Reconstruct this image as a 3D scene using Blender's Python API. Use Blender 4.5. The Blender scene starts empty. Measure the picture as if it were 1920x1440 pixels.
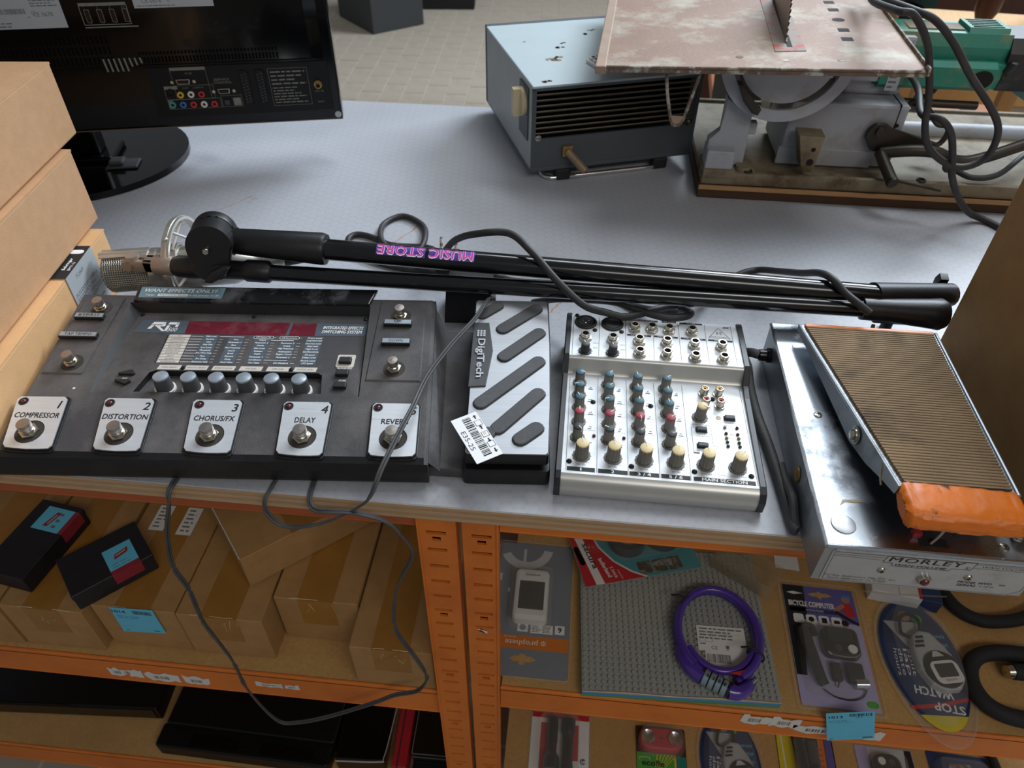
import bpy, bmesh, math, random
from math import sin, cos, pi, radians
from mathutils import Vector, Matrix

S = bpy.context.scene
COL = S.collection
random.seed(5)

# ------------------------------------------------------------------ camera, world, lights, exposure
cam_data = bpy.data.cameras.new('camera')
cam = bpy.data.objects.new('camera', cam_data)
COL.objects.link(cam)
S.camera = cam
PITCH, ROLL, YAW = radians(42.12), radians(0.68), radians(-5.13)
fw = Vector((sin(YAW) * cos(PITCH), cos(YAW) * cos(PITCH), -sin(PITCH)))
rt = Vector((cos(YAW), -sin(YAW), 0))
up = rt.cross(fw)
r2 = rt * cos(ROLL) + up * sin(ROLL)
u2 = up * cos(ROLL) - rt * sin(ROLL)
cam.matrix_world = Matrix(((r2.x, u2.x, -fw.x, 0), (r2.y, u2.y, -fw.y, 0), (r2.z, u2.z, -fw.z, 0.531), (0, 0, 0, 1)))
cam_data.sensor_width = 36
cam_data.lens = 36 * 1375 / 1920
cam_data.clip_start = 0.02
cam_data.dof.use_dof = True
cam_data.dof.focus_distance = 0.74
cam_data.dof.aperture_fstop = 9.0

world = bpy.data.worlds.new('hall_daylight')
S.world = world
world.use_nodes = True
wn = world.node_tree.nodes
wn['Background'].inputs[0].default_value = (0.86, 0.92, 1.0, 1)
wn['Background'].inputs[1].default_value = 0.17

def area_light(name, loc, target, sx, sy, power, col):
    d = bpy.data.lights.new(name, 'AREA')
    d.shape = 'RECTANGLE'
    d.size, d.size_y, d.energy, d.color = sx, sy, power, col
    o = bpy.data.objects.new(name, d)
    COL.objects.link(o)
    o.location = loc
    o.rotation_euler = (Vector(target) - Vector(loc)).to_track_quat('-Z', 'Y').to_euler()
    return o

area_light('hall_window_light', (2.3, 4.4, 2.9), (0.1, 0.9, 0), 3.0, 1.3, 250, (0.80, 0.90, 1.0))
area_light('ceiling_light', (0.7, 1.9, 2.5), (0.0, 0.8, 0), 2.4, 0.5, 34, (0.93, 0.97, 1.0))
area_light('aisle_fill', (1.1, -1.5, 2.2), (-0.2, 0.5, -0.1), 2.0, 0.6, 20, (1.0, 0.94, 0.86))  # added fill from the aisle side, lifts the shelves under the table

S.view_settings.view_transform = 'Standard'
S.view_settings.look = 'None'
S.view_settings.gamma = 1
S.view_settings.use_curve_mapping = False
S.view_settings.exposure = 0.2

# ------------------------------------------------------------------ materials
def lin(c):
    return tuple((v / 12.92 if v <= 0.04045 else ((v + 0.055) / 1.055) ** 2.4) for v in c)

def hexc(h):
    return lin(tuple(int(h[i:i + 2], 16) / 255 for i in (0, 2, 4)))

MATS = {}
def mat(name, col, rough=0.5, metal=0.0, var=0.10, vs=25.0, bump=0.0, bs=250.0, col2=None, lo=0.5, hi=0.62, s2=18.0, rough2=None,
        stretch=None, trans=0.0, alpha=1.0, coat=0.0, emit=0.0, spec=0.5):
    """A procedural material: noise-modulated base colour, an optional second colour (dust, rust, wear) in noise patches, fine relief."""
    m = bpy.data.materials.new(name)
    m.use_nodes = True
    nt = m.node_tree
    N, L = nt.nodes, nt.links
    p = N['Principled BSDF']
    tc = N.new('ShaderNodeTexCoord')
    vec = tc.outputs['Object']
    if stretch:
        mp = N.new('ShaderNodeMapping')
        mp.inputs['Scale'].default_value = stretch
        L.new(vec, mp.inputs[0])
        vec = mp.outputs[0]
    c = hexc(col)
    n1 = N.new('ShaderNodeTexNoise')
    n1.inputs['Scale'].default_value = vs
    n1.inputs['Detail'].default_value = 6
    n1.inputs['Roughness'].default_value = 0.62
    L.new(vec, n1.inputs['Vector'])
    r1 = N.new('ShaderNodeValToRGB')
    r1.color_ramp.elements[0].position = 0.3
    r1.color_ramp.elements[1].position = 0.7
    r1.color_ramp.elements[0].color = (*[v * (1 - var) for v in c], 1)
    r1.color_ramp.elements[1].color = (*[min(1, v * (1 + var)) for v in c], 1)
    L.new(n1.outputs[0], r1.inputs[0])
    out = r1.outputs[0]
    p.inputs['Roughness'].default_value = rough
    if col2:
        n2 = N.new('ShaderNodeTexNoise')
        n2.inputs['Scale'].default_value = s2
        n2.inputs['Detail'].default_value = 9
        n2.inputs['Roughness'].default_value = 0.68
        L.new(vec, n2.inputs['Vector'])
        mr = N.new('ShaderNodeMapRange')
        mr.inputs[1].default_value, mr.inputs[2].default_value = lo, hi
        L.new(n2.outputs[0], mr.inputs[0])
        mx = N.new('ShaderNodeMix')
        mx.data_type = 'RGBA'
        L.new(mr.outputs[0], mx.inputs[0])
        L.new(out, mx.inputs[6])
        mx.inputs[7].default_value = (*hexc(col2), 1)
        out = mx.outputs[2]
        if rough2 is not None:
            m2 = N.new('ShaderNodeMapRange')
            m2.inputs[1].default_value, m2.inputs[2].default_value = lo, hi
            m2.inputs[3].default_value, m2.inputs[4].default_value = rough, rough2
            L.new(n2.outputs[0], m2.inputs[0])
            L.new(m2.outputs[0], p.inputs['Roughness'])
    L.new(out, p.inputs['Base Color'])
    p.inputs['Metallic'].default_value = metal
    p.inputs['Specular IOR Level'].default_value = spec
    p.inputs['Coat Weight'].default_value = coat
    p.inputs['Transmission Weight'].default_value = trans
    p.inputs['Alpha'].default_value = alpha
    if emit:
        L.new(out, p.inputs['Emission Color'])
        p.inputs['Emission Strength'].default_value = emit
    if bump:
        nb = N.new('ShaderNodeTexNoise')
        nb.inputs['Scale'].default_value = bs
        nb.inputs['Detail'].default_value = 3
        L.new(vec, nb.inputs['Vector'])
        b = N.new('ShaderNodeBump')
        b.inputs['Strength'].default_value = bump
        b.inputs['Distance'].default_value = 0.001
        L.new(nb.outputs[0], b.inputs['Height'])
        L.new(b.outputs[0], p.inputs['Normal'])
    MATS[name] = m
    return m

# ------------------------------------------------------------------ mesh builder (all lengths in millimetres)
_TEXT = {}
def text_geo(s, bold=0.0, shear=0.0, space=1.0):
    k = (s, bold, shear, space)
    if k not in _TEXT:
        cu = bpy.data.curves.new('lettering', 'FONT')
        cu.body = s
        cu.size = 1.0
        cu.align_x = 'CENTER'
        cu.align_y = 'CENTER'
        cu.resolution_u = 2
        cu.offset = bold
        cu.shear = shear
        cu.space_character = space
        o = bpy.data.objects.new('lettering', cu)
        me = o.to_mesh()
        vs = [(v.co.x, v.co.y) for v in me.vertices]
        fs = [tuple(p.vertices) for p in me.polygons]
        o.to_mesh_clear()
        bpy.data.objects.remove(o)
        bpy.data.curves.remove(cu)
        xs = [v[0] for v in vs] or [0]
        ys = [v[1] for v in vs] or [0]
        cx, cy = (min(xs) + max(xs)) / 2, (min(ys) + max(ys)) / 2
        _TEXT[k] = ([(x - cx, y - cy) for x, y in vs], fs, max(max(xs) - min(xs), 1e-3), max(max(ys) - min(ys), 1e-3))
    return _TEXT[k]

def T(x=0, y=0, z=0):
    return Matrix.Translation((x, y, z))

def R(a, ax='Z'):
    return Matrix.Rotation(radians(a), 4, ax)

def axis_matrix(p0, p1):
    """Local z runs from p0 towards p1."""
    p0, p1 = Vector(p0), Vector(p1)
    return Matrix.Translation(p0) @ (p1 - p0).to_track_quat('Z', 'Y').to_matrix().to_4x4()

def spline(pts, n=6, closed=False):
    P = [Vector(p) for p in pts]
    if len(P) < 3 and not closed:
        return P
    out = []
    m = len(P)
    rng = m if closed else m - 1
    for i in range(rng):
        a = P[(i - 1) % m] if closed or i > 0 else P[0] * 2 - P[1]
        b, c = P[i], P[(i + 1) % m]
        d = P[(i + 2) % m] if closed or i + 2 < m else P[-1] * 2 - P[-2]
        for k in range(n):
            t = k / n
            out.append(0.5 * (2 * b + (c - a) * t + (2 * a - 5 * b + 4 * c - d) * t * t + (3 * b - a - 3 * c + d) * t ** 3))
    if not closed:
        out.append(P[-1])
    return out

class B:
    def __init__(s, M=None):
        s.v, s.f, s.mi, s.sm = [], [], [], []
        s.m = 0
        s.M = M or Matrix()
    def mat(s, i):
        s.m = i
        return s
    def add(s, vs, fs, smooth=False, M=None):
        M = s.M @ M if M is not None else s.M
        o = len(s.v)
        s.v += [tuple(M @ Vector(p)) for p in vs]
        s.f += [tuple(i + o for i in q) for q in fs]
        s.mi += [s.m] * len(fs)
        s.sm += [smooth] * len(fs)
        return s
    def addbm(s, bm, smooth=False, M=None):
        bm.verts.index_update()
        s.add([v.co[:] for v in bm.verts], [[v.index for v in f.verts] for f in bm.faces], smooth, M)
        bm.free()
        return s
    def box(s, a, b, bev=0, M=None, seg=2, smooth=False):
        x0, y0, z0 = a
        x1, y1, z1 = b
        vs = [(x0, y0, z0), (x1, y0, z0), (x1, y1, z0), (x0, y1, z0), (x0, y0, z1), (x1, y0, z1), (x1, y1, z1), (x0, y1, z1)]
        fs = [(3, 2, 1, 0), (4, 5, 6, 7), (0, 1, 5, 4), (1, 2, 6, 5), (2, 3, 7, 6), (3, 0, 4, 7)]
        if not bev:
            return s.add(vs, fs, False, M)
        bm = bmesh.new()
        vv = [bm.verts.new(p) for p in vs]
        for q in fs:
            bm.faces.new([vv[i] for i in q])
        bmesh.ops.bevel(bm, geom=bm.edges[:], offset=bev, segments=seg, profile=0.5, affect='EDGES')
        return s.addbm(bm, smooth, M)
    def cbox(s, c, d, bev=0, M=None, seg=2):
        return s.box([c[i] - d[i] / 2 for i in range(3)], [c[i] + d[i] / 2 for i in range(3)], bev, M, seg)
    def prism(s, poly, z0, z1, M=None, bev=0, smooth=False, caps=True, sides=True):
        """Extrude a plan polygon (counter-clockwise) from z0 to z1; bev chamfers the top rim."""
        n = len(poly)
        if bev:
            bm = bmesh.new()
            lo = [bm.verts.new((x, y, z0)) for x, y in poly]
            hi = [bm.verts.new((x, y, z1)) for x, y in poly]
            top = bm.faces.new(hi)
            bm.faces.new(lo[::-1])
            for i in range(n):
                j = (i + 1) % n
                bm.faces.new((lo[i], lo[j], hi[j], hi[i]))
            bmesh.ops.bevel(bm, geom=list(top.edges), offset=bev, segments=2, profile=0.5, affect='EDGES')
            return s.addbm(bm, smooth, M)
        vs = [(x, y, z0) for x, y in poly] + [(x, y, z1) for x, y in poly]
        fs = []
        if sides:
            fs += [(i, (i + 1) % n, n + (i + 1) % n, n + i) for i in range(n)]
        if caps:
            fs += [tuple(range(n))[::-1], tuple(range(n, 2 * n))]
        return s.add(vs, fs, smooth, M)
    def lathe(s, prof, M=None, seg=20, caps=True, flute=0.0):
        """Turn a profile of (radius, height) about local z."""
        vs, fs = [], []
        for r, z in prof:
            for k in range(seg):
                a = 2 * pi * k / seg
                q = r * (1 - flute * (k % 2))
                vs.append((q * cos(a), q * sin(a), z))
        for i in range(len(prof) - 1):
            for k in range(seg):
                k2 = (k + 1) % seg
                fs.append((i * seg + k, i * seg + k2, (i + 1) * seg + k2, (i + 1) * seg + k))
        s.add(vs, fs, True, M)
        if caps:
            if prof[0][0] > 1e-6:
                s.add(vs[:seg], [tuple(range(seg))[::-1]], False, M)
            if prof[-1][0] > 1e-6:
                s.add(vs[-seg:], [tuple(range(seg))], False, M)
        return s
    def cyl(s, p0, p1, r0, r1=None, seg=18, caps=True):
        r1 = r0 if r1 is None else r1
        h = (Vector(p1) - Vector(p0)).length
        return s.lathe([(r0, 0), (r1, h)], axis_matrix(p0, p1), seg, caps)
    def tube(s, pts, r, seg=8, closed=False, n=6, raw=False, caps=True, flat=1.0):
        P = [Vector(p) for p in pts] if raw else spline(pts, n, closed)
        m = len(P)
        vs, fs = [], []
        up = None
        for i, p in enumerate(P):
            a = P[(i - 1) % m] if closed or i else P[0]
            b = P[(i + 1) % m] if closed or i < m - 1 else P[-1]
            t = (b - a)
            t = t.normalized() if t.length > 1e-9 else Vector((0, 0, 1))
            if up is None:
                up = Vector((0, 0, 1)) if abs(t.z) < 0.9 else Vector((1, 0, 0))
            side = t.cross(up)
            side = side.normalized() if side.length > 1e-6 else Vector((1, 0, 0))
            up = side.cross(t).normalized()
            rr = r(i / max(1, m - 1)) if callable(r) else r
            for k in range(seg):
                an = 2 * pi * k / seg
                vs.append(tuple(p + side * (rr * cos(an)) + up * (rr * sin(an) * flat)))
        rng = m if closed else m - 1
        for i in range(rng):
            j = (i + 1) % m
            for k in range(seg):
                k2 = (k + 1) % seg
                fs.append((i * seg + k2, i * seg + k, j * seg + k, j * seg + k2))
        if not closed and caps:
            fs.append(tuple(range(seg)))
            fs.append(tuple(range((m - 1) * seg, m * seg))[::-1])
        return s.add(vs, fs, True)
    def sphere(s, c, r, M=None, seg=14, sz=1.0):
        n = max(4, seg // 2)
        prof = [(max(1e-7, r * sin(pi * i / n)), -r * sz * cos(pi * i / n)) for i in range(n + 1)]
        return s.lathe(prof, (M or Matrix()) @ T(*c), seg, False)
    def quad(s, pts, smooth=False, M=None):
        return s.add(pts, [tuple(range(len(pts)))], smooth, M)
    def quads(s, rows, smooth=False, M=None):
        n = len(rows[0])
        vs = [p for r in rows for p in r]
        fs = [(i * n + j, i * n + j + 1, (i + 1) * n + j + 1, (i + 1) * n + j) for i in range(len(rows) - 1) for j in range(n - 1)]
        return s.add(vs, fs, smooth, M)
    def text(s, t, x, y, h, M=None, w=None, bold=0.0, shear=0.0, rot=0.0, z=0.0, align='C', space=1.0):
        """Flat lettering; h = height of its capitals, w = full width if it is to be squeezed to fit."""
        vs, fs, tw, th = text_geo(t, 0.0, shear, space)
        k = h / 0.70
        kx = (w / tw) if w else k
        off = {'C': 0, 'L': tw * kx / 2, 'R': -tw * kx / 2}[align]
        MM = (M or Matrix()) @ T(x, y, z) @ R(rot)
        e = bold * k * 0.9
        for i, (dx, dy) in enumerate(((-e, -e * .6), (e, -e * .6), (-e, e * .6), (e, e * .6)) if bold else ((0, 0),)):      # heavier strokes by over-printing
            s.add([(vx * kx + off + dx, vy * k + dy, i * 0.04) for vx, vy in vs], fs, False, MM)
        return s
    def rect(s, x0, y0, x1, y1, z=0.0, M=None):
        return s.quad([(x0, y0, z), (x1, y0, z), (x1, y1, z), (x0, y1, z)], False, M)
    def bars(s, x0, y0, x1, y1, n=18, z=0.0, M=None, seed=1):
        g = random.Random(seed)
        x = x0
        w = (x1 - x0) / n
        while x < x1 - w * 0.5:
            b = w * g.choice((0.3, 0.5, 0.8, 1.1))
            s.rect(x, y0, min(x + b, x1), y1, z, M)
            x += b + w * g.choice((0.35, 0.5, 0.8))
        return s
    def lines(s, x0, y0, x1, y1, n, z=0.0, M=None, seed=1, fill=0.42):
        """Small print too fine to read: broken strokes in rows."""
        g = random.Random(seed)
        st = (y1 - y0) / n
        for i in range(n):
            y = y1 - (i + 0.75) * st
            x = x0
            end = x0 + (x1 - x0) * g.uniform(0.6, 1.0)
            while x < end:
                w = st * g.uniform(0.8, 2.6)
                s.rect(x, y, min(x + w, end), y + st * fill, z, M)
                x += w + st * 0.4
        return s

def mesh_of(b, name, mats):
    me = bpy.data.meshes.new(name)
    me.from_pydata([(x * 0.001, y * 0.001, z * 0.001) for x, y, z in b.v], [], b.f)
    for m in mats:
        me.materials.append(MATS[m])
    me.polygons.foreach_set('material_index', b.mi)
    me.polygons.foreach_set('use_smooth', b.sm)
    me.update()
    if any(b.sm):
        me.set_sharp_from_angle(angle=radians(42))
    return me

def obj(name, b, mats, parent=None, loc=None, rot=None, label=None, kind=None):
    if isinstance(mats, str):
        mats = [mats]
    o = bpy.data.objects.new(name, mesh_of(b, name, mats))
    COL.objects.link(o)
    if parent is not None:
        o.parent = parent
    if loc:
        o.location = [c * 0.001 for c in loc]
    if rot:
        o.rotation_euler = [radians(c) for c in rot]
    if label:
        o['label'] = label
    if kind:
        o['kind'] = kind
    return o

def tag(o, label, cat, group=None):
    o['label'] = label
    o['category'] = cat
    if group:
        o['group'] = group
    return o

def thing(name, label, cat, loc=(0, 0, 0), rz=0, group=None):
    o = bpy.data.objects.new(name, None)
    COL.objects.link(o)
    o.empty_display_size = 0.05
    o.location = [c * 0.001 for c in loc]
    o.rotation_euler = (0, 0, radians(rz))
    return tag(o, label, cat, group)

def copy_part(o, parent, loc=None):
    """Another object on the same mesh data, with its own children copied too."""
    c = o.copy()
    COL.objects.link(c)
    c.parent = parent
    if loc:
        c.location = [v * 0.001 for v in loc]
    for ch in list(o.children):
        copy_part(ch, c)
    return c
def rrect(x0, y0, x1, y1, r, n=4):
    out = []
    for cx, cy, a0 in ((x1 - r, y0 + r, -90), (x1 - r, y1 - r, 0), (x0 + r, y1 - r, 90), (x0 + r, y0 + r, 180)):
        for k in range(n + 1):
            a = radians(a0 + 90 * k / n)
            out.append((cx + r * cos(a), cy + r * sin(a)))
    return out
def capsule(ax, ay, bx, by, r, n=6):
    a = math.atan2(by - ay, bx - ax)
    out = []
    for cx, cy, a0 in ((bx, by, a - pi / 2), (ax, ay, a + pi / 2)):
        for k in range(n + 1):
            out.append((cx + r * cos(a0 + pi * k / n), cy + r * sin(a0 + pi * k / n)))
    return out
def ngon(cx, cy, r, n=16, a0=0.0):
    return [(cx + r * cos(a0 + 2 * pi * k / n), cy + r * sin(a0 + 2 * pi * k / n)) for k in range(n)]
# ------------------------------------------------------------------ the materials of this place
mat('floor_mortar', 'bdb2a2', 0.9, var=0.15, vs=8)
mat('clinker', 'b0a494', 0.75, var=0.16, vs=7, bump=0.3, bs=120, col2='a89c8c', lo=0.45, hi=0.7, s2=3)
mat('ply_edge', 'b39a7c', 0.7, var=0.12, vs=6, stretch=(3, 3, 260))
mat('rack_orange', 'd9782a', 0.45, var=0.10, vs=6, bump=0.15, bs=300, col2='bf5f26', lo=0.5, hi=0.75, s2=9)
mat('rack_orange_shaded', 'a8552c', 0.55, var=0.10, vs=6)  # rack orange with the shade under the table top put into its colour
mat('chipboard', 'b78f57', 0.8, var=0.14, vs=220, bump=0.2, bs=300, col2='a67f4b', lo=0.45, hi=0.7, s2=6)
mat('dark_gap', '050505', 0.9, var=0.05, spec=0.1)
mat('recess_dust', '37322d', 0.8, var=0.2, vs=60)
mat('card', 'c49a73', 0.75, var=0.06, vs=60, bump=0.25, bs=500, col2='b98d5f', lo=0.48, hi=0.7, s2=7)
mat('card_light', 'dcae7c', 0.7, var=0.05, vs=60, bump=0.2, bs=500)
mat('card_brown', 'a8804f', 0.8, var=0.08, vs=40, bump=0.25, bs=400, col2='96703f', lo=0.45, hi=0.7, s2=8)
mat('card_edge', 'a67c50', 0.85, var=0.15, vs=300)
mat('pack_tape', '9b6c2e', 0.18, var=0.12, vs=14, bump=0.5, bs=60, coat=0.3)
mat('film_glint', 'cbb58e', 0.15, var=0.2, vs=30)  # pale colour paints the glints along tape wrinkles and film seam
mat('paper', 'd9d7d2', 0.7, var=0.04)
mat('paper_white', 'f2f3f4', 0.6, var=0.03)
mat('sticker_blue', '62bfe0', 0.55, var=0.03)
mat('sticker_red', '8d2430', 0.6, var=0.15, vs=90)
mat('ink', '16171a', 0.6, var=0.05)
mat('ink_soft', '6a6b6c', 0.7, var=0.05)
mat('ink_white', 'f4f5f5', 0.5, var=0.03)
mat('black_card', '15131a', 0.55, var=0.15, vs=80, bump=0.2, bs=500)
mat('tv_gloss', '050507', 0.14, var=0.1, coat=0.15, spec=0.3, bump=0.05, bs=20)
mat('tv_black', '09090b', 0.38, spec=0.3, var=0.15, vs=40, bump=0.15, bs=500)
mat('tv_panel', '0e0e10', 0.5, spec=0.3, var=0.12)
mat('tv_print', '75776f', 0.6, var=0.15, vs=200)
mat('tv_rim', '6b5a4c', 0.35, var=0.1)
mat('tv_label', 'aab0b5', 0.5, var=0.04)
mat('chrome', 'd8dadd', 0.18, 1.0, var=0.08, vs=20)
mat('nickel', 'c2bcae', 0.24, 1.0, var=0.10, vs=60, col2='8f8472', lo=0.52, hi=0.72, s2=60, rough2=0.5)
mat('switch_top', 'b3aca4', 0.38, 1.0, var=0.08, vs=80)
mat('dusty_black', '424042', 0.62, var=0.14, vs=18, bump=0.35, bs=900, col2='656160', lo=0.46, hi=0.72, s2=9)
mat('unit_front', '121214', 0.42, var=0.15, vs=30, bump=0.2, bs=700, col2='2c2b2c', lo=0.5, hi=0.8, s2=8)
mat('gloss_scuffed', '17171a', 0.22, var=0.2, vs=10, col2='4a4a4d', lo=0.52, hi=0.62, s2=14, rough2=0.5)
mat('rubber_black', '1d1d1f', 0.6, var=0.12, vs=40)
mat('panel_slate', '4d5a66', 0.6, var=0.06, vs=60)
mat('display_red', '6e1f2f', 0.3, var=0.14, vs=30, col2='7f4a52', lo=0.5, hi=0.75, s2=26, rough2=0.6)
mat('tag_bone', 'cbc3ba', 0.6, var=0.05)
mat('brushed_white', 'dfe3e8', 0.42, 0.55, var=0.05, vs=20, stretch=(1, 12, 1), col2='b4b2b0', lo=0.6, hi=0.78, s2=14)
mat('brushed_alu', 'b0b4ba', 0.5, 0.6, var=0.07, vs=14, stretch=(1, 30, 1), col2='9fa3a8', lo=0.55, hi=0.85, s2=6)
mat('knob_grey', '4a4b4d', 0.55, var=0.08)
mat('knob_cap', 'a9b4bf', 0.35, 0.5, var=0.05)
mat('knob_ring', 'd5d2c8', 0.5, var=0.06)
mat('led_red', '5c1420', 0.2, var=0.05, coat=0.6)
mat('led_green', '2b4b3a', 0.3, var=0.05, coat=0.4)
mat('led_yellow', '8a8245', 0.3, var=0.05, coat=0.4)
mat('led_clear', '8c8c8c', 0.3, var=0.05, coat=0.4)
mat('pad_rubber', '47484b', 0.66, var=0.12, vs=12, bump=0.2, bs=800, col2='5b5a59', lo=0.5, hi=0.8, s2=20)
mat('mixer_panel', 'dadfe4', 0.45, 0.25, var=0.03, vs=12, col2='c4bfb6', lo=0.55, hi=0.8, s2=26)
mat('mixer_cream', 'c9c9c4', 0.36, 0.6, var=0.04, vs=10)
mat('mixer_end', '25272b', 0.42, var=0.14, vs=14, col2='3c3e42', lo=0.5, hi=0.8, s2=16)
mat('pot_grey', '77736a', 0.55, var=0.10, vs=60)
mat('pot_teal', '3f626d', 0.55, var=0.06)
mat('pot_red', '9d3b49', 0.55, var=0.06)
mat('pot_charcoal', '35363a', 0.55, var=0.06)
mat('pot_cream', 'dcc794', 0.5, var=0.06)
mat('hole_black', '0a0a0a', 0.8, var=0.05)
mat('rca_yellow', 'd2a92d', 0.45, var=0.06)
mat('rca_red', 'b02a30', 0.45, var=0.06)
mat('rca_white', 'd6d4cc', 0.45, var=0.05)
mat('rca_blue', '2f6fb0', 0.45, var=0.05)
mat('rca_teal', '3f8b86', 0.45, var=0.05)
mat('cable_rubber', '2b2b2d', 0.55, var=0.12, vs=50, col2='454443', lo=0.5, hi=0.8, s2=40)
mat('cable_grey', '47484a', 0.6, var=0.14, vs=50, col2='5d5b57', lo=0.5, hi=0.8, s2=40)
mat('boom_black', '0d0d0f', 0.2, var=0.15, vs=20, coat=0.35, col2='1d1d1e', lo=0.55, hi=0.8, s2=20)
mat('boom_plastic', '151517', 0.42, var=0.14, vs=40, bump=0.15, bs=700, col2='2a2a2c', lo=0.52, hi=0.8, s2=12)
mat('mic_silver', 'c9c6bd', 0.33, 0.8, var=0.05)
mat('mic_tan', 'a8988a', 0.42, 0.5, var=0.07)
mat('mic_under', '5b5a52', 0.7, 0.2, var=0.2, vs=200)
mat('music_pink', 'e04fb4', 0.5, var=0.04)
mat('music_purple', '5a3fb0', 0.5, var=0.04)
mat('morley_chrome', 'b9c0c9', 0.24, 1.0, var=0.16, vs=9, bump=0.08, bs=14, col2='7e8288', lo=0.5, hi=0.66, s2=11, rough2=0.55)
mat('morley_side', 'b0b7be', 0.42, 0.8, var=0.10, vs=10, bump=0.06, bs=20, col2='6b6d6e', lo=0.55, hi=0.75, s2=16, rough2=0.5)
mat('morley_label', 'b9bcc0', 0.42, 0.45, var=0.06, vs=40, col2='989a9a', lo=0.55, hi=0.75, s2=60)
mat('ribbed_rubber', '8f785a', 0.75, var=0.2, vs=16, bump=0.3, bs=700, col2='544636', lo=0.5, hi=0.72, s2=13)
mat('rib_dark', '4a3e30', 0.85, var=0.2, vs=30)
mat('tape_orange', 'e2761c', 0.42, var=0.12, vs=24, bump=0.8, bs=70, col2='5a3520', lo=0.60, hi=0.66, s2=42)
mat('glue_stain', 'b9a988', 0.5, var=0.1, vs=60)
mat('heater_pale', 'b4c3c8', 0.42, var=0.03, vs=14, bump=0.1, bs=200, col2='9a6f4a', lo=0.70, hi=0.73, s2=22)
mat('heater_side', 'a3aaab', 0.48, var=0.06, vs=14)
mat('heater_front', '4b5157', 0.5, var=0.08, vs=14, bump=0.15, bs=300)
mat('heater_slat', '75695a', 0.5, var=0.1)
mat('old_ivory', 'c9bb97', 0.45, var=0.08, vs=30)
mat('brass_old', '9d7f4e', 0.45, 0.6, var=0.15, vs=80)
mat('copper_pipe', '94806a', 0.5, 0.4, var=0.12, vs=70)
mat('saw_plate', '8f7464', 0.6, 0.15, var=0.10, vs=12, bump=0.4, bs=160, col2='aba596', lo=0.49, hi=0.66, s2=13, stretch=(1, 1, 1))
mat('saw_rim', 'a08a78', 0.6, 0.1, var=0.10, vs=30)
mat('saw_rust_edge', '6d5d50', 0.7, 0.2, var=0.25, vs=60, col2='b5b1a7', lo=0.5, hi=0.6, s2=50)
mat('saw_red', 'a85248', 0.65, var=0.12, vs=40, col2='8d8076', lo=0.40, hi=0.49, s2=28)
mat('saw_blade', '7d7265', 0.4, 0.8, var=0.10, vs=30)
mat('cast_grey', 'a3a8b2', 0.55, var=0.06, vs=14, bump=0.3, bs=160, col2='8f8878', lo=0.52, hi=0.74, s2=18)
mat('cast_dirty', '877d68', 0.7, var=0.16, vs=16, bump=0.4, bs=160, col2='54432f', lo=0.43, hi=0.66, s2=16)
mat('old_steel', '45403b', 0.45, 0.7, var=0.16, vs=40)
mat('old_wood', '46311f', 0.75, var=0.2, vs=10, stretch=(4, 20, 40), bump=0.3, bs=200)
mat('pale_wood_edge', 'b08960', 0.7, var=0.12, vs=10, stretch=(4, 20, 40))
mat('pine', 'c49a62', 0.6, var=0.10, vs=7, stretch=(20, 3, 3))
mat('red_wood', 'a5643f', 0.55, var=0.14, vs=7, stretch=(3, 20, 20))
mat('grey_slat', 'a59c8c', 0.65, var=0.08, vs=12)
mat('dark_wood', '4a2a1e', 0.4, var=0.2, vs=20)
mat('drill_green', '23826f', 0.38, var=0.08, vs=14, col2='7d8468', lo=0.50, hi=0.68, s2=20, rough2=0.8)
mat('drill_black', '26282c', 0.42, var=0.12, vs=14, col2='55534e', lo=0.55, hi=0.75, s2=22)
mat('drill_cyan', '6fb0b4', 0.5, var=0.08)
mat('foam_grey', '3f4142', 0.9, var=0.2, vs=120, bump=0.8, bs=90)
mat('black_matte', '151517', 0.7, var=0.15)
mat('blister_grey', '7b7f85', 0.5, var=0.05, vs=8)
mat('blister_light', 'b7b9ba', 0.5, var=0.04)
mat('blister_orange', 'c9722a', 0.5, var=0.05)
mat('device_white', 'd5d4cf', 0.35, var=0.03)
mat('lcd_dark', '2f302d', 0.25, var=0.1)
mat('brick_grey', '9a9a94', 0.4, var=0.04, vs=10)
mat('brick_blue', '2f7fc4', 0.4, var=0.04)
mat('brick_green', '3a8f4a', 0.4, var=0.04)
mat('lock_purple', '4a2f8f', 0.25, var=0.06, coat=0.4)
mat('lock_dials', '8fa3ad', 0.35, 0.5, var=0.1, vs=200)
mat('pack_red', 'b8282e', 0.5, var=0.05)
mat('pack_teal', '4d8f92', 0.5, var=0.08, vs=30)
mat('pack_photo', '54483f', 0.5, var=0.5, vs=90, col2='8f8d80', lo=0.5, hi=0.6, s2=80)
mat('pack_violet', '5d5694', 0.5, var=0.06, vs=20)
mat('pack_lilac', 'a79fc0', 0.5, var=0.06, vs=20)
mat('pack_navy', '22345a', 0.45, var=0.25, vs=30)
mat('pack_green', '4f9b3a', 0.5, var=0.10, vs=20)
mat('pack_yellow', 'd3bd2c', 0.5, var=0.06)
mat('pack_grey', 'a9a9a8', 0.5, var=0.1, vs=20)
mat('cyclist_skin', 'a8735a', 0.6, var=0.1)
mat('gloss_black', '0c0c0e', 0.25, var=0.1, coat=0.3)
mat('steel_strap', 'b8b8b4', 0.3, 0.8, var=0.1)
mat('foam_black', '1b1b1c', 0.75, var=0.12, vs=120, bump=0.4, bs=500)
mat('red_case', '9c1522', 0.4, var=0.08)
mat('clear_bag', 'b9ab90', 0.2, var=0.1, alpha=0.17)
mat('clear_blister', 'c9c6bd', 0.06, var=0.02, alpha=0.14, spec=0.9)
mat('clear_film', 'cfcabf', 0.10, var=0.02, bump=0.8, bs=18, alpha=0.035, spec=0.9)
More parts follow.
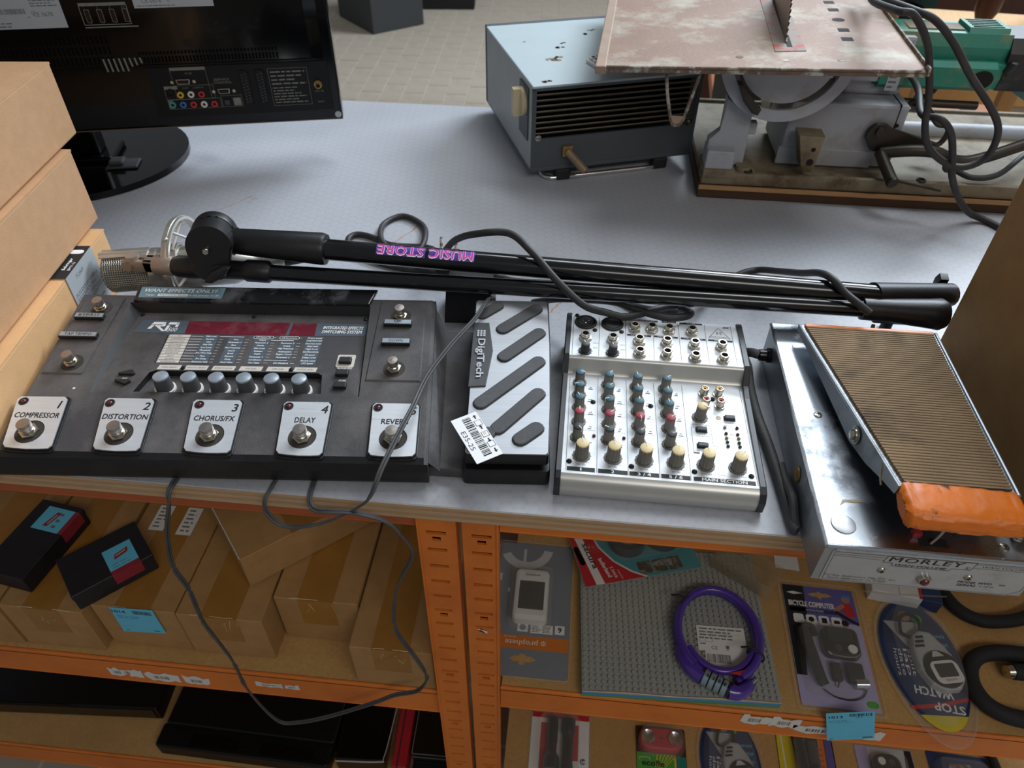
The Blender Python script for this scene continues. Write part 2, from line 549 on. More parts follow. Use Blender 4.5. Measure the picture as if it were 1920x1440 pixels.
mat('satin_metal', 'c4c6ca', 0.42, 0.75, var=0.06)
mat('screw_black', '25262a', 0.4, 0.6, var=0.1)
mat('sticker_slate', '6f8c99', 0.4, var=0.08, vs=30)
mat('xlr_black', '1b1b1e', 0.62, var=0.1)

def floor_material():
    m = bpy.data.materials.new('paving_base')
    m.use_nodes = True
    N, L = m.node_tree.nodes, m.node_tree.links
    tc = N.new('ShaderNodeTexCoord')
    mp = N.new('ShaderNodeMapping')
    mp.inputs['Rotation'].default_value = (0, 0, radians(-92))
    L.new(tc.outputs['Object'], mp.inputs[0])
    bk = N.new('ShaderNodeTexBrick')
    bk.inputs['Scale'].default_value = 1.0
    bk.inputs['Brick Width'].default_value = 0.231
    bk.inputs['Row Height'].default_value = 0.1132
    bk.inputs['Mortar Size'].default_value = 0.003
    bk.inputs['Color1'].default_value = (*hexc('a79b8b'), 1)
    bk.inputs['Color2'].default_value = (*hexc('a09484'), 1)
    bk.inputs['Mortar'].default_value = (*hexc('bdb2a2'), 1)
    L.new(mp.outputs[0], bk.inputs['Vector'])
    L.new(bk.outputs[0], N['Principled BSDF'].inputs['Base Color'])
    N['Principled BSDF'].inputs['Roughness'].default_value = 0.8
    MATS['paving_base'] = m
floor_material()

# the table top: film-faced plywood with a hexagon relief, dust and scratches
def tabletop_material():
    m = bpy.data.materials.new('hex_film_ply')
    m.use_nodes = True
    N, L = m.node_tree.nodes, m.node_tree.links
    p = N['Principled BSDF']
    tc = N.new('ShaderNodeTexCoord')
    def dotcos(k):
        d = N.new('ShaderNodeVectorMath'); d.operation = 'DOT_PRODUCT'
        d.inputs[1].default_value = k
        L.new(tc.outputs['Object'], d.inputs[0])
        c = N.new('ShaderNodeMath'); c.operation = 'COSINE'
        L.new(d.outputs['Value'], c.inputs[0])
        return c.outputs[0]
    k = 4 * pi / (3 ** 0.5 * 0.0135)
    cs = [dotcos((k * cos(a), k * sin(a), 0)) for a in (0.1, 0.1 + pi * 2 / 3, 0.1 + pi * 4 / 3)]
    a1 = N.new('ShaderNodeMath'); a1.operation = 'ADD'
    a2 = N.new('ShaderNodeMath'); a2.operation = 'ADD'
    L.new(cs[0], a1.inputs[0]); L.new(cs[1], a1.inputs[1]); L.new(a1.outputs[0], a2.inputs[0]); L.new(cs[2], a2.inputs[1])
    hx = N.new('ShaderNodeMapRange')
    hx.inputs[1].default_value, hx.inputs[2].default_value = -1.5, -0.6
    L.new(a2.outputs[0], hx.inputs[0])
    n1 = N.new('ShaderNodeTexNoise'); n1.inputs['Scale'].default_value = 3.2; n1.inputs['Detail'].default_value = 8
    L.new(tc.outputs['Object'], n1.inputs['Vector'])
    r1 = N.new('ShaderNodeValToRGB')
    e = r1.color_ramp.elements
    e[0].position, e[1].position = 0.3, 0.72
    e[0].color, e[1].color = (*hexc('a5a8af'), 1), (*hexc('b8bbc3'), 1)
    L.new(n1.outputs[0], r1.inputs[0])
    mh = N.new('ShaderNodeMix'); mh.data_type = 'RGBA'; mh.blend_type = 'MULTIPLY'
    mh.inputs[0].default_value = 0.085
    L.new(r1.outputs[0], mh.inputs[6]); L.new(hx.outputs[0], mh.inputs[7])
    n2 = N.new('ShaderNodeTexNoise'); n2.inputs['Scale'].default_value = 9; n2.inputs['Detail'].default_value = 10; n2.inputs['Roughness'].default_value = 0.75
    L.new(tc.outputs['Object'], n2.inputs['Vector'])
    mr = N.new('ShaderNodeMapRange'); mr.inputs[1].default_value, mr.inputs[2].default_value = 0.64, 0.76
    L.new(n2.outputs[0], mr.inputs[0])
    md = N.new('ShaderNodeMix'); md.data_type = 'RGBA'
    L.new(mr.outputs[0], md.inputs[0]); L.new(mh.outputs[2], md.inputs[6]); md.inputs[7].default_value = (*hexc('958674'), 1)
    L.new(md.outputs[2], p.inputs['Base Color'])
    p.inputs['Roughness'].default_value = 0.42
    b = N.new('ShaderNodeBump'); b.inputs['Strength'].default_value = 0.07; b.inputs['Distance'].default_value = 0.0008
    L.new(hx.outputs[0], b.inputs['Height']); L.new(b.outputs[0], p.inputs['Normal'])
    MATS['table_top'] = m
tabletop_material()

# ------------------------------------------------------------------ floor (table top is z = 0, floor 932 mm below)
FLOOR = -932
b = B()
X0, X1, YA, YE = -1940, 560, 3170, 6200
for (xa, ya, xb, yb) in ((-6500, -4200, 6500, YA), (-6500, YE, 6500, 9500), (-6500, YA, X0, YE), (X1, YA, 6500, YE)):
    b.mat(1).box((xa, ya, FLOOR - 60), (xb, yb, FLOOR - 1))
b.mat(0).box((X0, YA, FLOOR - 60), (X1, YE, FLOOR - 2.5))
floor = obj('floor', b, ['floor_mortar', 'paving_base'], kind='structure')
b = B()
b.box((-6500, 9400, FLOOR), (6500, 9500, 2300))
obj('wall_back', b, 'paper', kind='structure')
tile = None
rng = random.Random(3)
for i in range(22):
    for j in range(13):
        x = -1995 + 113.2 * i
        y = 3292 + 231 * j + (115 if i % 2 else 0)
        if tile is None:
            q = B()
            q.box((-54.6, -112.5, -9), (54.6, 112.5, 0), 1.5, seg=1)
            tile = obj('floor_tile', q, 'clinker', floor)
            t = tile
        else:
            t = copy_part(tile, floor)
        a = radians(2.0)
        t.location = ((x * cos(a) - y * sin(a) + 115) * 0.001, (x * sin(a) + y * cos(a)) * 0.001, (FLOOR + rng.uniform(-0.8, 0.8)) * 0.001)
        t.rotation_euler = (0, 0, a)

# ------------------------------------------------------------------ two shelving racks standing side by side under the table top
Y0, YB = 430, 1290
def rack_post(parent, x0, x1, y, flange, front=True):
    """A cold-rolled channel post with real slots and round holes punched through its front."""
    w, d, th = x1 - x0, 15, 1.6
    zt, zb = -21, FLOOR + 1
    b = B()
    sx0, sx1 = (x0 + x1) / 2 - 10 + flange * 2, (x0 + x1) / 2 + 10 + flange * 2
    holes = []
    z, k = -65, 0
    if front:
        while z > FLOOR + 30:
            holes.append((z - 2.6, z + 2.6, sx0, sx1))
            if k % 5 == 0:
                holes.append((z - 13.5, z - 6.5, (sx0 + sx1) / 2 - 4.5, (sx0 + sx1) / 2 + 4.5))
            z -= 28.5
            k += 1
    top = zt
    for (ha, hb, xa, xb) in holes:
        b.quad([(x0, y, hb), (x1, y, hb), (x1, y, top), (x0, y, top)])
        b.quad([(x0, y, ha), (xa, y, ha), (xa, y, hb), (x0, y, hb)])
        b.quad([(xb, y, ha), (x1, y, ha), (x1, y, hb), (xb, y, hb)])
        for (p, q2) in (((xa, ha), (xb, ha)), ((xb, ha), (xb, hb)), ((xb, hb), (xa, hb)), ((xa, hb), (xa, ha))):
            b.quad([(p[0], y, p[1]), (q2[0], y, q2[1]), (q2[0], y + 3, q2[1]), (p[0], y + 3, p[1])])
        top = ha
    b.quad([(x0, y, zb), (x1, y, zb), (x1, y, top), (x0, y, top)])
    b.box((x0, y + 0.01, zb), (x0 + th, y + d, zt))
    b.box((x1 - th, y + 0.01, zb), (x1, y + d, zt))
    b.box((x0 + th, y + d - th, zb), (x1 - th, y + d, zt))
    fx = x0 - 2.2 if flange < 0 else x1
    b.box((fx, y - 1.5, zb), (fx + 2.2, y + 12, zt))
    b.mat(1).box((x0 + 2, y + 10, zb), (x1 - 2, y + 11, zt))  # dark sheet stands in for the shade inside the hollow post
    b.mat(0)
    return obj('post', b, ['rack_orange', 'dark_gap'], parent)

def rack_beam(parent, x0, x1, y, ztop, h, name='beam', m='rack_orange', inward=1):
    b = B()
    b.box((x0, y, ztop - h), (x1, y + 1.8, ztop), 0)
    b.box((x0, y, ztop - 10.6), (x1, y + 18, ztop - 9), 0) if inward > 0 else b.box((x0, y - 18, ztop - 10.6), (x1, y, ztop - 9), 0)
    b.tube([(x0, y + 1, ztop - 2.3), (x1, y + 1, ztop - 2.3)], 2.2, 8, raw=True)
    b.tube([(x0, y + 1, ztop - h + 1.5), (x1, y + 1, ztop - h + 1.5)], 1.8, 8, raw=True)
    b.box((x0, y + 2, ztop - h), (x1, y + 22, ztop - h + 1.6), 0)
    return obj(name, b, m, parent)

def shelf_board(parent, x0, x1, z, front):
    b = B()
    b.box((x0, front, z - 8), (x1, YB + 10, z))
    return obj('shelf_board', b, 'chipboard', parent)

def torn_label(parent, M, w, h, seed, txt=None):
    """Remains of a peeled-off paper label: ragged scraps of white paper with a bit of print."""
    g = random.Random(seed)
    b = B(M)
    x = 0.0
    while x < w - 3:
        ww = g.uniform(0.45, 0.8) * w
        ww = min(ww, w - x)
        pts = [(x + ww * k / 6, g.uniform(0, .22) * h * (1 + (k in (0, 6)))) for k in range(7)] + [(x + ww * (1 - k / 6) + g.uniform(-.06, .06) * ww, h * g.uniform(.72, 1.05)) for k in range(7)]
        b.prism(pts, 0.05, 0.35)
        if g.random() < 0.8:
            b.mat(1).bars(x + ww * 0.25, h * 0.3, x + ww * 0.7, h * 0.62, 10, 0.42, seed=seed)
            b.mat(0)
        x += ww * g.uniform(0.9, 1.15)
    if txt:
        b.mat(1).text(txt, w * 0.55, h * 0.5, h * 0.28, z=0.45)
        b.mat(0)
    return obj('torn_label', b, ['paper', 'ink_soft'], parent)

rackL = thing('shelving_rack', 'orange steel shelving rack on the left, holding brown cartons and black electronics', 'shelving')
rack_post(rackL, -129, -92, Y0, -1)
rack_post(rackL, -1220, -1183, Y0, 1)
for xa in (-129, -1220):
    b = B()
    b.box((xa, YB - 34, FLOOR + 1), (xa + 37, YB, -21))
    obj('post', b, 'rack_orange', rackL)
for zt, h in ((-421, 64), (-783, 66)):
    rack_beam(rackL, -1183, -131, Y0 + 6, zt, h)
    rack_beam(rackL, -1183, -131, YB - 8, zt, h, inward=-1)
rack_beam(rackL, -1183, -131, Y0 + 4, -21, 40, m='rack_orange_shaded')
rack_beam(rackL, -1183, -131, YB - 8, -21, 40, inward=-1)
shelf_board(rackL, -1182, -132, -421.3, Y0 + 9)
shelf_board(rackL, -1182, -132, -783.3, Y0 + 9)
FR = lambda x, z, y: T(x, y, z) @ R(90, 'X')     # plane facing the aisle, x right, y up
torn_label(rackL, FR(-600, -472, 435.6), 48, 24, 4, '59')
torn_label(rackL, FR(-548, -476, 435.6), 92, 26, 8)
torn_label(rackL, FR(-388, -460, 435.6), 62, 14, 9, 'x5=10.')

rackR = thing('shelving_rack', 'orange steel shelving rack on the right, holding blister packs and a bike lock', 'shelving')
rack_post(rackR, -86, -52, Y0, 1)
rack_post(rackR, 985, 1022, Y0, -1)
for xa in (-86, 985):
    b = B()
    b.box((xa, YB - 34, FLOOR + 1), (xa + 37, YB, -21))
    obj('post', b, 'rack_orange', rackR)
for zt, h in ((-386, 58), (-735, 62)):
    rack_beam(rackR, -49, 985, Y0 + 4, zt, h)
    rack_beam(rackR, -49, 985, YB - 8, zt, h, inward=-1)
rack_beam(rackR, -49, 985, Y0 + 2, -21, 36)
rack_beam(rackR, -49, 985, YB - 8, -21, 36, inward=-1)
shelf_board(rackR, -48, 984, -386.3, Y0 + 7)
shelf_board(rackR, -48, 984, -735.3, Y0 + 7)
torn_label(rackR, FR(258, -422, 433.6), 74, 30, 21)
torn_label(rackR, FR(326, -432, 433.6), 112, 26, 25)
b = B(FR(-76, -246, 429.4))
b.prism([(0, 4), (3, 7), (9, 0), (12, -3), (13, 2), (8, 4)], 0, 0.5)
obj('torn_label', b, 'paper', rackR)

# ------------------------------------------------------------------ the table top lying on both racks
b = B()
b.box((-1230, 412, -20), (1035, 1341, 0), 0.8, seg=1)
top = obj('tabletop', b, 'table_top', None)
tag(top, 'grey film-faced plywood board with hexagon relief laid across both orange racks', 'table')
b = B()
for k, (za, zb2, pr) in enumerate(((-19.4, -15.4, 0.5), (-15.0, -11.6, 0.25), (-11.2, -7.6, 0.5), (-7.2, -4.4, 0.25), (-4.0, -0.7, 0.45))):
    b.mat(k % 2).box((-1229, 412 - pr, za), (1034, 413, zb2))
obj('ply_edge', b, ['ply_edge', 'pale_wood_edge'], top, label='raw layered edge of pale plywood')
# scratch lines and rust-coloured streaks on the film
b = B()
g = random.Random(12)
def streak(p0, p1, w, seed):
    g = random.Random(seed)
    n = 14
    rows = []
    for k in range(n + 1):
        t = k / n
        x = p0[0] + (p1[0] - p0[0]) * t + g.uniform(-1.5, 1.5)
        y = p0[1] + (p1[1] - p0[1]) * t + g.uniform(-1.5, 1.5)
        ww = w * g.uniform(0.3, 1.0)
        rows.append([(x - ww, y, 0.12), (x + ww, y, 0.12)])
    b.quads(rows)
streak((-268, 800), (-215, 905), 1.8, 1)
streak((-560, 850), (-480, 960), 0.9, 2)
streak((-30, 700), (10, 770), 1.3, 3)
streak((-200, 640), (-180, 690), 1.0, 4)
streak((-470, 1010), (-380, 1040), 0.5, 5)
obj('scratch_mark', b, 'pale_wood_edge', top, label='thin brown scratch streaks')
# ------------------------------------------------------------------ floor multi-effects pedal unit (local: x right along its front, y away, z up)
UN = thing('effects_pedal', 'dusty black guitar effects floor unit with five silver switch pads and expression pedal', 'effects unit', (-515, 403, 0.3), 4.6)
zt = lambda v: 30 + v * 28 / 215            # main sloping deck
zf = lambda v: 40 + (v - 77) * 6 / 126      # recessed panel floor
xr = lambda v: 401 - v * 11 / 215
P = [(0, 4.5), (-1.2, 8), (-1.2, 20), (1.5, 27.5), (7, zt(7)), (77, zt(77)), (203, zt(203)), (214, zt(214)), (218, 54), (219, 46), (219, 4.5)]
b = B()
rows = []
for i in range(len(P)):
    v, z = P[i]
    X = xr(min(max(v, 0), 215))
    dz = 3.5 if 3 < i < 8 else 0
    rows.append(([(0, v, z - dz), (3.5, v, z)], [(X - 3.5, v, z), (X, v, z - dz)]))
recL = {77: 63, 203: 57}
recR = {77: 327, 203: 320}
for i in range(len(P) - 1):
    a, c = rows[i], rows[i + 1]
    front = i < 3
    b.mat(1 if i < 4 else 0)
    b.quads([a[0], c[0]][::-1], i < 5)
    b.quads([a[1], c[1]][::-1], i < 5)
    if P[i][0] == 77:
        for (x0, x1, x2, x3) in ((3.5, recL[77], recL[203], 3.5), (recR[77], xr(77) - 3.5, xr(203) - 3.5, recR[203])):
            b.quad([(x0, 77, zt(77)), (x1, 77, zt(77)), (x2, 203, zt(203)), (x3, 203, zt(203))])
    else:
        b.quad([a[0][1], a[1][0], c[1][0], c[0][1]], i < 5)
b.mat(0)
# recess: walls and floor, with a deeper well for the knobs
b.mat(0)
b.mat(2).quad([(57, 203, zt(203)), (63, 77, zt(77)), (66, 77, zf(77)), (67, 199, zf(199))])
b.mat(1).quad([(327, 77, zt(77)), (320, 203, zt(203)), (317, 199, zf(199)), (326, 77, zf(77))])
b.quad([(320, 203, zt(203)), (57, 203, zt(203)), (67, 199, zf(199)), (317, 199, zf(199))])
b.mat(0)
wl = [(105, 78.5), (289, 80), (285, 106), (280, 109), (116, 109), (111, 106)]
pan = [(66, 77), (326, 77), (317, 199), (67, 199)]
b.quad([(66, 77, zf(77)), (105, 78.5, zf(78)), (111, 106, zf(106)), (116, 109, zf(109)), (67, 199, zf(199))])
b.quad([(67, 199, zf(199)), (116, 109, zf(109)), (280, 109, zf(109)), (317, 199, zf(199))])
b.quad([(317, 199, zf(199)), (280, 109, zf(109)), (285, 106, zf(106)), (289, 80, zf(80)), (326, 77, zf(77))])
b.quad([(66, 77, zf(77)), (326, 77, zf(77)), (289, 80, zf(80)), (105, 78.5, zf(78))])
n = len(wl)
b.mat(1)
for i in range(n):
    p, q = wl[i], wl[(i + 1) % n]
    b.quad([(p[0], p[1], zf(p[1])), (q[0], q[1], zf(q[1])), (q[0], q[1], 34), (p[0], p[1], 34)])
b.mat(0).quad([(x, y, 34) for x, y in wl])
# end walls
for X, s in ((0, 1), (None, -1)):
    ring = []
    for i, (v, z) in enumerate(P):
        x = 0 if X == 0 else xr(min(max(v, 0), 215))
        ring.append((x, v, z - (3.5 if 3 < i < 8 else 0)))
    b.quad(ring if s < 0 else ring[::-1])
# raised border panels round the small switches
for poly in ([(7, 100), (47, 100), (50, 208), (9, 208)], [(331, 98), (384, 98), (379, 209), (332, 209)]):
    bm = [(x, y) for x, y in poly]
    vs = [(x, y, zt(y) + 1.3) for x, y in bm]
    lo = [(x + (-1.3 if x < (50 if bm[0][0] < 60 else 350) else 1.3), y + (-1.3 if y < 150 else 1.3), zt(y) + 0.0) for x, y in bm]
    b.quad(vs)
    for i in range(4):
        j = (i + 1) % 4
        b.quad([lo[i], lo[j], vs[j], vs[i]])
obj('body', b, ['dusty_black', 'unit_front', 'rubber_black'], UN)
for (u, v) in ((25, 20), (375, 20), (25, 200), (372, 200), (200, 200), (135, 20)):
    b = B()
    b.cyl((u, v, 0), (u, v, 6), 9, 8, 16)
    obj('rubber_foot', b, 'rubber_black', UN)
# glossy bar across the back
b = B()
SL = R(math.degrees(math.atan(28 / 215)), 'X')
DK = lambda u, v, h=0: T(u, v, zt(v) + h) @ SL       # on the deck
PN = lambda u, v, h=0: T(u, v, zf(v) + h) @ R(2.7, 'X')    # on the recessed panel
b.prism([(0, 0), (257, 0), (263, 24), (-2, 24)], 0, 3.4, M=DK(62, 203), bev=1.4)
bar = obj('back_bar', b, 'gloss_scuffed', UN, label='scuffed glossy black bar')
b = B(DK(66, 207, 3.5))
b.prism([(0, 0), (91, 0), (91.5, 17), (-1.5, 17)], 0, 0.2)
b.mat(1).text('WANT EFFECTS ONLY?', 44, 11.4, 5.2, w=80, bold=0.02, shear=0.25, z=0.3)
b.text('Engage', 12, 4, 2.6, shear=0.2, z=0.3).rect(20, 2.4, 53, 6.2, 0.3).text('or try presets 11-20.', 70.5, 4, 2.6, w=33, shear=0.2, z=0.3)
b.mat(0).text('Amp/Cabinet Bypass', 36.5, 4.2, 2.4, w=31, shear=0.2, z=0.4)
obj('sticker', b, ['sticker_slate', 'ink_white'], bar)

def footswitch(parent, M, r=1.0, recess=True, name='footswitch'):
    """Nickel stomp switch: hexagon nut, threaded collar, domed plunger."""
    b = B(M)
    if recess:
        b.mat(2).lathe([(13 * r, 0.15), (.01, 0.2)], None, 24, False)
        b.mat(0)
    b.prism(ngon(0, 0, 8.8 * r, 6, 0.3), 0.1, 3.0, bev=0.6)
    b.lathe([(6.2 * r, 3.0), (6.2 * r, 5.4), (5.4 * r, 6.0)], None, 18)
    b.mat(1).lathe([(5.0 * r, 6.0), (5.0 * r, 7.6), (6.3 * r, 7.9), (6.3 * r, 12.8), (5.8 * r, 13.7), (0.01, 14.0)], None, 20)
    return obj(name, b, ['nickel', 'switch_top', 'recess_dust'], parent)

PADS = [('1', 'COMPRESSOR', [(-1, 69), (47.3, 69.5), (56, 9.5), (11, 10.5)], (7, 63), (28.5, 27.5)),
        ('2', 'DISTORTION', [(84, 69), (131.4, 69), (137, 9), (94.3, 10)], (90.5, 62.7), (112, 27)),
        ('3', 'CHORUS/FX', [(169.3, 69), (216.5, 69), (220.3, 8.5), (177.5, 10)], (176.6, 62.7), (196.8, 27)),
        ('4', 'DELAY', [(257, 68.6), (302.6, 68.6), (304.5, 7.5), (262.4, 9)], (262.6, 62.7), (282.6, 27.3)),
        ('5', 'REVERB', [(342.8, 68.6), (387.3, 68.8), (389.4, 8.8), (346.6, 9)], (348.3, 63), (367, 27.6))]
for num, word, quad4, led, sw in PADS:
    TL, TR, BR, BL = [Vector((x, y - 2.2)) for x, y in quad4]
    def sm(k):       # pad outline with small rounded corners and a slightly bowed front, grown by k
        c = (TL + TR + BR + BL) / 4
        out = []
        fr = [BL + (BR - BL) * t - Vector((0, 1.6 * sin(pi * t))) for t in (0.06, 0.25, 0.5, 0.75, 0.94)]
        ring = [BL + (TL - BL) * 0.05] + fr + [BR + (TR - BR) * 0.05, TR + (BR - TR) * 0.05, TR + (TL - TR) * 0.06, TL + (TR - TL) * 0.06, TL + (BL - TL) * 0.05]
        for p in ring:
            d = p - c
            out.append((p.x + (k if d.x > 0 else -k), p.y + (k if d.y > 0 else -k)))
        return out
    SH = Matrix(((1, 0, 0, 0), (0, 1, 0, 0), (0, 28 / 215, 1, 30), (0, 0, 0, 1)))   # follow the slope of the deck
    b = B(SH)
    hole = ngon(sw[0], sw[1] - 2.2, 13.2, 24, pi / 24)
    b.prism(sm(2.2), -1, 1.2, bev=0.8).prism(sm(0.8), 1.2, 2.6)
    pad = obj('switch_pad', b, 'unit_front', UN)
    out = sm(0)
    b = B(SH)
    bm = bmesh.new()
    bm.verts.ensure_lookup_table()
    ov = [bm.verts.new((x, y, 3.4)) for x, y in out]
    hv = [bm.verts.new((x, y, 3.4)) for x, y in hole]
    eds = [bm.edges.new((ov[i], ov[(i + 1) % len(ov)])) for i in range(len(ov))] + [bm.edges.new((hv[i], hv[(i + 1) % len(hv)])) for i in range(len(hv))]
    bmesh.ops.triangle_fill(bm, use_beauty=True, use_dissolve=False, edges=eds)
    for f in bm.faces:
        if f.normal.z < 0:
            f.normal_flip()
    b.addbm(bm)
    b.prism(out, 2.5, 3.4, caps=False)
    b.prism(hole[::-1], 2.6, 3.4, caps=False)
    obj('face_plate', b, 'brushed_white', pad, label='brushed silver plate printed ' + word)
    b = B(SH)
    mid = (TL.x + TR.x + BL.x + BR.x) / 4
    mx = TL.x + (BL.x - TL.x) * 0.38
    mx2 = TR.x + (BR.x - TR.x) * 0.38
    b.text(word, (mx + mx2) / 2 + 0.3, 44.5, 6.0, w=len(word) * 4.25 - (2 if word == 'DELAY' else 0), bold=.016, z=3.5)
    b.text(num, TR.x - 5 + (BR.x - TR.x) * 0.14, 57.5, 9.0, shear=0.1, bold=0.016, z=3.5)
    obj('lettering', b, 'ink', pad)
    b = B(SH @ T(led[0], led[1] - 2.2, 3.3))
    b.lathe([(4.6, 0.05), (4.6, 0.5), (3.6, 0.5), (3.5, 0.1)], None, 18, False)
    b.mat(1).sphere((0, 0, 0.1), 2.6, seg=14, sz=0.8)
    b.mat(0).lathe([(4.5, 0.12), (0.01, 0.12)], None, 18, False)
    obj('led', b, ['rubber_black', 'led_red'], pad)
    footswitch(pad, T(sw[0], sw[1] - 2.2, zt(sw[1] - 2.2) + 2.7) @ SL)

# four small switches with raised name plates
for word, (px, py, pw), (sx, sy) in (('BYPASS', (25.2, 176.5, 31), (31.5, 191)), ('TAP TEMPO', (24.6, 148.5, 39.5), (31.5, 113)),
                                     ('UP', (353.7, 174.5, 29.5), (355, 187)), ('DOWN', (355, 147, 29.5), (357, 112.5))):
    b = B(DK(px, py, 1.2))
    b.box((-pw / 2, -3.6, 0), (pw / 2, 3.6, 4.6), 0.8)
    pl = obj('name_plate', b, 'rubber_black', UN)
    b = B(DK(px, py, 5.85))
    b.rect(-pw / 2 + 0.8, -2.9, pw / 2 - 0.8, 2.9, 0)
    b.mat(1).text(word, 0, 0, 3.7, w=pw * (0.72 if len(word) > 4 else 0.48 if len(word) > 2 else 0.24), z=0.1)
    obj('lettering', b, ['panel_slate' if len(word) < 0 else 'knob_cap', 'ink'], pl)
    footswitch(UN, DK(sx, sy, 1.2), 0.86)
b = B(DK(46, 81, 0.1))
b.prism(ngon(0, 0, 1.4, 10), 0, 0.2)
obj('paint_fleck', b, 'paper', UN)

# recessed panel print
b = B(PN(0, 165, 0.25))
sh = lambda x, y: (x - (66 - 60) * 0 - 0.10 * (186 - 165 - y), y)
b.quad([(71, 1, 0), (126.5, 0.6, 0), (125, 21.6, 0), (75.6, 21.6, 0)])
b.mat(1)
# slanted monogram
b.quad([(86, 14, .1), (88, 18.5, .1), (101, 18.5, .1), (100, 14.5, .1)]).quad([(84, 7, .1), (88, 7, .1), (90, 13, .1), (86.5, 13, .1)])
b.quad([(98, 14.5, .1), (101, 18.5, .1), (102, 12, .1), (99, 11, .1)]).quad([(91, 11.2, .1), (99, 11.2, .1), (99, 13, .1), (91, 13, .1)]).quad([(92, 11.4, .1), (96, 11.4, .1), (104.5, 3.5, .1), (101, 3.5, .1)])
b.quad([(104, 14.6, .1), (105, 18.5, .1), (116, 18.5, .1), (115.6, 14.6, .1)]).quad([(103, 4, .1), (106, 4, .1), (107, 13, .1), (104, 13, .1)]).quad([(112.6, 10.6, .1), (115.7, 10.6, .1), (116, 18.5, .1), (113, 18.5, .1)])
b.text('500', 111.5, 6.4, 6.4, w=10, shear=0.2, z=.1)
obj('title_band', b, ['panel_slate', 'ink_white'], UN, label='slate band with white slanted monogram')
b = B(PN(0, 165, 0.25))
b.quad([(265.1, 0, 0), (318, 1.5, 0), (318.6, 20.4, 0), (263.8, 20.8, 0)])
b.mat(1)
b.text('INTEGRATED EFFECTS', 293.3, 13.8, 4.7, w=43, bold=0.02, shear=0.22, z=.1).text('SWITCHING SYSTEM', 293, 7.2, 4.7, w=43, bold=0.02, shear=0.22, z=.1)
obj('title_band', b, ['panel_slate', 'ink_white'], UN, label='slate band with two lines of white title')
b = B(PN(0, 165, 0.2))
b.quad([(126.5, 0, 0), (233.9, 0, 0), (235.5, 21, 0), (125, 21, 0)])
obj('display', b, 'display_red', UN, label='wide dark red display window')
b = B(PN(0, 165, 0.25))
b.quad([(233.9, 0, 0), (237.5, 0, 0), (238, 21, 0), (235.5, 21, 0)])
obj('display_divider', b, 'panel_slate', UN)
b = B(PN(0, 165, 0.2))
b.quad([(237.5, 0, 0), (265.1, 0, 0), (263.8, 20.6, 0), (238, 20.6, 0)])
obj('display', b, 'display_red', UN, label='small dark red display window')
rowsT = ['WAH', 'COMPRESSOR', 'DISTORTION', 'AMP/CABINET', 'EQUALIZER', 'NOISE GATE', 'CHORUS/FX', 'DELAY', 'REVERB', 'EXPRESSION']
cells = [['Wah Level', '', '[USB Playback Mix]', '[USB Record Level]', 'Preset Level'], ['Sustain', 'Tone', 'Attack', '-', 'Compressor Level'],
         ['Gain', 'Parameter 1', 'Parameter 2', 'Parameter 3', 'Distortion Level'], ['Amp Gain', 'Bass', 'Middle', 'Treble', 'Amp Level'],
         ['Low Level', 'Mid Frequency', 'Mid Level', 'High Frequency', 'High Level'], ['Threshold', 'Attack', 'Release', 'Attenuation', 'Send/Sensitivity'],
         ['Pre / Post Amp', 'Speed', 'Depth', 'Regen / Level', 'FX Level'], ['Time', 'Repeats', 'Parameter 1', 'Parameter 2', 'Delay Level'],
         ['Pre Delay', 'Decay', 'Liveliness', '-', 'Reverb Level'], ['Parameter Link', 'Heel Value', 'Toe Value', 'LFO Waveform', 'LFO Speed']]
b = B(PN(0, 120, 0.3))
for i in range(10):
    y0, y1 = 39.3 - i * 4.38, 43.4 - i * 4.38
    sk = (y0 + 2) * -0.03
    x0 = 112.5 + sk
    b.mat(0).quad([(x0, y0 + .3, 0), (x0 + 23, y0 + .3, 0), (x0 + 23, y1, 0), (x0 + 0.6, y1, 0)])
    b.mat(2).text(rowsT[i], x0 + 11.5, (y0 + y1) / 2, 2.0, w=min(15, len(rowsT[i]) * 1.5), z=.1)
    b.mat(3).quad([(x0 - 2.4, y0 + 1.4, 0), (x0 - .4, y0 + .6, 0), (x0 - .4, y1 - .4, 0)])
    xs = [150, 177.5, 205.5, 233, 260]
    b.mat(1).rect(x0 + 24, y0 + 1.8, 148, y0 + 2.3, -0.1)
    for c in range(5):
        t = cells[i][c]
        if t == '':
            b.mat(1).rect(xs[c] - 12, y0 + 1.8, xs[c] + 14, y0 + 2.4, 0)
            continue
        if t == '-':
            b.mat(1).rect(xs[c] - 12, y0 + 1.8, xs[c] + 12, y0 + 2.4, 0)
            continue
        b.mat(4).rect(xs[c] - 8 + 6.5, y0 + .2, xs[c] + 14.5, y1 + .3, -.05)
        if t[0] == '[':
            b.mat(1).prism(capsule(xs[c] - 2, y0 + 2, xs[c] + 15, y0 + 2, 2.2), -.02, .03)
            b.mat(3).prism(capsule(xs[c] - 2, y0 + 2, xs[c] + 15, y0 + 2, 1.7), -.02, .06)
            b.mat(1).text(t[1:-1], xs[c] + 6.5, y0 + 2, 2.0, w=16, z=.12)
        else:
            b.mat(1).text(t, xs[c] + 6.5, y0 + 2.1, 2.3, w=min(16.5, len(t) * 1.25), shear=.15, bold=.012, z=.12)
        if c < 4 and cells[i][c + 1] not in ('-', ''):
            b.mat(0).rect(xs[c] + 16, y0 + 1.9, xs[c] + 20, y0 + 2.4, 0)
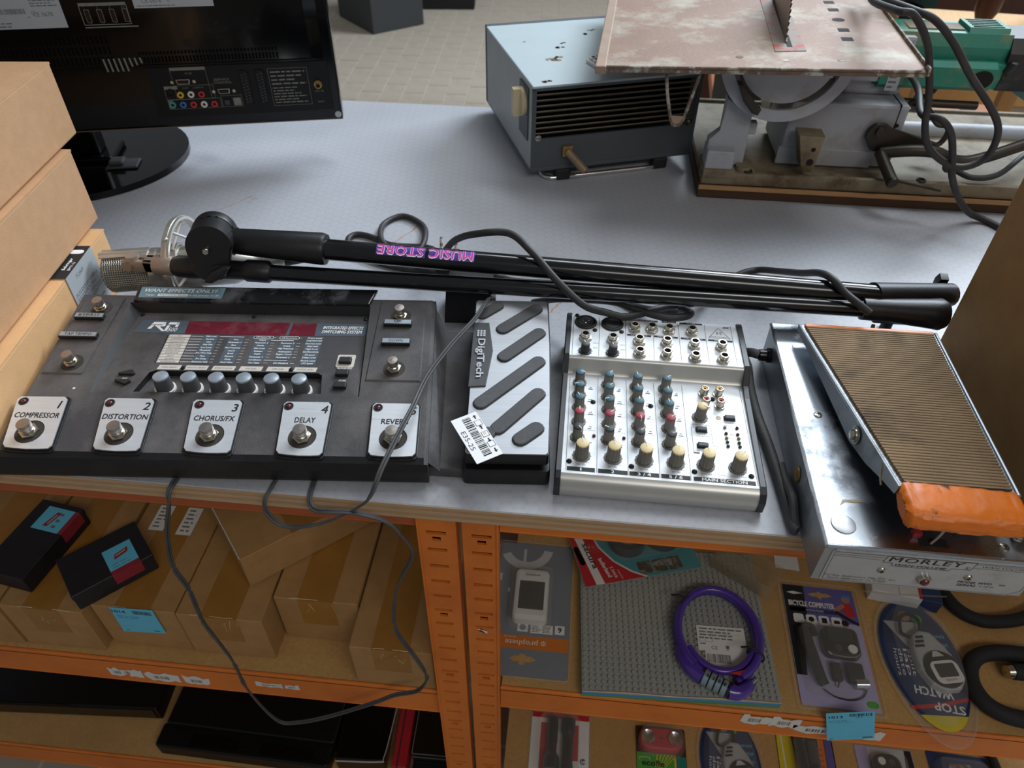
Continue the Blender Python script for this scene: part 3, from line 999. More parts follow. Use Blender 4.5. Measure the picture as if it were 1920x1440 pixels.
for k, t in enumerate(('TONE LIBRARY', 'EFFECTS LIBRARY', 'EFFECTS LEVEL', 'AMP GAIN', 'AMP LEVEL', 'MASTER LEVEL')):
    x = 128.6 + k * 27.6
    b.mat(0).quad([(x - 12, -9.8, 0), (x + 11, -9.8, 0), (x + 12, -3.3, 0), (x - 10.8, -3.3, 0)])
    b.mat(2).text(t, x, -6.6, 2.2, w=min(19, len(t) * 1.35), z=.1)
obj('legend_table', b, ['tag_bone', 'ink_white', 'ink_soft', 'ink', 'panel_slate'], UN, label='printed effects parameter table')
for k in range(6):
    b = B(T(131.8 + k * 27.2, 88.6, 34))
    b.lathe([(10.2, 0), (10.2, 2.4), (8.4, 2.6)], None, 24, False)
    kn = obj('knob', b, 'knob_ring', UN)
    b = B(T(131.8 + k * 27.2, 88.6, 34))
    b.lathe([(8.5, 2.2), (7.6, 17)], None, 24, False)
    obj('skirt', b, 'knob_grey', kn)
    b = B(T(131.8 + k * 27.2, 88.6, 34))
    b.lathe([(7.6, 17), (7.3, 18.6), (4, 19.6), (0.01, 19.8)], None, 24, False)
    obj('cap', b, 'knob_cap', kn)
for (u, v, fr) in ((305.3, 126, 1), (305.4, 108, 0), (306.4, 90.4, 0)):
    b = B(PN(u, v, 0.2))
    if fr:
        b.mat(1).prism(rrect(-9.2, -8.8, 9.2, 10.2, 2), 0, .5)
        b.mat(2).text('AMP/CABINET', 0, 7.6, 2, w=13, z=.6).text('BYPASS', 0, 5, 2, w=8, z=.6)
    b.mat(0).box((-6.4, -4.2, 0), (6.4, 3.6, 4.2), 1.0)
    obj('push_button', b, ['rubber_black', 'tag_bone', 'ink_soft'], UN)
b = B(PN(306, 116, 0.2))
b.text('PEDALBOARD', 0, 0.4, 2.4, w=15, bold=.01).text('STORE', 0.6, -17.4, 2.4, w=7, bold=.01).text('EDIT', -216, -19.5, 2.2, w=5)
obj('lettering', b, 'ink_white', UN)
for v, s in ((102.6, 1), (91.5, -1)):
    b = B(PN(90.2, v, 0.2))
    b.prism([(-8, -2 * s), (-8, 0), (4, 5 * s), (8, 0.5 * s), (7, -2 * s)][::s], 0, 2.6, bev=.5)
    obj('arrow_button', b, 'rubber_black', UN)
for (u, v) in ((70.9, 195), (192.9, 194.7), (315, 193.6), (143.1, 112.6), (252.4, 113)):
    b = B(PN(u, v, 0.1))
    b.lathe([(2.3, 0), (2.2, .9), (1.2, 1.4), (.01, 1.2)], None, 12, False)
    obj('screw', b, 'screw_black', UN)

# web between body and expression pedal
b = B()
b.prism([(400, 10), (434, 8), (434, 216), (388, 216)], 3, 14, bev=1.5)
b.quads([[(397, 8, 27), (388, 215, 50)], [(411, 6, 13.8), (402, 214, 16)]][::-1])
obj('side_web', b, 'dusty_black', UN)
# expression pedal base and rocking treadle
b = B()
b.prism(rrect(432, 2, 513, 222, 5), 2, 20, bev=2)
b.box((436, 30, 20), (509, 218, 30), 2)
obj('pedal_base', b, 'unit_front', UN)
TM = T(433, 6, 33.5) @ R(5.4, 'X')
out = [(1, 2), (3, 0), (76, 0), (78, 2), (81, 60), (82, 140), (81, 209), (78, 212), (3, 212), (1, 209)]
b = B(TM)
b.prism([(x, y) for x, y in out], -9, 4.2, bev=1)
tread = obj('treadle', b, 'unit_front', UN)
b = B(TM)
b.prism([(2, 3), (4, 1), (75, 1), (77, 3), (79.6, 60), (80.6, 140), (79.6, 208), (77, 210.5), (4, 210.5), (2, 208)], 4.2, 5.4, bev=.3)
obj('face_plate', b, 'brushed_alu', tread, label='brushed aluminium plate')
for (ax, ay, bx, by, r) in ((9.5, 186, 25.5, 200.5, 6.2), (32, 164.5, 67, 196.5, 7), (34.5, 123.5, 70, 159, 7), (13.5, 60.5, 69, 117, 7.2), (31, 30, 68.5, 73.5, 7.2),
                            (52, 17.5, 66.5, 30.5, 7.4), (12, 16, 22, 24, 7)):
    b = B(TM @ T(0, 0, 5.45))
    b.prism(capsule(ax, ay, bx, by, r + .7), 0, .35)
    b.prism(capsule(ax, ay, bx, by, r), .2, 2.4, bev=1.2)
    obj('grip_pad', b, 'pad_rubber', tread, label='dark rubber grip strip')
b = B(TM @ T(0, 0, 5.45))
b.prism([(0.2, 81), (17.3, 82.5), (22.8, 132), (17.4, 173), (1.2, 173)], 0, 1.6, bev=.6)
lg = obj('logo_plate', b, 'pad_rubber', tread, label='dark plate with raised white lettering')
b = B(TM @ T(0, 0, 6.9))
for k in range(3):
    for j in range(3):
        b.box((5.4 + k * 3.2, 151 + j * 3.3, 0), (7.8 + k * 3.2, 153.6 + j * 3.3, 1.4), .2, seg=1)
b.text('DigiTech', 9.6, 120, 7.2, w=54, bold=.03, rot=-90, z=1.2)
b.text('DigiTech', 9.6, 120, 7.2, w=54, bold=.03, rot=-90, z=.6)
obj('lettering', b, 'brushed_alu', lg)

tagp = thing('price_tag', 'white barcode tag printed E35-25 stuck on the brushed aluminium treadle', 'tag', (0, 0, 0))
UM = T(-515, 403, .3) @ R(4.6)
TW = UM @ TM
b = B(TW @ T(11.6, 17.4, 8.1) @ R(-61.5) @ R(-1.5, 'Y'))
b.box((-28.5, -13, 0), (28.5, 13, .35))
b.mat(1).bars(-25, -3.5, 24, 4.5, 34, .42, seed=6).text('E35-25', 1, -8.6, 4.6, w=24, z=.42)
for k, (x, t) in enumerate(((-21, 0), (-7, 0), (7, 1), (20, 1))):
    s = 1 if t else -1
    b.mat(1).quad([(x - .9 * s, 8.3, .42), (x + 2.2 * s, 8.3, .42), (x + 2.2 * s, 9.7, .42), (x - .9 * s, 9.7, .42)][::s]).quad([(x + 2 * s, 7, .42), (x + 4.4 * s, 9, .42), (x + 2 * s, 11, .42)][::s])
for k, x in enumerate((-14.5, .5, 13.5)):
    b.mat(1).rect(x - 3.4, 5.6, x + 3.4, 12.2, .42)
    b.mat(0).rect(x - 2.9, 6.1, x + 2.9, 11.7, .5)
    if k == 1:
        b.mat(2).rect(x - 2.6, 7.6, x + 1.0, 8.4, .55).rect(x - 2.6, 9.2, x + 1.0, 9.8, .55)
obj('paper_strip', b, ['paper_white', 'ink', 'pack_yellow'], tagp)

# ------------------------------------------------------------------ power adapter and its thin twin cord
AD = thing('power_adapter', 'black mains adapter block with thin twin cord draped over the effects unit', 'adapter', (-115, 712, .3), 3)
b = B()
vs = [(-29, -26, 2), (29, -26, 2), (29, 26, 2), (-29, 26, 2), (-26, -22, 42), (26, -22, 42), (26, 22, 42), (-26, 22, 42)]
b.add(vs, [(3, 2, 1, 0), (4, 5, 6, 7), (0, 1, 5, 4), (1, 2, 6, 5), (2, 3, 7, 6), (3, 0, 4, 7)])
b.box((-29, -26, 0), (29, 26, 2.2))
obj('housing', b, 'boom_plastic', AD)
b = B(T(115, -712, 0).inverted() @ Matrix())
b = B(R(-3) @ T(115, -712, 0))
twin = [(-84, 690, 24), (-83, 676, 46), (-84, 661, 57.3), (-85, 648, 64.5), (-88, 632, 67), (-96, 608, 64.5), (-113, 572, 61), (-130, 528, 55), (-137, 482, 53), (-142, 455, 52), (-151, 415, 44),
        (-159, 398, 26), (-172, 396, 10), (-204, 396, -15), (-232, 396, -27), (-251, 396, -25), (-261, 398, -11), (-262, 403.5, .2), (-260, 414, 2.6), (-258, 434, 2.4)]
def pair(b, pts, r):
    P = spline(pts, 7)
    A, C = [], []
    for i, p in enumerate(P):
        t = (P[min(i + 1, len(P) - 1)] - P[max(i - 1, 0)]).normalized()
        s = t.cross(Vector((0, 0, 1)))
        s = s.normalized() if s.length > 1e-3 else Vector((1, 0, 0))
        a = 0.6 * sin(i * .09)
        s = (s * cos(a) + t.cross(s) * sin(a)) * r * .95
        A.append(p + s)
        C.append(p - s)
    b.tube(A, r, 7, raw=True).tube(C, r, 7, raw=True)
pair(b, twin, 1.35)
obj('cord', b, 'cable_grey', AD)
b = B(R(-3) @ T(115, -712, 0))
tw2 = [(-223, 436, 2.4), (-222, 414, 2.6), (-220, 403.5, .2), (-213, 398, -2), (-199, 394, 3), (-174, 394, 4), (-149, 398, -11), (-136, 399, -34), (-129, 399, -54), (-134, 399, -76), (-147, 399, -110), (-157, 399, -157), (-159, 399, -207), (-146, 400, -254), (-135, 402, -300),
       (-136, 406, -331), (-151, 408, -366), (-181, 408, -384), (-212, 408, -413), (-279, 407, -466), (-328, 405, -492), (-354, 403, -484), (-371, 400, -395), (-371, 399, -317), (-379, 399, -257), (-383, 399, -225), (-380, 399, -160), (-384, 399, -118), (-373, 399, -64), (-356, 398, -16), (-353, 402.5, -.2), (-352, 413, 2.2), (-350, 436, 2.4)]
pair(b, tw2, 1.4)
obj('cord', b, 'cable_grey', AD)
# ------------------------------------------------------------------ small audio mixer (local: x right, y away, z up)
MX = thing('audio_mixer', 'compact silver audio mixer with black end cheeks and rows of coloured knobs', 'mixer', (0, 434, .3), -.3)
mz = lambda v: 26.2 + (v - 8) * .0195
prof = [(2, 2), (.2, 6), (0, 14), (1.2, 20), (4, 24.2), (8, 26.2), (142, 28.8), (145, 32), (147, 44), (148.5, 46.4), (150.5, 47), (219, 47), (221, 45), (221, 2)]
def shell(b, xa, xb, pr, caps=False):
    rows = [[(xa, v, z), (xb, v, z)] for v, z in pr]
    b.quads([r[::-1] for r in rows][::-1], True)
    if caps:
        b.quad([(xa, v, z) for v, z in pr]).quad([(xb, v, z) for v, z in pr][::-1])
b = B()
shell(b, 5.5, 183.5, prof[:6])
obj('front_lip', b, 'mixer_cream', MX, label='cream-silver rounded front lip')
b = B()
shell(b, 5.5, 183.5, prof[6:11])
obj('panel_step', b, 'mixer_cream', MX, label='cream step below the sockets')
b = B()
shell(b, 5.5, 183.5, prof[11:])
obj('back_edge', b, 'mixer_cream', MX)
b = B()
shell(b, 5.5, 183.5, prof[5:7])
shell(b, 5.5, 183.5, prof[10:12])
faceplate = obj('front_panel', b, 'mixer_panel', MX)
cheek = [(4, 0), (-1.5, 5), (-2, 18), (2, 25.5), (9, 28.2), (30, 29), (120, 31.5), (136, 34), (143, 44), (150, 49), (219, 49.5), (223, 46), (223, 0)]
for xa, xb in ((0, 5.8), (183.2, 189)):
    b = B()
    n = len(cheek)
    ia = [(xa + (1.2 if xa == 0 else 0), v + .0, z) for v, z in cheek]
    ib = [(xb - (1.2 if xb == 189 else 0), v, z) for v, z in cheek]
    if xa == 0:
        oa = [(xa, v + (1.2 if v < 110 else -1.2), max(0, z - 1.4)) for v, z in cheek]
        rings = [oa, ia, ib]
    else:
        oa = [(xb, v + (1.2 if v < 110 else -1.2), max(0, z - 1.4)) for v, z in cheek]
        rings = [ia, ib, oa]
    for r0, r1 in zip(rings, rings[1:]):
        for i in range(n):
            j = (i + 1) % n
            b.quad([r0[i], r1[i], r1[j], r0[j]])
    b.quad(rings[0][::-1]).quad(rings[-1])
    obj('end_cheek', b, 'mixer_end', MX)
PM = lambda x, y, h=0: T(x, y, mz(y) + h) @ R(1.1, 'X')
PU = lambda x, y, h=0: T(x, y, 47 + h)
# printing on both panels
b = B(PM(0, 0, .12))
for (x0, y0, x1, y1) in ((8.3, 136, 10, 11), (36.9, 138, 38, 11), (65.7, 138, 66.5, 11), (93.6, 136, 95.1, 11), (122, 136, 122.8, 11), (180.1, 136, 181.6, 11)):
    b.quad([(x1 - .2, y1, 0), (x1 + .2, y1, 0), (x0 + .2, y0, 0), (x0 - .2, y0, 0)])
for (x0, x1, t) in ((10.7, 36.3, '1'), (39.1, 65.9, '2'), (67.5, 94.2, '3 / 4'), (96, 122.2, '5 / 6'), (125, 180, 'MAIN SECTION')):
    b.mat(0).rect(x0, 10.8, x1, 15.8)
    b.mat(1).text(t, (x0 + x1) / 2, 13.3, 3.4, w={'1': 1.1, '2': 2.6, 'MAIN SECTION': 40}.get(t, 12), bold=.02, z=.08)
b.mat(2)
KX = [(18.3, 128.3), (18.4, 110.5), (19, 92.8), (19.3, 73), (18.9, 52.4), (23.6, 29.9)]
DX = [0, 29.0, 57.6, 86.4]
def ticks(x, y, r):
    for k in range(11):
        a = radians(-60 + 30 * k)
        b.quad([(x + (r + d) * cos(a + e), y + (r + d) * sin(a + e), 0) for d, e in ((0, -.04), (1.1, -.04), (1.1, .04), (0, .04))])
    for k in range(22):
        a, a2 = radians(-60 + 13.6 * k), radians(-60 + 13.6 * (k + 1))
        b.quad([(x + q * cos(w), y + q * sin(w), 0) for q, w in ((r, a), (r + .22, a), (r + .22, a2), (r, a2))])
for c in range(4):
    for i, (kx, ky) in enumerate(KX):
        ticks(kx + DX[c], ky, 6.6 if i < 5 else 8.0)
        if i < 5:
            b.text(('HI', 'MID', 'LO', 'FX', ('PAN', 'PAN', 'BAL', 'BAL')[c])[i], kx + DX[c] + 11.5, ky - 5.5, 1.5, bold=.01)
            b.lines(kx + DX[c] + 9, ky - 9.4, kx + DX[c] + 14, ky - 6.8, 1, seed=i + c)
    b.text('LEVEL', KX[5][0] + DX[c], 19.4, 1.8, w=8)
    b.text('EQ', KX[0][0] + DX[c] + 11.5, 121, 1.5)
    b.text('+15', KX[5][0] + DX[c] + 6, 22, 1.3)
    for y in (83.6, 62.6, 101.5):
        b.rect(KX[0][0] + DX[c] + 4, y - .1, KX[0][0] + DX[c] + 17, y + .1)
for (x, y) in ((137.3, 30.2), (165.9, 29.7), (136.8, 91.5)):
    ticks(x, y, 7.6)
b.text('PHONES', 137, 20, 1.9, w=10).text('CTRL ROOM', 149.5, 20, 1.4, w=8).text('MAIN MIX', 166, 19.8, 2.0, w=14).text('TAPE OUT', 158, 104.3, 1.9, w=13).text('IN', 147.5, 104.6, 1.9)
b.text('AUX RETURN', 136.7, 81.4, 1.9, w=17).text('PHANTOM', 165.6, 87, 1.5, w=10).text('TAPE TO', 137, 69.4, 1.5, w=10).text('CTRL ROOM', 137, 66.6, 1.5, w=12).text('TAPE TO MIX', 135, 47.6, 1.5, w=12)
b.text('POWER', 160, 83.6, 1.2).text('+48 V', 171, 83.8, 1.2).text('CLIP', 165.5, 72, 1.2).text('L', 160.5, 51.4, 1.2).text('R', 171.4, 51.4, 1.2).text('L', 146, 119, 1.3).text('R', 138, 116, 1.3)
for (x0, y0, x1, y1) in ((127.4, 44, 127.8, 78), (127.4, 77.8, 146.5, 78.1), (146.2, 56, 146.5, 78), (127.4, 44, 133, 46), (146.3, 55, 152, 55.3)):
    b.rect(x0, y0, x1, y1)
for y in (72, 66.4, 61, 56):
    b.rect(161.6, y - .1, 169.4, y + .1)
obj('panel_print', b, ['ink', 'ink_white', 'ink_soft'], MX)
b = B(PU(0, 0, .12))
for (x0, y1, x1, y0) in ((8, 217, 8.4, 151), (35.8, 217, 35.9, 151), (63.8, 217.5, 63.8, 151), (93.4, 190, 92.6, 151), (120.4, 217, 120.4, 152), (148.7, 217, 148.4, 152), (176.6, 218, 176.4, 152)):
    b.quad([(x1 - .2, y0, 0), (x1 + .2, y0, 0), (x0 + .2, y1, 0), (x0 - .2, y1, 0)])
for (x0, x1, y, t) in ((65.5, 99, 217, 'STEREO AUX RETURN'), (103.2, 118.9, 217.6, 'FX SEND'), (122, 146.6, 217, 'PHONES'), (65.4, 90.8, 190.3, 'LINE IN 3/4'), (93.4, 118.9, 190.8, 'LINE IN 5/6'),
                       (121.9, 148, 190.6, 'CTRL ROOM OUT'), (150.6, 176, 190.8, 'MAIN OUT')):
    b.mat(0).rect(x0, y - 1.6, x1, y + 1.4)
    b.mat(1).text(t, (x0 + x1) / 2, y, 1.7, w=min(x1 - x0 - 2, len(t) * 1.5), z=.08)
b.mat(2)
for x in (21.6, 49.9):
    ticks(x, 158, 7)
    b.text('TRIM', x + 10.5, 164, 1.6).text('+10 +60', x - 6, 150.6, 1.2).text('LINE IN', x + 11, 172, 1.3)
for (x, y, t) in ((88, 174, 'L'), (88, 157, 'R'), (116, 174, 'L'), (116, 157, 'R'), (145, 176, 'L'), (145, 157, 'R'), (172.5, 176, 'L'), (172.5, 158, 'R'), (100, 171.5, 'MONO'), (73, 168, 'MONO')):
    b.text(t, x, y, 1.5)
b.mat(0).text('IMP', 171.6, 213.6, 2.6, w=6.4, bold=.05, shear=.15)
b.mat(2).quad([(151, 194.4, 0), (174.6, 194.4, 0), (174.0, 194.9, 0), (151.8, 194.9, 0)]).quad([(151, 194.4, 0), (151.9, 194.4, 0), (163.2, 212.2, 0), (162.8, 212.6, 0)]).quad([(174.6, 194.4, 0), (163.2, 212.6, 0), (162.8, 212.2, 0), (173.7, 194.4, 0)])
for r0, a0, a1 in ((2.4, -60, 60), (1.2, -60, 60), (2.4, 120, 240), (1.2, 120, 240), (3.6, -50, 50), (3.6, 130, 230)):
    for k in range(6):
        p, q = radians(a0 + (a1 - a0) * k / 6), radians(a0 + (a1 - a0) * (k + 1) / 6)
        b.quad([(162.9 + r * .7 * cos(w), 203.5 + r * sin(w), 0) for r, w in ((r0, p), (r0 + .6, p), (r0 + .6, q), (r0, q))])
b.text('behringer', 162.9, 196.8, 2.2, w=18)
obj('panel_print', b, ['ink', 'ink_white', 'ink_soft'], MX)

def pot(x, y, r, h, body, cap, M, ang, line='paper'):
    b = B(M(x, y, .1))
    b.lathe([(r + 2.3, 0), (r + 2.2, 1), (r + .9, 1.1)], None, 20, False)
    b.lathe([(r * 1.12, .8), (r * 1.12, 3), (r * 1.02, 3.6), (r, h - .6)], None, 24, False, flute=.10)
    k = obj('knob', b, body, MX)
    b = B(M(x, y, .1))
    b.lathe([(r, h - .7), (r * .98, h + .5), (r * .80, h + 1.1), (.01, h + 1.2)], None, 24, False, flute=.06)
    obj('cap', b, cap, k)
    b = B(M(x, y, .1) @ R(ang))
    b.box((-.45, r * .15, h + .6), (.45, r * 1.0, h + 1.45), 0).box((-.4, r * .9, h - 3.4), (.4, r * 1.09, h + 1.2))
    obj('pointer', b, line, k)
ANG = [[-40, 160, 90, 60, -80, 5], [20, 10, 170, 10, 120, 5], [75, 70, 60, -110, 10, 0], [10, 60, 70, 5, -20, -12]]
for c in range(4):
    for i, (kx, ky) in enumerate(KX):
        cap = ('pot_teal', 'pot_teal', 'pot_teal', 'pot_red', 'pot_charcoal', 'pot_cream')[i]
        if i < 5:
            pot(kx + DX[c], ky, 4.7, 15.5, 'pot_grey', cap, PM, ANG[c][i] - 60)
        else:
            pot(kx + DX[c], ky, 6.1, 17.5, 'pot_grey', cap, PM, ANG[c][i])
pot(137.3, 30.2, 6.1, 17.5, 'pot_grey', 'pot_cream', PM, 5)
pot(165.9, 29.7, 6.1, 17.5, 'pot_grey', 'pot_cream', PM, -35)
pot(136.8, 91.5, 5.2, 16.5, 'pot_grey', 'pot_cream', PM, -120)
pot(21.6, 157.8, 4.4, 10, 'pot_charcoal', 'knob_grey', PU, 20)
pot(49.9, 157.3, 4.4, 10, 'pot_charcoal', 'knob_grey', PU, 10)
for (x, y) in ((21.3, 178.4), (50.2, 178), (73.4, 200), (91.6, 200.5), (109.8, 200.3), (133.9, 200.4), (77.7, 178.2), (106.6, 179), (135.1, 178.4), (163.2, 179), (77.7, 158.2), (105.5, 159), (134.2, 157.6), (163, 158.4)):
    b = B(PU(x, y, .1))
    b.prism(ngon(0, 0, 7.0, 6, .4 + x), 0, 2.6, bev=.5)
    b.lathe([(6.2, 2.4), (6.0, 3.4), (4.9, 3.6), (4.9, 7.4), (4.5, 7.8), (3.4, 7.8), (3.3, 2)], None, 20, False)
    b.mat(1).lathe([(3.4, 4), (.01, 4)], None, 20, False)
    obj('jack_socket', b, ['nickel', 'hole_black'], MX)
for x in (21.1, 49.8):
    b = B(PU(x, 206.3, .1))
    b.lathe([(12, 0), (12, 1.4), (11, 2.2), (9.8, 2.2), (9.6, .6)], None, 28, False)
    b.lathe([(8.8, .5), (8.8, 1.8), (8.2, 2.1), (.01, 2.1)], None, 28, False)
    b.mat(1).lathe([(9.7, .45), (8.7, .45)], None, 28, False)
    for (px, py) in ((-3.4, 1.6), (3.4, 1.6), (0, -2.8)):
        b.mat(1).lathe([(1.5, 2.15), (.01, 2.2)], T(px, py, 0), 10, False)
        b.mat(2).lathe([(.8, 2.25), (.01, 2.4)], T(px, py, 0), 8, False)
    obj('xlr_socket', b, ['xlr_black', 'hole_black', 'chrome'], MX)
for (x, y, c) in ((143.4, 125.5, 'rca_yellow'), (158, 126.5, 'rca_yellow'), (143.6, 110.4, 'rca_red'), (157.7, 109.8, 'rca_red')):
    b = B(PM(x, y, .1))
    b.lathe([(5.6, 0), (5.4, 1.2), (4.3, 1.4), (4.2, 8.2), (3.7, 8.6), (3.0, 8.6)], None, 18, False)
    b.mat(1).lathe([(3.1, 8.5), (2.9, 7.9), (1.3, 7.9), (1.2, 6)], None, 18, False)
    b.mat(2).lathe([(1.25, 7), (.01, 7)], None, 10, False)
    obj('phono_socket', b, ['nickel', c, 'hole_black'], MX)
for (x, y) in ((165.5, 92.8), (136.9, 74.4), (136.6, 53.8)):
    b = B(PM(x, y, .1))
    b.box((-5.6, -3.1, 0), (5.6, 3.1, .7), .2, seg=1).box((-4.9, -2.5, .6), (4.9, 2.5, 3.4), .7)
    obj('push_button', b, 'pot_charcoal', MX)
for (x, y, c) in ((159.7, 80.1, 'led_clear'), (171.2, 80.3, 'led_red'), (160, 72.1, 'led_red'), (170.9, 71.9, 'led_red'), (159.9, 66.2, 'led_yellow'), (171.2, 66.6, 'led_yellow'), (160.1, 61.1, 'led_green'),
                  (171, 61, 'led_green'), (160.2, 55.9, 'led_green'), (171.2, 56.2, 'led_green'), (34.5, 55.4, 'led_red'), (62.8, 55.5, 'led_red')):
    b = B(PM(x, y, .1))
    b.lathe([(1.7, 0), (1.5, 1.4), (.8, 2.1), (.01, 2.3)], None, 12, False)
    obj('led', b, c, MX)
for f, x, y in [(PM, 32.7, 101.6), (PM, 89.6, 102.1), (PM, 151.3, 118.5), (PM, 12.5, 21.7), (PM, 69.4, 21.5), (PM, 126.3, 21.4), (PM, 177.1, 21.4), (PU, 11.5, 218), (PU, 31.2, 193.8), (PU, 59.5, 193.9)]:
    b = B(f(x, y, .1))
    b.lathe([(2.6, 0), (2.5, .8), (1.5, 1.5), (.01, 1.6)], None, 14, False)
    b.mat(1).box((-1.2, -.25, 1.55), (1.2, .25, 1.7)).box((-.25, -1.2, 1.55), (.25, 1.2, 1.7))
    obj('screw', b, ['screw_black', 'hole_black'], MX)
b = B(PM(155, 93, .1))
b.lathe([(2.6, 0), (2.5, .15), (.01, .2)], None, 14, False)
obj('rust_spot', b, 'copper_pipe', MX)
# ------------------------------------------------------------------ chrome wah-volume pedal (local: x right, y away, z up)
MO = thing('wah_pedal', 'old chrome wah-volume foot pedal with ribbed rubber treadle and orange tape at its toe', 'guitar pedal', (219, 369, .3), 0)
b = B()
b.prism([(0, 0), (169, 0), (174, 292), (3, 292)], 46, 48.2, bev=1.6, smooth=False)
rows = [[(0, 0, 0), (3, 292, 0)], [(0, 0, 46), (3, 292, 46)]]
obj('top_plate', b, 'morley_chrome', MO, label='scuffed mirror chrome top')
b = B()
b.prism([(.6, .8), (168.4, .8), (173.4, 291), (3.6, 291)], 0.5, 46.2)
obj('casing', b, 'morley_side', MO)
b = B()
b.tube([(1, .4, 46.6), (168.4, .4, 46.6)], 1.7, 8, raw=True).tube([(.6, .5, 46.4), (3.4, 291, 46.4)], 1.5, 8, raw=True)
obj('edge_bead', b, 'chrome', MO)
FP = lambda x, z, h=0: T(x, .75 - h, z) @ R(90, 'X')
b = B(FP(0, 0, 0))
b.prism([(7, 2.5), (11, .8), (157, .8), (167, 8), (167, 40.5), (164, 43), (10, 43), (7, 40)], 0, .9, bev=.3)
pl = obj('label_plate', b, 'morley_label', MO, label='worn aluminium front label plate')
b = B(FP(0, 0, .95))
def stroke(pts, w=.28):
    for p, q in zip(pts, pts[1:]):
        d = Vector((q[0] - p[0], q[1] - p[1]))
        n = Vector((-d.y, d.x)).normalized() * w
        b.quad([(p[0] - n.x, p[1] - n.y, 0), (q[0] - n.x, q[1] - n.y, 0), (q[0] + n.x, q[1] + n.y, 0), (p[0] + n.x, p[1] + n.y, 0)])
stroke([(9, 40.6), (165, 40.6)])
stroke([(12, 37.8), (51, 37.8)], .2)
stroke([(50.5, 41), (48.5, 32), (56, 32), (57, 28), (101, 28), (102.5, 31), (117, 31), (119, 41), (50.5, 41)])
stroke([(10, 36), (49.5, 34.4)], .2)
stroke([(119, 39), (165, 39)], .2)
stroke([(118, 34), (165, 34)], .2)
stroke([(9, 40), (9, 4), (12, 2.2), (156, 2.2), (165.4, 8.6), (165.4, 40)], .22)
b.text('MORLEY', 81.5, 36.8, 6.0, w=58, shear=.12, space=1.12, bold=.02)
b.text('WAH-VOLUME', 79, 30.1, 2.5, w=40, bold=.012, shear=.3)
b.text('R', 113.8, 33.4, 1.7, bold=.01)
for k in range(14):
    a, c = 2 * pi * k / 14, 2 * pi * (k + 1) / 14
    stroke([(113.8 + 1.7 * cos(a), 33.4 + 1.7 * sin(a)), (113.8 + 1.7 * cos(c), 33.4 + 1.7 * sin(c))], .12)
b.text('WAH-VOLUME', 142, 36.6, 2.6, w=36, shear=.3)
b.text('Tel-Ray Electronics Mfg. Co., Inc.', 38, 8.6, 2.3, w=58, shear=.2).text('North Hollywood, Ca. 91605', 36, 5.0, 2.3, w=47, shear=.2)
b.text('MODEL WVO', 127, 14.6, 2.9, w=27, shear=.2, bold=.012).text('SERIAL', 122, 10.6, 2.9, w=15.5, shear=.2, bold=.012)
b.mat(1).lines(132, 9.4, 150, 12, 1, seed=4).rect(146, 13.6, 151, 15.2)
obj('lettering', b, ['ink', 'ink_soft'], pl)
for x in (51, 119):
    b = B(FP(x, 21.5, .9))
    b.lathe([(3.4, 0), (3.2, .8), (2.2, 1.7), (.01, 2)], None, 16, False)
    b.mat(1).box((-1.8, -.3, 1.8), (1.8, .3, 2.1)).box((-.3, -1.8, 1.8), (.3, 1.8, 2.1))
    obj('screw', b, ['nickel', 'hole_black'], pl)
b = B(FP(86.5, 15, .9))
b.lathe([(5.6, 0), (5.6, 2.2), (5.0, 3.6), (4.0, 3.8)], None, 30, False, flute=.07)
jw = obj('jewel_lamp', b, 'nickel', pl)
b = B(FP(86.5, 15, .9))
b.sphere((0, 0, 3.6), 3.9, seg=16, sz=.7)
b = B(FP(86.5, 15, .9))
b.lathe([(4, 3.4), (3.4, 5), (2, 6), (.01, 6.3)], None, 12, False)
o = obj('lens', b, 'led_red', pl, label='dark red jewel lens')
b = B(T(18, 22, 48.2))
b.lathe([(10, 0), (9.6, 1), (6, 2), (.01, 2.4)], None, 28, False)
obj('dome_plug', b, 'satin_metal', MO)
b = B()
b.prism([(20, 42), (25, 46), (33, 45.5), (39, 47), (38, 49), (31, 48.6), (23, 48)], 48.3, 48.6)
obj('glue_smear', b, 'glue_stain', MO)
for (x, y) in ((24, 150), (140, 12)):
    b = B(T(x, y, 48.2))
    b.lathe([(4, 0), (3.6, .9), (2, 1.5), (.01, 1.7)], None, 16, False)
    b.mat(1).box((-2, -.3, 1.6), (2, .3, 1.9)).box((-.3, -2, 1.6), (.3, 2, 1.9))
    obj('screw', b, ['nickel', 'hole_black'], MO)
b = B(T(153, 22, 48.2))
b.lathe([(3.2, 0), (3.2, 16)], None, 12)
for k in range(5):
    b.lathe([(4.6, 1 + k * 3), (5.4, 2.2 + k * 3), (4.6, 3.4 + k * 3)], None, 14, False)
obj('bumper_spring', b, 'nickel', MO)
b = B(T(86, 8, 48.2))
b.box((-12, -1.5, -.2), (10, 7, .25))
b.mat(1).tube([(-4, 1, .5), (2, 5, 5), (6, 8, 12)], 1.0, 6).mat(2).box((-16, 6, .3), (-10, 12, 6))
obj('pull_strip', b, ['hole_black', 'steel_strap', 'sticker_red'], MO)
b = B()
b.cyl((108, 285, 48), (111, 294, 52), 2.6, 2.0, 10)
obj('back_pin', b, 'copper_pipe', MO)
b = B(T(1, 94, 25) @ R(-90, 'Y'))
b.lathe([(7.5, 0), (7.3, 1.6), (5.6, 2.4), (.01, 2.6)], None, 20, False)
obj('side_bolt', b, 'brass_old', MO)
b = B(T(3, 261, 27) @ R(-90, 'Y'))
b.lathe([(8, 0), (8, 4), (6.6, 5), (6.4, 12), (4.4, 12.4)], None, 18)
obj('strain_relief', b, 'gloss_black', MO)
b = B()
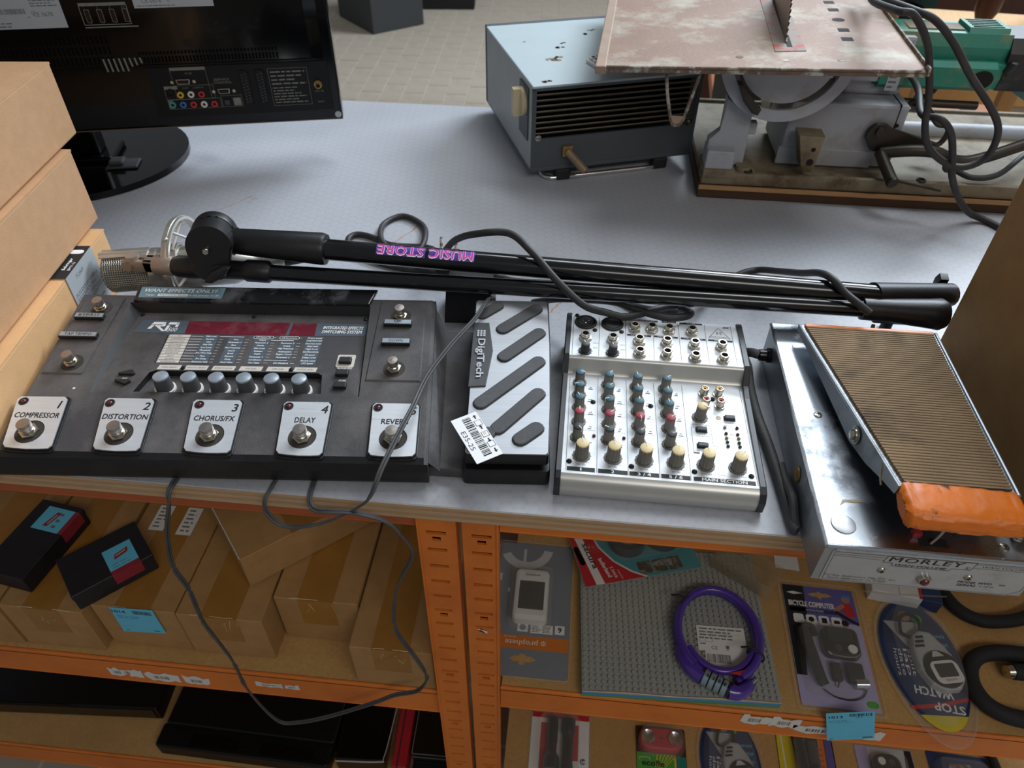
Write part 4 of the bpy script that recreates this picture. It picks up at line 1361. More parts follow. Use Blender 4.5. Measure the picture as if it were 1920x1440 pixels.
b.tube([(-9, 261, 27), (-16, 264, 27), (-21, 272, 20), (-22.5, 282, 10), (-19, 284, 5.8), (-16, 266, 5.6), (-18, 232, 5.6), (-17, 190, 5.6), (-12, 146, 5.6), (-8.5, 100, 5.6), (-6.6, 66, 5.6), (-5.5, 48, 5.6), (-3.2, 44.5, 5.8)], 5.1, 9)
obj('power_cord', b, 'cable_grey', MO)
b = B()
b.tube([(-3.6, 45.5, 5.6), (-5.0, 56, 10), (-4.8, 74, 16), (-4.8, 96, 10), (-5.2, 120, 8.6)], 4.0, 8)
obj('power_cord', b, 'cable_grey', MO)

# treadle: bent steel tray with ribbed rubber mat
TB, TF = (30, 158, 264, 66), (56, 137, 32, 88.5)
L = lambda t, s: (TB[s] + (TF[s] - TB[s]) * t)
tz = lambda t: TB[3] + (TF[3] - TB[3]) * t
ty = lambda t: TB[2] + (TF[2] - TB[2]) * t
b = B()
w0 = 4.5
outer = [[(L(t, 0) - w0, ty(t), tz(t) - 1.5), (L(t, 1) + w0, ty(t), tz(t) - 1.5)] for t in (-.02, 1)]
b.quads(outer)
inner = [[(L(t, 0) - w0, ty(t), tz(t) - 4), (L(t, 1) + w0, ty(t), tz(t) - 4)] for t in (-.02, 1)]
b.quads([r[::-1] for r in inner])
b.quad([outer[0][1], outer[0][0], inner[0][0], inner[0][1]])
def skirt(s, sg):
    ts = [-.02, .12, .3, .5, .66, .8, .92, 1]
    dp = [5, 8, 13, 19, 24, 20, 12, 8]
    xo = [L(t, s) + sg * w0 for t in ts]
    top_ = [(x, ty(t), tz(t) - 1.5) for x, t in zip(xo, ts)]
    bot = [(x + sg * 1.4, ty(t) , tz(t) - 1.5 - d) for x, t, d in zip(xo, ts, dp)]
    ti = [(x - sg * 2, y, z) for x, y, z in top_]
    bi = [(x - sg * 2, y, z) for x, y, z in bot]
    b.quads([top_, bot] if sg > 0 else [bot, top_])
    b.quads([bi, ti] if sg > 0 else [ti, bi])
    b.quads([bot, bi] if sg > 0 else [bi, bot])
    b.tube([(x, y, z + .4) for x, y, z in top_], 1.5, 8, raw=True)
skirt(0, -1)
skirt(1, 1)
tr = obj('treadle', b, 'morley_side', MO, label='bent chromed steel treadle tray')
for s, sg in ((0, -1), (1, 1)):
    t = .68
    b = B(T(L(t, s) + sg * (w0 + .9), ty(t), tz(t) - 13) @ R(90 * sg, 'Y'))
    b.lathe([(8.4, 0), (8.4, 1.2), (6.6, 1.4), (6.4, 2.6)], None, 20)
    b.prism(ngon(0, 0, 4.8, 6), 2.4, 5, bev=.5)
    obj('pivot_bolt', b, 'nickel', tr)
b = B()
rows = []
NR = 62
for i in range(NR):
    for dz, dt in ((.2, 0), (2.2, .22), (2.5, .5), (2.2, .78)):
        t = (i + dt) / NR * .985
        j = rng.uniform(-.25, .25)
        if dz < 1:
            rows.append([(L(t, 0) + 1.6, ty(t), tz(t) - .6 + dz), (L(t, 1) - 1.6, ty(t), tz(t) - .6 + dz)])
            continue
        rows.append([(L(t, 0) + j, ty(t), tz(t) - .6 + dz), (L(t, 1) + j, ty(t), tz(t) - .6 + dz)])
b.quads(rows)
for s in (0, 1):
    b.quads([[(r[s][0], r[s][1], r[s][2]), (r[s][0], r[s][1], tz(0) * 0 + r[s][2] - 3)] for r in rows] if s else [[(r[s][0], r[s][1], r[s][2] - 3), (r[s][0], r[s][1], r[s][2])] for r in rows])
b.quad([(30, 264, 63), (158, 264, 63), (137, 33, 85.6), (56, 33, 85.6)])
obj('ribbed_mat', b, 'ribbed_rubber', tr, label='worn tan ribbed rubber mat')
# orange tape wound round the toe of the treadle
b = B()
import mathutils.noise as mn
sec0 = [(36, 89.5), (28, 90.6), (16, 90.4), (7, 88.5), (3, 85), (1.5, 79), (3, 73), (8, 70.5), (20, 71.5), (34, 76), (37, 82)]
sec = []
for k in range(len(sec0)):
    p, q = sec0[k], sec0[(k + 1) % len(sec0)]
    sec += [(p[0] + (q[0] - p[0]) * t, p[1] + (q[1] - p[1]) * t) for t in (0, .33, .67)]
rows = []
nx = 64
for i in range(nx + 1):
    u = i / nx
    x = 51 + 92 * u
    e = min(u, 1 - u)
    pinch = 1 - max(0, (.05 - e) / .05) ** 2 * .4
    row = []
    for k, (y, z) in enumerate(sec):
        cy, cz = 18, 81
        n1 = mn.noise(Vector((x * .035, k * .55, 3)))
        n2 = abs(mn.noise(Vector((x * .07 + k * .3, k * 1.1, 9))))
        n3 = abs(mn.noise(Vector((x * .5, k * .4, 2)))) if e < .14 else 0
        q = pinch * (1 + (n1 * 1.3 - n2 * 2.2 - n3 * 2.4 + .6) / 20)
        row.append((x + mn.noise(Vector((x * .2, k * .5, 5))) * .5 + (mn.noise(Vector((k * .6, 1, 1))) * 2.2 if e < .03 else 0), cy + (y - cy) * q, cz + (z - cz) * q - (u * 1.5)))
    rows.append(row + [row[0]])
b.quads(rows, True)
b.quad(rows[0][:-1][::-1]).quad(rows[-1][:-1])
obj('tape_wrap', b, 'tape_orange', tr, label='grubby bright orange tape')
b = B()
for (x, y, s2) in ((46, 62, 1), (49, 66, .7)):
    b.tube([(x + 2.2, y, 82), (x + 1.2, y - 6, 80 - 5 * s2), (x + 2.4, y - 12, 78 - 10 * s2)], .8, 6)
obj('glue_drip', b, 'glue_stain', tr)
b = B()
b.box((30, 264.5, 64), (160, 269, 66.8), .8)
obj('tape_wrap', b, 'tape_orange', tr, label='strip of orange tape at the back edge')
# ------------------------------------------------------------------ cardboard boxes at the two ends of the table
def carton(name, label, loc, rz, w, d, h, m='card', lidgap=True, group=None, bow=2.0):
    """Closed cardboard box with rounded edges, a slightly bowed lid and a tuck-flap seam."""
    t = thing(name, label, 'box', loc, rz, group)
    b = B()
    b.box((0, 0, 0), (w, d, h - 1.2), 2.2, seg=2)
    obj('tray', b, m, t)
    b = B()
    n = 8
    rows = []
    for i in range(n + 1):
        y = d * i / n
        row = []
        for j in range(n + 1):
            x = w * j / n
            row.append((x, y, h + bow * sin(pi * i / n) * sin(pi * j / n)))
        rows.append(row)
    b.quads(rows)
    ring = rows[0] + [r[-1] for r in rows[1:]] + rows[-1][::-1][1:] + [r[0] for r in rows[::-1][1:-1]]
    lo = [(x, y, h - 2.4) for x, y, z in ring]
    for i in range(len(ring)):
        j = (i + 1) % len(ring)
        b.quad([lo[i], lo[j], ring[j], ring[i]])
    obj('lid', b, m, t)
    return t
# left stack: right-hand faces run from (-563,722) forwards, 8 degrees off the table axis
st = carton('cardboard_box', 'bottom cardboard box of the left stack with grey and black paper label', (-896, 352, 0), 7.0, 380, 330, 75, 'card_light', bow=.6)
b = B(T(380, 0, 75))
b.box((-21, 222, .7), (1.0, 289, 1.3)).box((.2, 222, -66), (1.2, 289, 1.2))
b.mat(1).box((-21.2, 222, 1.25), (1.2, 289, 1.6))
b.mat(2).prism(capsule(-13, 276, -5, 276, 4.2), 1.6, 1.8)
LB = T(0, 0, 1.85)
b.mat(2).text('Behringer', -8, 250, 3.6, M=LB, w=24, rot=90, bold=.02).text('BM1-U', -1.5 - 1, 246, 3.2, M=LB, w=17, rot=90)
SDm = T(1.3, 0, 0) @ Matrix(((0, 0, 1, 0), (1, 0, 0, 0), (0, 1, 0, 0), (0, 0, 0, 1)))
b.mat(3).text('TONY', 250, -9, 5, M=SDm, w=20, shear=.1)
for k in range(6):
    b.lines(226, -58 + k * 6, 284, -53 + k * 6, 2, M=SDm, seed=k)
obj('paper_label', b, ['tv_label', 'ink', 'paper_white', 'ink_soft'], st, label='grey paper label with black top strip')
carton('cardboard_box', 'middle cardboard box of the left stack, its lid slightly shut in', (-930, 352, 77.5), 6.8, 400, 348, 88, 'card')
carton('cardboard_box', 'topmost cardboard box of the left stack with plain smooth lid', (-955, 374, 167.5), 6.8, 415, 362, 81, 'card', bow=3)
bx = thing('cardboard_box', 'tall brown cardboard box at the right end of the table beside the chrome pedal', 'box', (428, 330, 0), 0)
b = B()
b.box((0, 0, 0), (420, 372, 330), 2.5)
obj('tray', b, 'card_brown', bx)
b = B()
b.box((-1.2, 0, 328), (421, 374, 331.5), 1)
obj('lid', b, 'card_brown', bx)

# ------------------------------------------------------------------ television seen from behind
TV = thing('television', 'glossy black flat television turned with its back and socket panel to the camera', 'television', (-369, 1101, 0), 14.3)
W_, ZB, ZT = 860, 67, 600
b = B()
b.box((-W_, 0, ZB), (0, 30, ZT), 3)
obj('screen_frame', b, 'tv_gloss', TV)
b = B()
b.box((-W_ + 1, 1.5, ZB - 1.6), (-.6, 27, ZB - .2))
obj('bottom_trim', b, 'tv_rim', TV, label='brownish bottom rim')
b = B()
rows = []
def bulge(t):
    return [(-W_ + 16 + 16 * t, -14 * t, 157 + 7 * t), (-16 - 16 * t, -14 * t, 157 + 7 * t), (-16 - 16 * t, -14 * t, ZT - 16 - 10 * t), (-W_ + 16 + 16 * t, -14 * t, ZT - 16 - 10 * t)]
A_, C_ = bulge(0), bulge(1)
b.quad(C_)
for i in range(4):
    j = (i + 1) % 4
    b.quad([A_[i], A_[j], C_[j], C_[i]])
rear = obj('rear_cover', b, 'tv_gloss', TV)
b = B()
g = random.Random(2)
for k in range(40):
    a = -268 + k * 4.8
    b.quad([(a, -7.2, 160.5), (a + 2.2, -7.2, 160.5), (a + 2.2, -8.6, 162.4), (a, -8.6, 162.4)]).box((a, -14.6, 166), (a + 2.6, -13.9, 174))
    b.box((a, -14.6, 177), (a + 2.6, -13.9, 181))
for r in range(3):
    for k in range(30):
        a = -480 + k * 6
        b.box((a, -14.6, 166 + r * 14), (a + 2.8, -13.9, 176 + r * 14))
obj('vent_slots', b, 'dark_gap', TV, kind='stuff')
b = B()
for k in range(8):
    a = -318 + k * 7
    h = 18 if k < 5 else 12 - (k - 5) * 2
    b.quad([(a, -14.8, 174), (a + 2.4, -14.8, 174), (a + 3.6, -14.8, 174 - h), (a + 1.2, -14.8, 174 - h)])
obj('vent_grille', b, 'tv_print', TV, label='pale slots seen through the vent')
b = B()
b.box((-270, -1.2, 82), (-12, .2, 155), .4, seg=1)
pp = obj('socket_panel', b, 'tv_panel', TV)
FT = lambda a, z, h=1.4: T(-a, -h, z) @ R(90, 'X')
b = B(FT(0, 0, 1.35))
for (x0, z0, x1, z1) in ((-237, 149.5, -187, 154), (-252, 123, -233, 128), (-252, 95, -244, 107)):
    b.rect(x0, z0, x1, z1)
def frame2(x0, z0, x1, z1, w=.4):
    b.rect(x0, z0, x1, z0 + w).rect(x0, z1 - w, x1, z1).rect(x0, z0, x0 + w, z1).rect(x1 - w, z0, x1, z1)
frame2(-237, 108, -187, 154)
frame2(-252, 108, -182, 128)
frame2(-252, 94, -176, 108)
frame2(-175, 94, -145, 111)
b.text('PC IN', -212, 145, 2.6).text('AV IN', -222, 124.6, 2.2).text('L-AUDIO-R', -204, 124.4, 2.2).text('SERVICE', -168, 134.5, 3.2, w=22).text('CONTROL', -167, 130, 3.2, w=26).text('ANT. IN', -30, 111, 2.6).text('INPUT', -29, 95, 2.4)
b.rect(-158, 95.5, -147, 107)
obj('printing', b, 'tv_print', pp)
b = B(FT(0, 0, 1.35))
frame2(-100, 92, -43, 147)
b.lines(-97, 122, -46, 145, 4, seed=2, fill=.34).lines(-97, 95, -46, 121, 6, seed=3, fill=.34)
obj('notice_print', b, 'tv_print', pp)
for a, z, c in ((231, 115, 'rca_yellow'), (216, 115, 'rca_white'), (201, 114.6, 'rca_red'), (246, 101, 'rca_teal'), (231, 100.5, 'rca_blue'), (216, 100.2, 'rca_red'), (201, 99.8, 'rca_white'), (186, 99.5, 'rca_red')):
    b = B(FT(a, z, 1.3))
    b.lathe([(4.8, 0), (4.6, 2.4), (2.4, 2.6), (2.2, .6)], None, 16, False)
    b.mat(1).lathe([(2.3, 1), (.01, 1)], None, 12, False)
    obj('phono_socket', b, [c, 'hole_black'], pp)
def dsub(a, z, w, scr=True):
    b = B(FT(a, z, 1.3))
    b.prism([(-w + 1.5, -3.6), (w - 1.5, -3.6), (w, 3.6), (-w, 3.6)], 0, 2.6, bev=.5)
    b.mat(1).prism([(-w + 2.5, -2.6), (w - 2.5, -2.6), (w - 1.2, 2.6), (-w + 1.2, 2.6)], 2.6, 2.8)
    b.mat(0)
    for s in (-1, 1):
        b.prism(ngon(s * (w + 5.6), 0, 2.7, 6), 0, 2.6, bev=.4)
    obj('d_socket', b, ['nickel', 'hole_black'], pp)
dsub(222, 134, 10)
dsub(168, 118, 9)
for a in (135, 112):
    b = B(FT(a, 120, 1.3))
    b.prism([(-6, -24), (6, -24), (7.5, 22), (3, 26), (-7, 26)], 0, 1.6, bev=.5)
    b.mat(1)
    for k in range(10):
        b.rect(-4, -21 + k * 4.4, -1, -19 + k * 4.4, 1.7).rect(1, -19.5 + k * 4.4, 4, -17.5 + k * 4.4, 1.7)
    obj('scart_socket', b, ['tv_black', 'lcd_dark'], pp)
b = B(FT(244, 119, 1.3))
b.lathe([(5.5, 0), (5.5, 1.4), (4.8, 1.5), (4.6, .3), (.01, .3)], None, 16, False)
obj('video_socket', b, 'tv_black', pp)
b = B(FT(167, 101, 1.3))
b.box((-3.6, -3.6, 0), (3.6, 3.6, 2.4), .5)
obj('optical_socket', b, 'pot_charcoal', pp)
b = B(FT(30, 121, 1.3))
b.lathe([(6, 0), (6, 2), (4.4, 2.2), (4.4, 7), (3.2, 7.2), (3, 2)], None, 18, False)
b.mat(1).lathe([(3, 4), (.01, 4)], None, 12, False)
obj('aerial_socket', b, ['brass_old', 'hole_black'], pp)
for a, z, c in ((7, 73.5, 'tv_label'), (285, 78, 'hole_black')):
    b = B(FT(a, z, .1))
    b.lathe([(5, 0), (4.4, .6), (.01, .3)], None, 16, False)
    obj('screw_hole', b, c, TV)
b = B(FT(0, 0, 15))
b.rect(-438 - 70, 216.5, -346, 330)
b.mat(1).lines(-500, 262, -352, 326, 9, z=.1, seed=7).bars(-440, 235, -392, 241.5, 40, .1, seed=3).lines(-440, 218, -404, 226, 2, z=.1, seed=8).lines(-384, 243, -350, 256, 4, z=.1, seed=9)
b.text('CE 0678', -372, 234, 5.6, w=25, z=.1).rect(-392, 230.6, -389, 231.4, .1)
b.lathe([(3, .1), (2.5, .1)], T(-388, 236, 0) @ T(5, 0, 0), 14, False)
b.text('I', -383, 236, 3, z=.1)
obj('rating_label', b, ['tv_label', 'ink_soft'], TV, label='large pale grey rating label')
b = B(FT(0, 0, 15))
b.rect(-254, 237.5, -150, 330)
b.mat(1).text('CE 0678', -230, 246.6, 5.6, w=26, z=.1).lines(-250, 239, -200, 241.6, 1, z=.1, seed=2).text('C', -208, 247, 5, z=.1).lines(-250, 256, -160, 326, 9, z=.1, seed=5)
obj('rating_label', b, ['tv_label', 'ink_soft'], TV, label='second pale label near the top edge')
b = B(FT(0, 0, 14.6))
b.rect(-325, 214.5, -256, 216)
for (x0, z0, x1, z1) in ((-325, 218, -263.5, 219), (-325, 242, -263.5, 246), (-325, 218, -324, 246), (-264.5, 218, -263.5, 246)):
    b.rect(x0, z0, x1, z1)
for i, a in enumerate((319, 302, 286, 269)):
    b.text('4321'[3 - i] if i < 3 else 'DVI', -a + .5, 239.8, 2.2, z=.1)
hd = obj('hdmi_frame', b, 'tv_print', TV)
for a in (316.5, 300, 284, 267.5):
    b = B(FT(a, 229.5, 14.7))
    pts = [(-2.6, -7), (1.2, -8.2), (2.8, -6.5), (2.8, 7), (1.6, 8), (-2.6, 8)]
    b.prism([(x * 1.25, y * 1.08) for x, y in pts], 0, 1.0)
    b.mat(1).prism(pts, 1.0, 1.2)
    obj('hdmi_socket', b, ['nickel', 'hole_black'], hd)
b = B(FT(0, 0, .1))
b.quad([(-66, 74.5, 0), (-14, 77.5, 0), (-13, 79.0, 0), (-20, 78.6, 0), (-64, 76, 0)])
b = B(T(-430, 50, 0))
n = 40
def ell(a, c, k):
    return [(a * cos(2 * pi * i / k), c * sin(2 * pi * i / k)) for i in range(k)]
b.prism(ell(172, 152, 48), 1.5, 11, bev=3, smooth=True)
b.prism(ell(166, 146, 48), 0, 1.6)
obj('stand_base', b, 'tv_gloss', TV, label='glossy black oval foot')
b = B(T(-430, 50, 0))
b.box((-70, -40, 10.5), (70, 30, 20), 4).box((-48, -26, 18), (48, 10, 120), 5)
obj('stand_neck', b, 'tv_gloss', TV)
b = B(T(-430, 50, 0))
b.box((62, -66, 11), (108, -34, 15), 2).box((66, -62, 14), (88, -40, 22), 3)
obj('cable_clip', b, 'pot_charcoal', TV)
b = B()
b.box((-222, 36, 50), (-184, 60, 67), 6)
obj('cable_holder', b, 'tv_black', TV)
# ------------------------------------------------------------------ studio microphone in its shock mount
MI = thing('microphone', 'silver studio condenser microphone lying on its side in a ring shock mount', 'microphone', (-544, 677, 46), 14.2)
AX = R(90, 'Y')                 # local z of the lathe -> along +x of the mic
b = B(AX)
b.lathe([(.01, 1), (14, 2), (20, 5), (22.6, 10), (23, 58)], None, 28, False)
core = obj('grille_core', b, 'mic_under', MI)
b = B(AX)
for k in range(22):
    z = 3.5 + k * 2.5
    r = 23.6 if z > 10 else 23.6 - (10 - z) ** 2 * .19
    ring = [(r * cos(2 * pi * i / 56), r * sin(2 * pi * i / 56), z + (.5 if i % 2 else -.5)) for i in range(56)]
    b.tube(ring, .55, 4, closed=True, raw=True)
for i in range(56):
    a = 2 * pi * i / 56
    b.tube([((23.4 if z > 10 else 23.4 - (10 - z) ** 2 * .19) * cos(a), (23.4 if z > 10 else 23.4 - (10 - z) ** 2 * .19) * sin(a), z) for z in (2, 5, 8, 12, 30, 58)], .4, 4, raw=True, caps=False)
obj('wire_mesh', b, 'mic_silver', core, kind='stuff', label='woven silver wire mesh')
b = B()
b.cyl((3, 0, 24.4), (57, 0, 24.4), 2.4, seg=8).box((4, -9, 23.2), (58, 9, 25.2), 1.2)
obj('grille_rib', b, 'mic_silver', MI)
b = B(AX)
b.lathe([(24.2, 57), (25, 58.5), (25, 66), (24.2, 67.5), (24.4, 68.5), (24.4, 148), (22, 156), (14, 172), (11, 176), (11, 184)], None, 32)
obj('body', b, 'mic_silver', MI)
b = B(AX)
b.lathe([(9.6, 184), (9.6, 196), (9.0, 197), (9.0, 208)], None, 20)
for k in range(6):
    b.lathe([(9.0, 198 + k * 1.7), (9.7, 198.8 + k * 1.7), (9.0, 199.6 + k * 1.7)], None, 20, False)
b.mat(1).lathe([(8.2, 208), (7.4, 214), (5.0, 236), (4.0, 238)], None, 16)
obj('cable_connector', b, ['mic_silver', 'rubber_black'], MI)
SM = T(94, 2, 8) @ R(-10) @ AX
SI = T(92, 2, 0) @ R(0) @ AX
def hoop(b, M, r, w, t, seg=48):
    b.lathe([(r - t, -w / 2), (r, -w / 2), (r, w / 2), (r - t, w / 2), (r - t, -w / 2)], M, seg, False)
b = B()
hoop(b, SM, 51, 9, 3.4)
hoop(b, SM, 51.8, 2, 1)
mt = obj('shock_mount_ring', b, 'mic_silver', MI)
b = B()
hoop(b, SI @ T(0, 0, -6), 27.6, 7, 2.6)
hoop(b, SI @ T(0, 0, 16), 27.6, 7, 2.6)
obj('inner_ring', b, 'mic_silver', mt)
for k in range(8):
    a = 2 * pi * k / 8 + .3
    a2 = a + (.75 if k % 2 else -.75)
    b = B()
    b.tube([SM @ Vector((49 * cos(a), 49 * sin(a), 0)), SI @ Vector((28.2 * cos(a2), 28.2 * sin(a2), -6 if k % 2 else 16))], 1.6, 8, raw=True)
    obj('elastic_cord', b, 'paper', mt)
for k in range(4):
    a = 2 * pi * k / 4 + .55
    b = B(SM @ T(51 * cos(a), 51 * sin(a), 0))
    b.sphere((0, 0, 0), 3, seg=10)
    obj('ring_stud', b, 'mic_silver', mt)

# ------------------------------------------------------------------ folded boom stand lying across the table
BO = thing('boom_stand', 'folded black microphone boom stand of two parallel tubes lying across the table', 'microphone stand', (-395, 655, 72), 0)
off = T(395, -655, -72)
b = B(off)
b.cyl((-360, 661, 72), (318, 667, 70), 9.2, seg=20)
obj('thin_tube', b, 'boom_black', BO)
b = B(off)
b.cyl((-300, 679, 96), (332, 683, 77), 11.8, seg=22)
tt = obj('thick_tube', b, 'boom_black', BO)
# sticker wrapped on the upper side of the thick tube
ax0, ax1 = Vector((-300, 679, 96)), Vector((332, 683, 77))
d = (ax1 - ax0).normalized()
nrm = Vector((0, -.50, .86)); nrm = (nrm - d * nrm.dot(d)).normalized()
yv = d.cross(nrm) * -1
side = d.cross(nrm).normalized()          # towards the back of the table
def stick(m, du, dv, r, grow=1.0):
    vs, fs, tw, th = text_geo('MUSIC STORE', 0.0, 0, 1.06)
    b.mat(m).add([tuple(ax0 + d * (143 - x * 104 / tw * grow + du) + nrm * r + side * (y * 10.5 / th * grow + dv)) for x, y in vs], fs, False, off)
b = B()
vs = []
for (u0, u1) in ((89, 143), (147, 197)):
    rows = []
    for k in range(9):
        an = -.52 + 1.04 * k / 8
        rows.append([tuple(ax0 + d * u + nrm * (11.95 * cos(an)) + side * (11.95 * sin(an))) for u in (u0, u1)])
    b.mat(0).quads(rows[::-1], True, off)
for i, (du, dv) in enumerate(((-.9, 0), (.9, 0), (0, .9), (0, 1.3))):
    stick(1, du, dv, 12.15 + .04 * i)
for i, (du, dv) in enumerate(((-.35, -.3), (.35, -.3), (0, 0))):
    stick(2, du, dv, 12.35 + .04 * i)
obj('sticker', b, ['music_purple', 'paper_white', 'music_pink'], tt, label='pink upside-down lettering sticker reading MUSIC STORE')
b = B(off)
b.cyl((-380, 682, 98), (-372, 681, 97), 13, 16, 6)
vsn, fsn = [], []
b.lathe([(14.5, 0), (15.5, 20), (18.5, 102), (17, 106), (12.4, 107)], axis_matrix((-375, 680, 98), (-262, 679.5, 94.8)) , 10)
obj('grip_sleeve', b, 'boom_plastic', BO)
# pivot joint: two pill-shaped cheeks, drum, bolt and clamp wing
hb, ha = Vector((-399, 692, 101)), Vector((-387.5, 650, 108))
hz = (ha - hb).normalized()
hy = (Vector((0, 0, 1)) - hz * hz.z).normalized()
hx = hy.cross(hz)
HM = off @ Matrix(((hx.x, hy.x, hz.x, hb.x), (hx.y, hy.y, hz.y, hb.y), (hx.z, hy.z, hz.z, hb.z), (0, 0, 0, 1)))
pts = [(24 * cos(radians(q)), 24 * sin(radians(q))) for q in range(-8, 189, 8)] + [(-4 + 20 * cos(radians(q)), -19 + 20 * sin(radians(q))) for q in range(188, 353, 8)]
b = B(HM)
b.prism(pts, 26, 46, bev=3, smooth=True)
b.prism(ngon(0, 0, 23, 36), 14, 26, smooth=True)
b.prism(ngon(0, 0, 24.5, 36), 0, 14, bev=2, smooth=True)
obj('pivot_joint', b, 'boom_plastic', BO)
b = B(HM @ T(-3, -2, 46))
b.lathe([(3.6, 0), (3.6, 6), (3, 7), (.01, 6.4)], None, 14)
obj('pivot_bolt', b, 'nickel', BO)
b = B(HM @ T(3, -29, 46))
b.lathe([(9, -2), (8.6, 1.5), (6, 2)], None, 18)
b.prism([(-15, -7), (-7, -9), (8, -2), (15, 7), (8, 9), (-6, 4)], 2, 10, bev=2)
obj('clamp_wing', b, 'boom_plastic', BO)
b = B(off)
b.lathe([(10.5, 0), (12.6, 5), (12.8, 20), (11, 46), (10.5, 80), (12.5, 84), (12.5, 108), (9.6, 112)], axis_matrix((-441, 660.6, 73), (-330, 661.6, 72.6)), 22)
obj('tube_clamp', b, 'boom_plastic', BO)
b = B(off)
b.lathe([(11, 0), (11.4, 1), (11.4, 21), (10.8, 22)], axis_matrix((-464, 661, 73.2), (-440, 660.6, 73)), 36, True, flute=.05)
obj('thread_adapter', b, 'mic_tan', BO, label='tan knurled thread adapter')
b = B(off)
b.box((-500, 654, 66), (-464, 660, 80), 1.5).box((-500, 664, 66), (-464, 670, 80), 1.5).box((-476, 654, 66), (-464, 670, 80), 1.5)
b.cyl((-494, 652, 73), (-494, 672, 73), 6, seg=16).cyl((-489, 661, 80), (-489, 661, 84), 8, 7, 18)
obj('swivel_bracket', b, 'mic_tan', BO, label='tan metal swivel bracket')
b = B(off)
b.lathe([(9.6, 0), (12, 1), (12.6, 30), (15.6, 70), (17, 82), (14, 88), (.01, 89)], axis_matrix((312, 667, 70), (402, 668, 68)), 20)
b.box((330, 668, 50), (372, 690, 58), 3).cyl((352, 680, 34), (352, 680, 56), 6, seg=12).cyl((352, 680, 26), (352, 680, 34), 10, 9, 14)
obj('counter_sleeve', b, 'boom_plastic', BO)
b = B(off)
b.cyl((326, 683, 77), (424, 716, 62), 14, 13, 16)
b.prism([(-6, -12), (6, -12), (8, 0), (6, 12), (-6, 12), (-8, 0)], 0, 14, M=T(414, 724, 70) @ R(-70, 'X') @ Matrix.Scale(.7, 4), bev=2)
obj('end_clamp', b, 'boom_plastic', BO)

# ------------------------------------------------------------------ mains cable with a two-pin plug, looped over the stand
CB = thing('mains_cable', 'black mains cable with two-pin plug looped behind and over the boom stand', 'cable', (-155, 800, 0), 0)
o2 = T(155, -800, 0)
b = B(o2)
b.tube([(-165, 806, 14), (-190, 836, 7), (-240, 841, 4.5), (-276, 860, 4.5), (-297, 862, 4.5), (-302, 844, 4.5), (-282, 816, 4.5), (-229, 791, 4.5), (-160, 781, 4.5), (-104, 785, 4.5), (-66, 774, 4.5), (-10, 774, 4.5),
        (30, 768, 4.5), (80, 735, 6), (125, 693, 30), (128, 676, 48), (136, 664, 52), (129, 654, 54), (108, 648, 55), (77, 659, 55), (52, 671, 55), (14, 676, 52), (-14, 690, 40), (-40, 720, 12)], 4.1, 9)
obj('cord', b, 'cable_rubber', CB)
b = B(o2)
b.tube([(-203, 812, 5), (-197, 848, 10), (-208, 895, 5), (-241, 920, 4.5), (-263, 897, 4.5), (-258, 852, 12), (-242, 822, 13), (-205, 796, 13), (-166, 778, 30), (-136, 742, 78), (-106, 716, 104), (-69, 706, 113), (-42, 676, 111), (-12, 651, 92),
        (18, 641, 70), (44, 646, 58), (67, 645, 55.5), (104, 672, 50), (127, 692, 42), (160, 740, 15), (190, 790, 5), (220, 822, 4.5), (244, 832, 6), (260, 800, 26), (266, 745, 60), (271, 703, 88), (278, 681, 96), (290, 666, 89), (303, 654, 84), (314, 648, 78)], 4.1, 9)
obj('cord', b, 'cable_rubber', CB)
b = B(o2 @ T(-157, 796, 16) @ R(12))
b.box((-14, -18, -9), (18, 14, 9), 4)
b.cyl((-12, 12, 0), (-22, 16, 0), 5.5, 4.5, 12)
obj('plug', b, 'boom_plastic', CB)
for x, y, z in ((-7, 8, 4), (12, 9, 4)):
    b = B(o2 @ T(-157, 796, 16) @ R(12))
    b.cyl((x, y, z), (x + 1, y + 9, z + 17), 2.0, seg=12)
    b.mat(1).cyl((x + .5, y + 4.5, z + 8.5), (x + 1.1, y + 10, z + 19), 2.1, 1.8, 12)
    obj('plug_pin', b, ['paper', 'nickel'], CB)
b = B()
b.tube([(-4, 0, .9), (0, 10, .9), (8, 12, .9), (10, 4, .9), (6, -12, .9), (-2, -14, .9)], .8, 6)
o = obj('bent_wire', b, 'steel_strap', None, loc=(-478, 790, 0))
tag(o, 'small bent wire clip lying on the table behind the shock mount', 'wire')
# ------------------------------------------------------------------ old fan heater
HE = thing('fan_heater', 'old pale blue and grey metal fan heater with ivory dial on its side', 'heater', (-69.5, 1052, 0), 20.5)
HW, HD, H0, H1 = 266, 284, 18, 147
b = B()
b.box((0, 2, H0), (3, HD - 2, H1 - 3), 0).box((HW - 3, 2, H0), (HW, HD - 2, H1 - 3), 0).box((0, 2, H0), (HW, HD - 2, H0 + 3), 0)
obj('side_panel', b, 'heater_side', HE)
b = B()
b.box((-.5, -1, H1 - 4), (HW + .5, HD, H1), 1.4)
obj('top_cover', b, 'heater_pale', HE, label='pale blue top with rust chips')
g = random.Random(17)
b = B()
for (x, y, s2) in ((60, 100, 9), (72, 108, 5), (88, 152, 8), (100, 170, 4), (150, 205, 6), (164, 222, 4), (172, 226, 3), (26, 14, 6), (120, 60, 2), (40, 190, 2)):
    for k in range(6):
        px, py, r = x + g.uniform(-s2, s2), y + g.uniform(-s2, s2) * .5, s2 * g.uniform(.25, .8)
        b.mat(k % 2).prism([(px + r * g.uniform(.6, 1.3) * cos(2 * pi * i / 8), py + r * g.uniform(.5, 1.1) * sin(2 * pi * i / 8)) for i in range(8)], H1, H1 + .25)
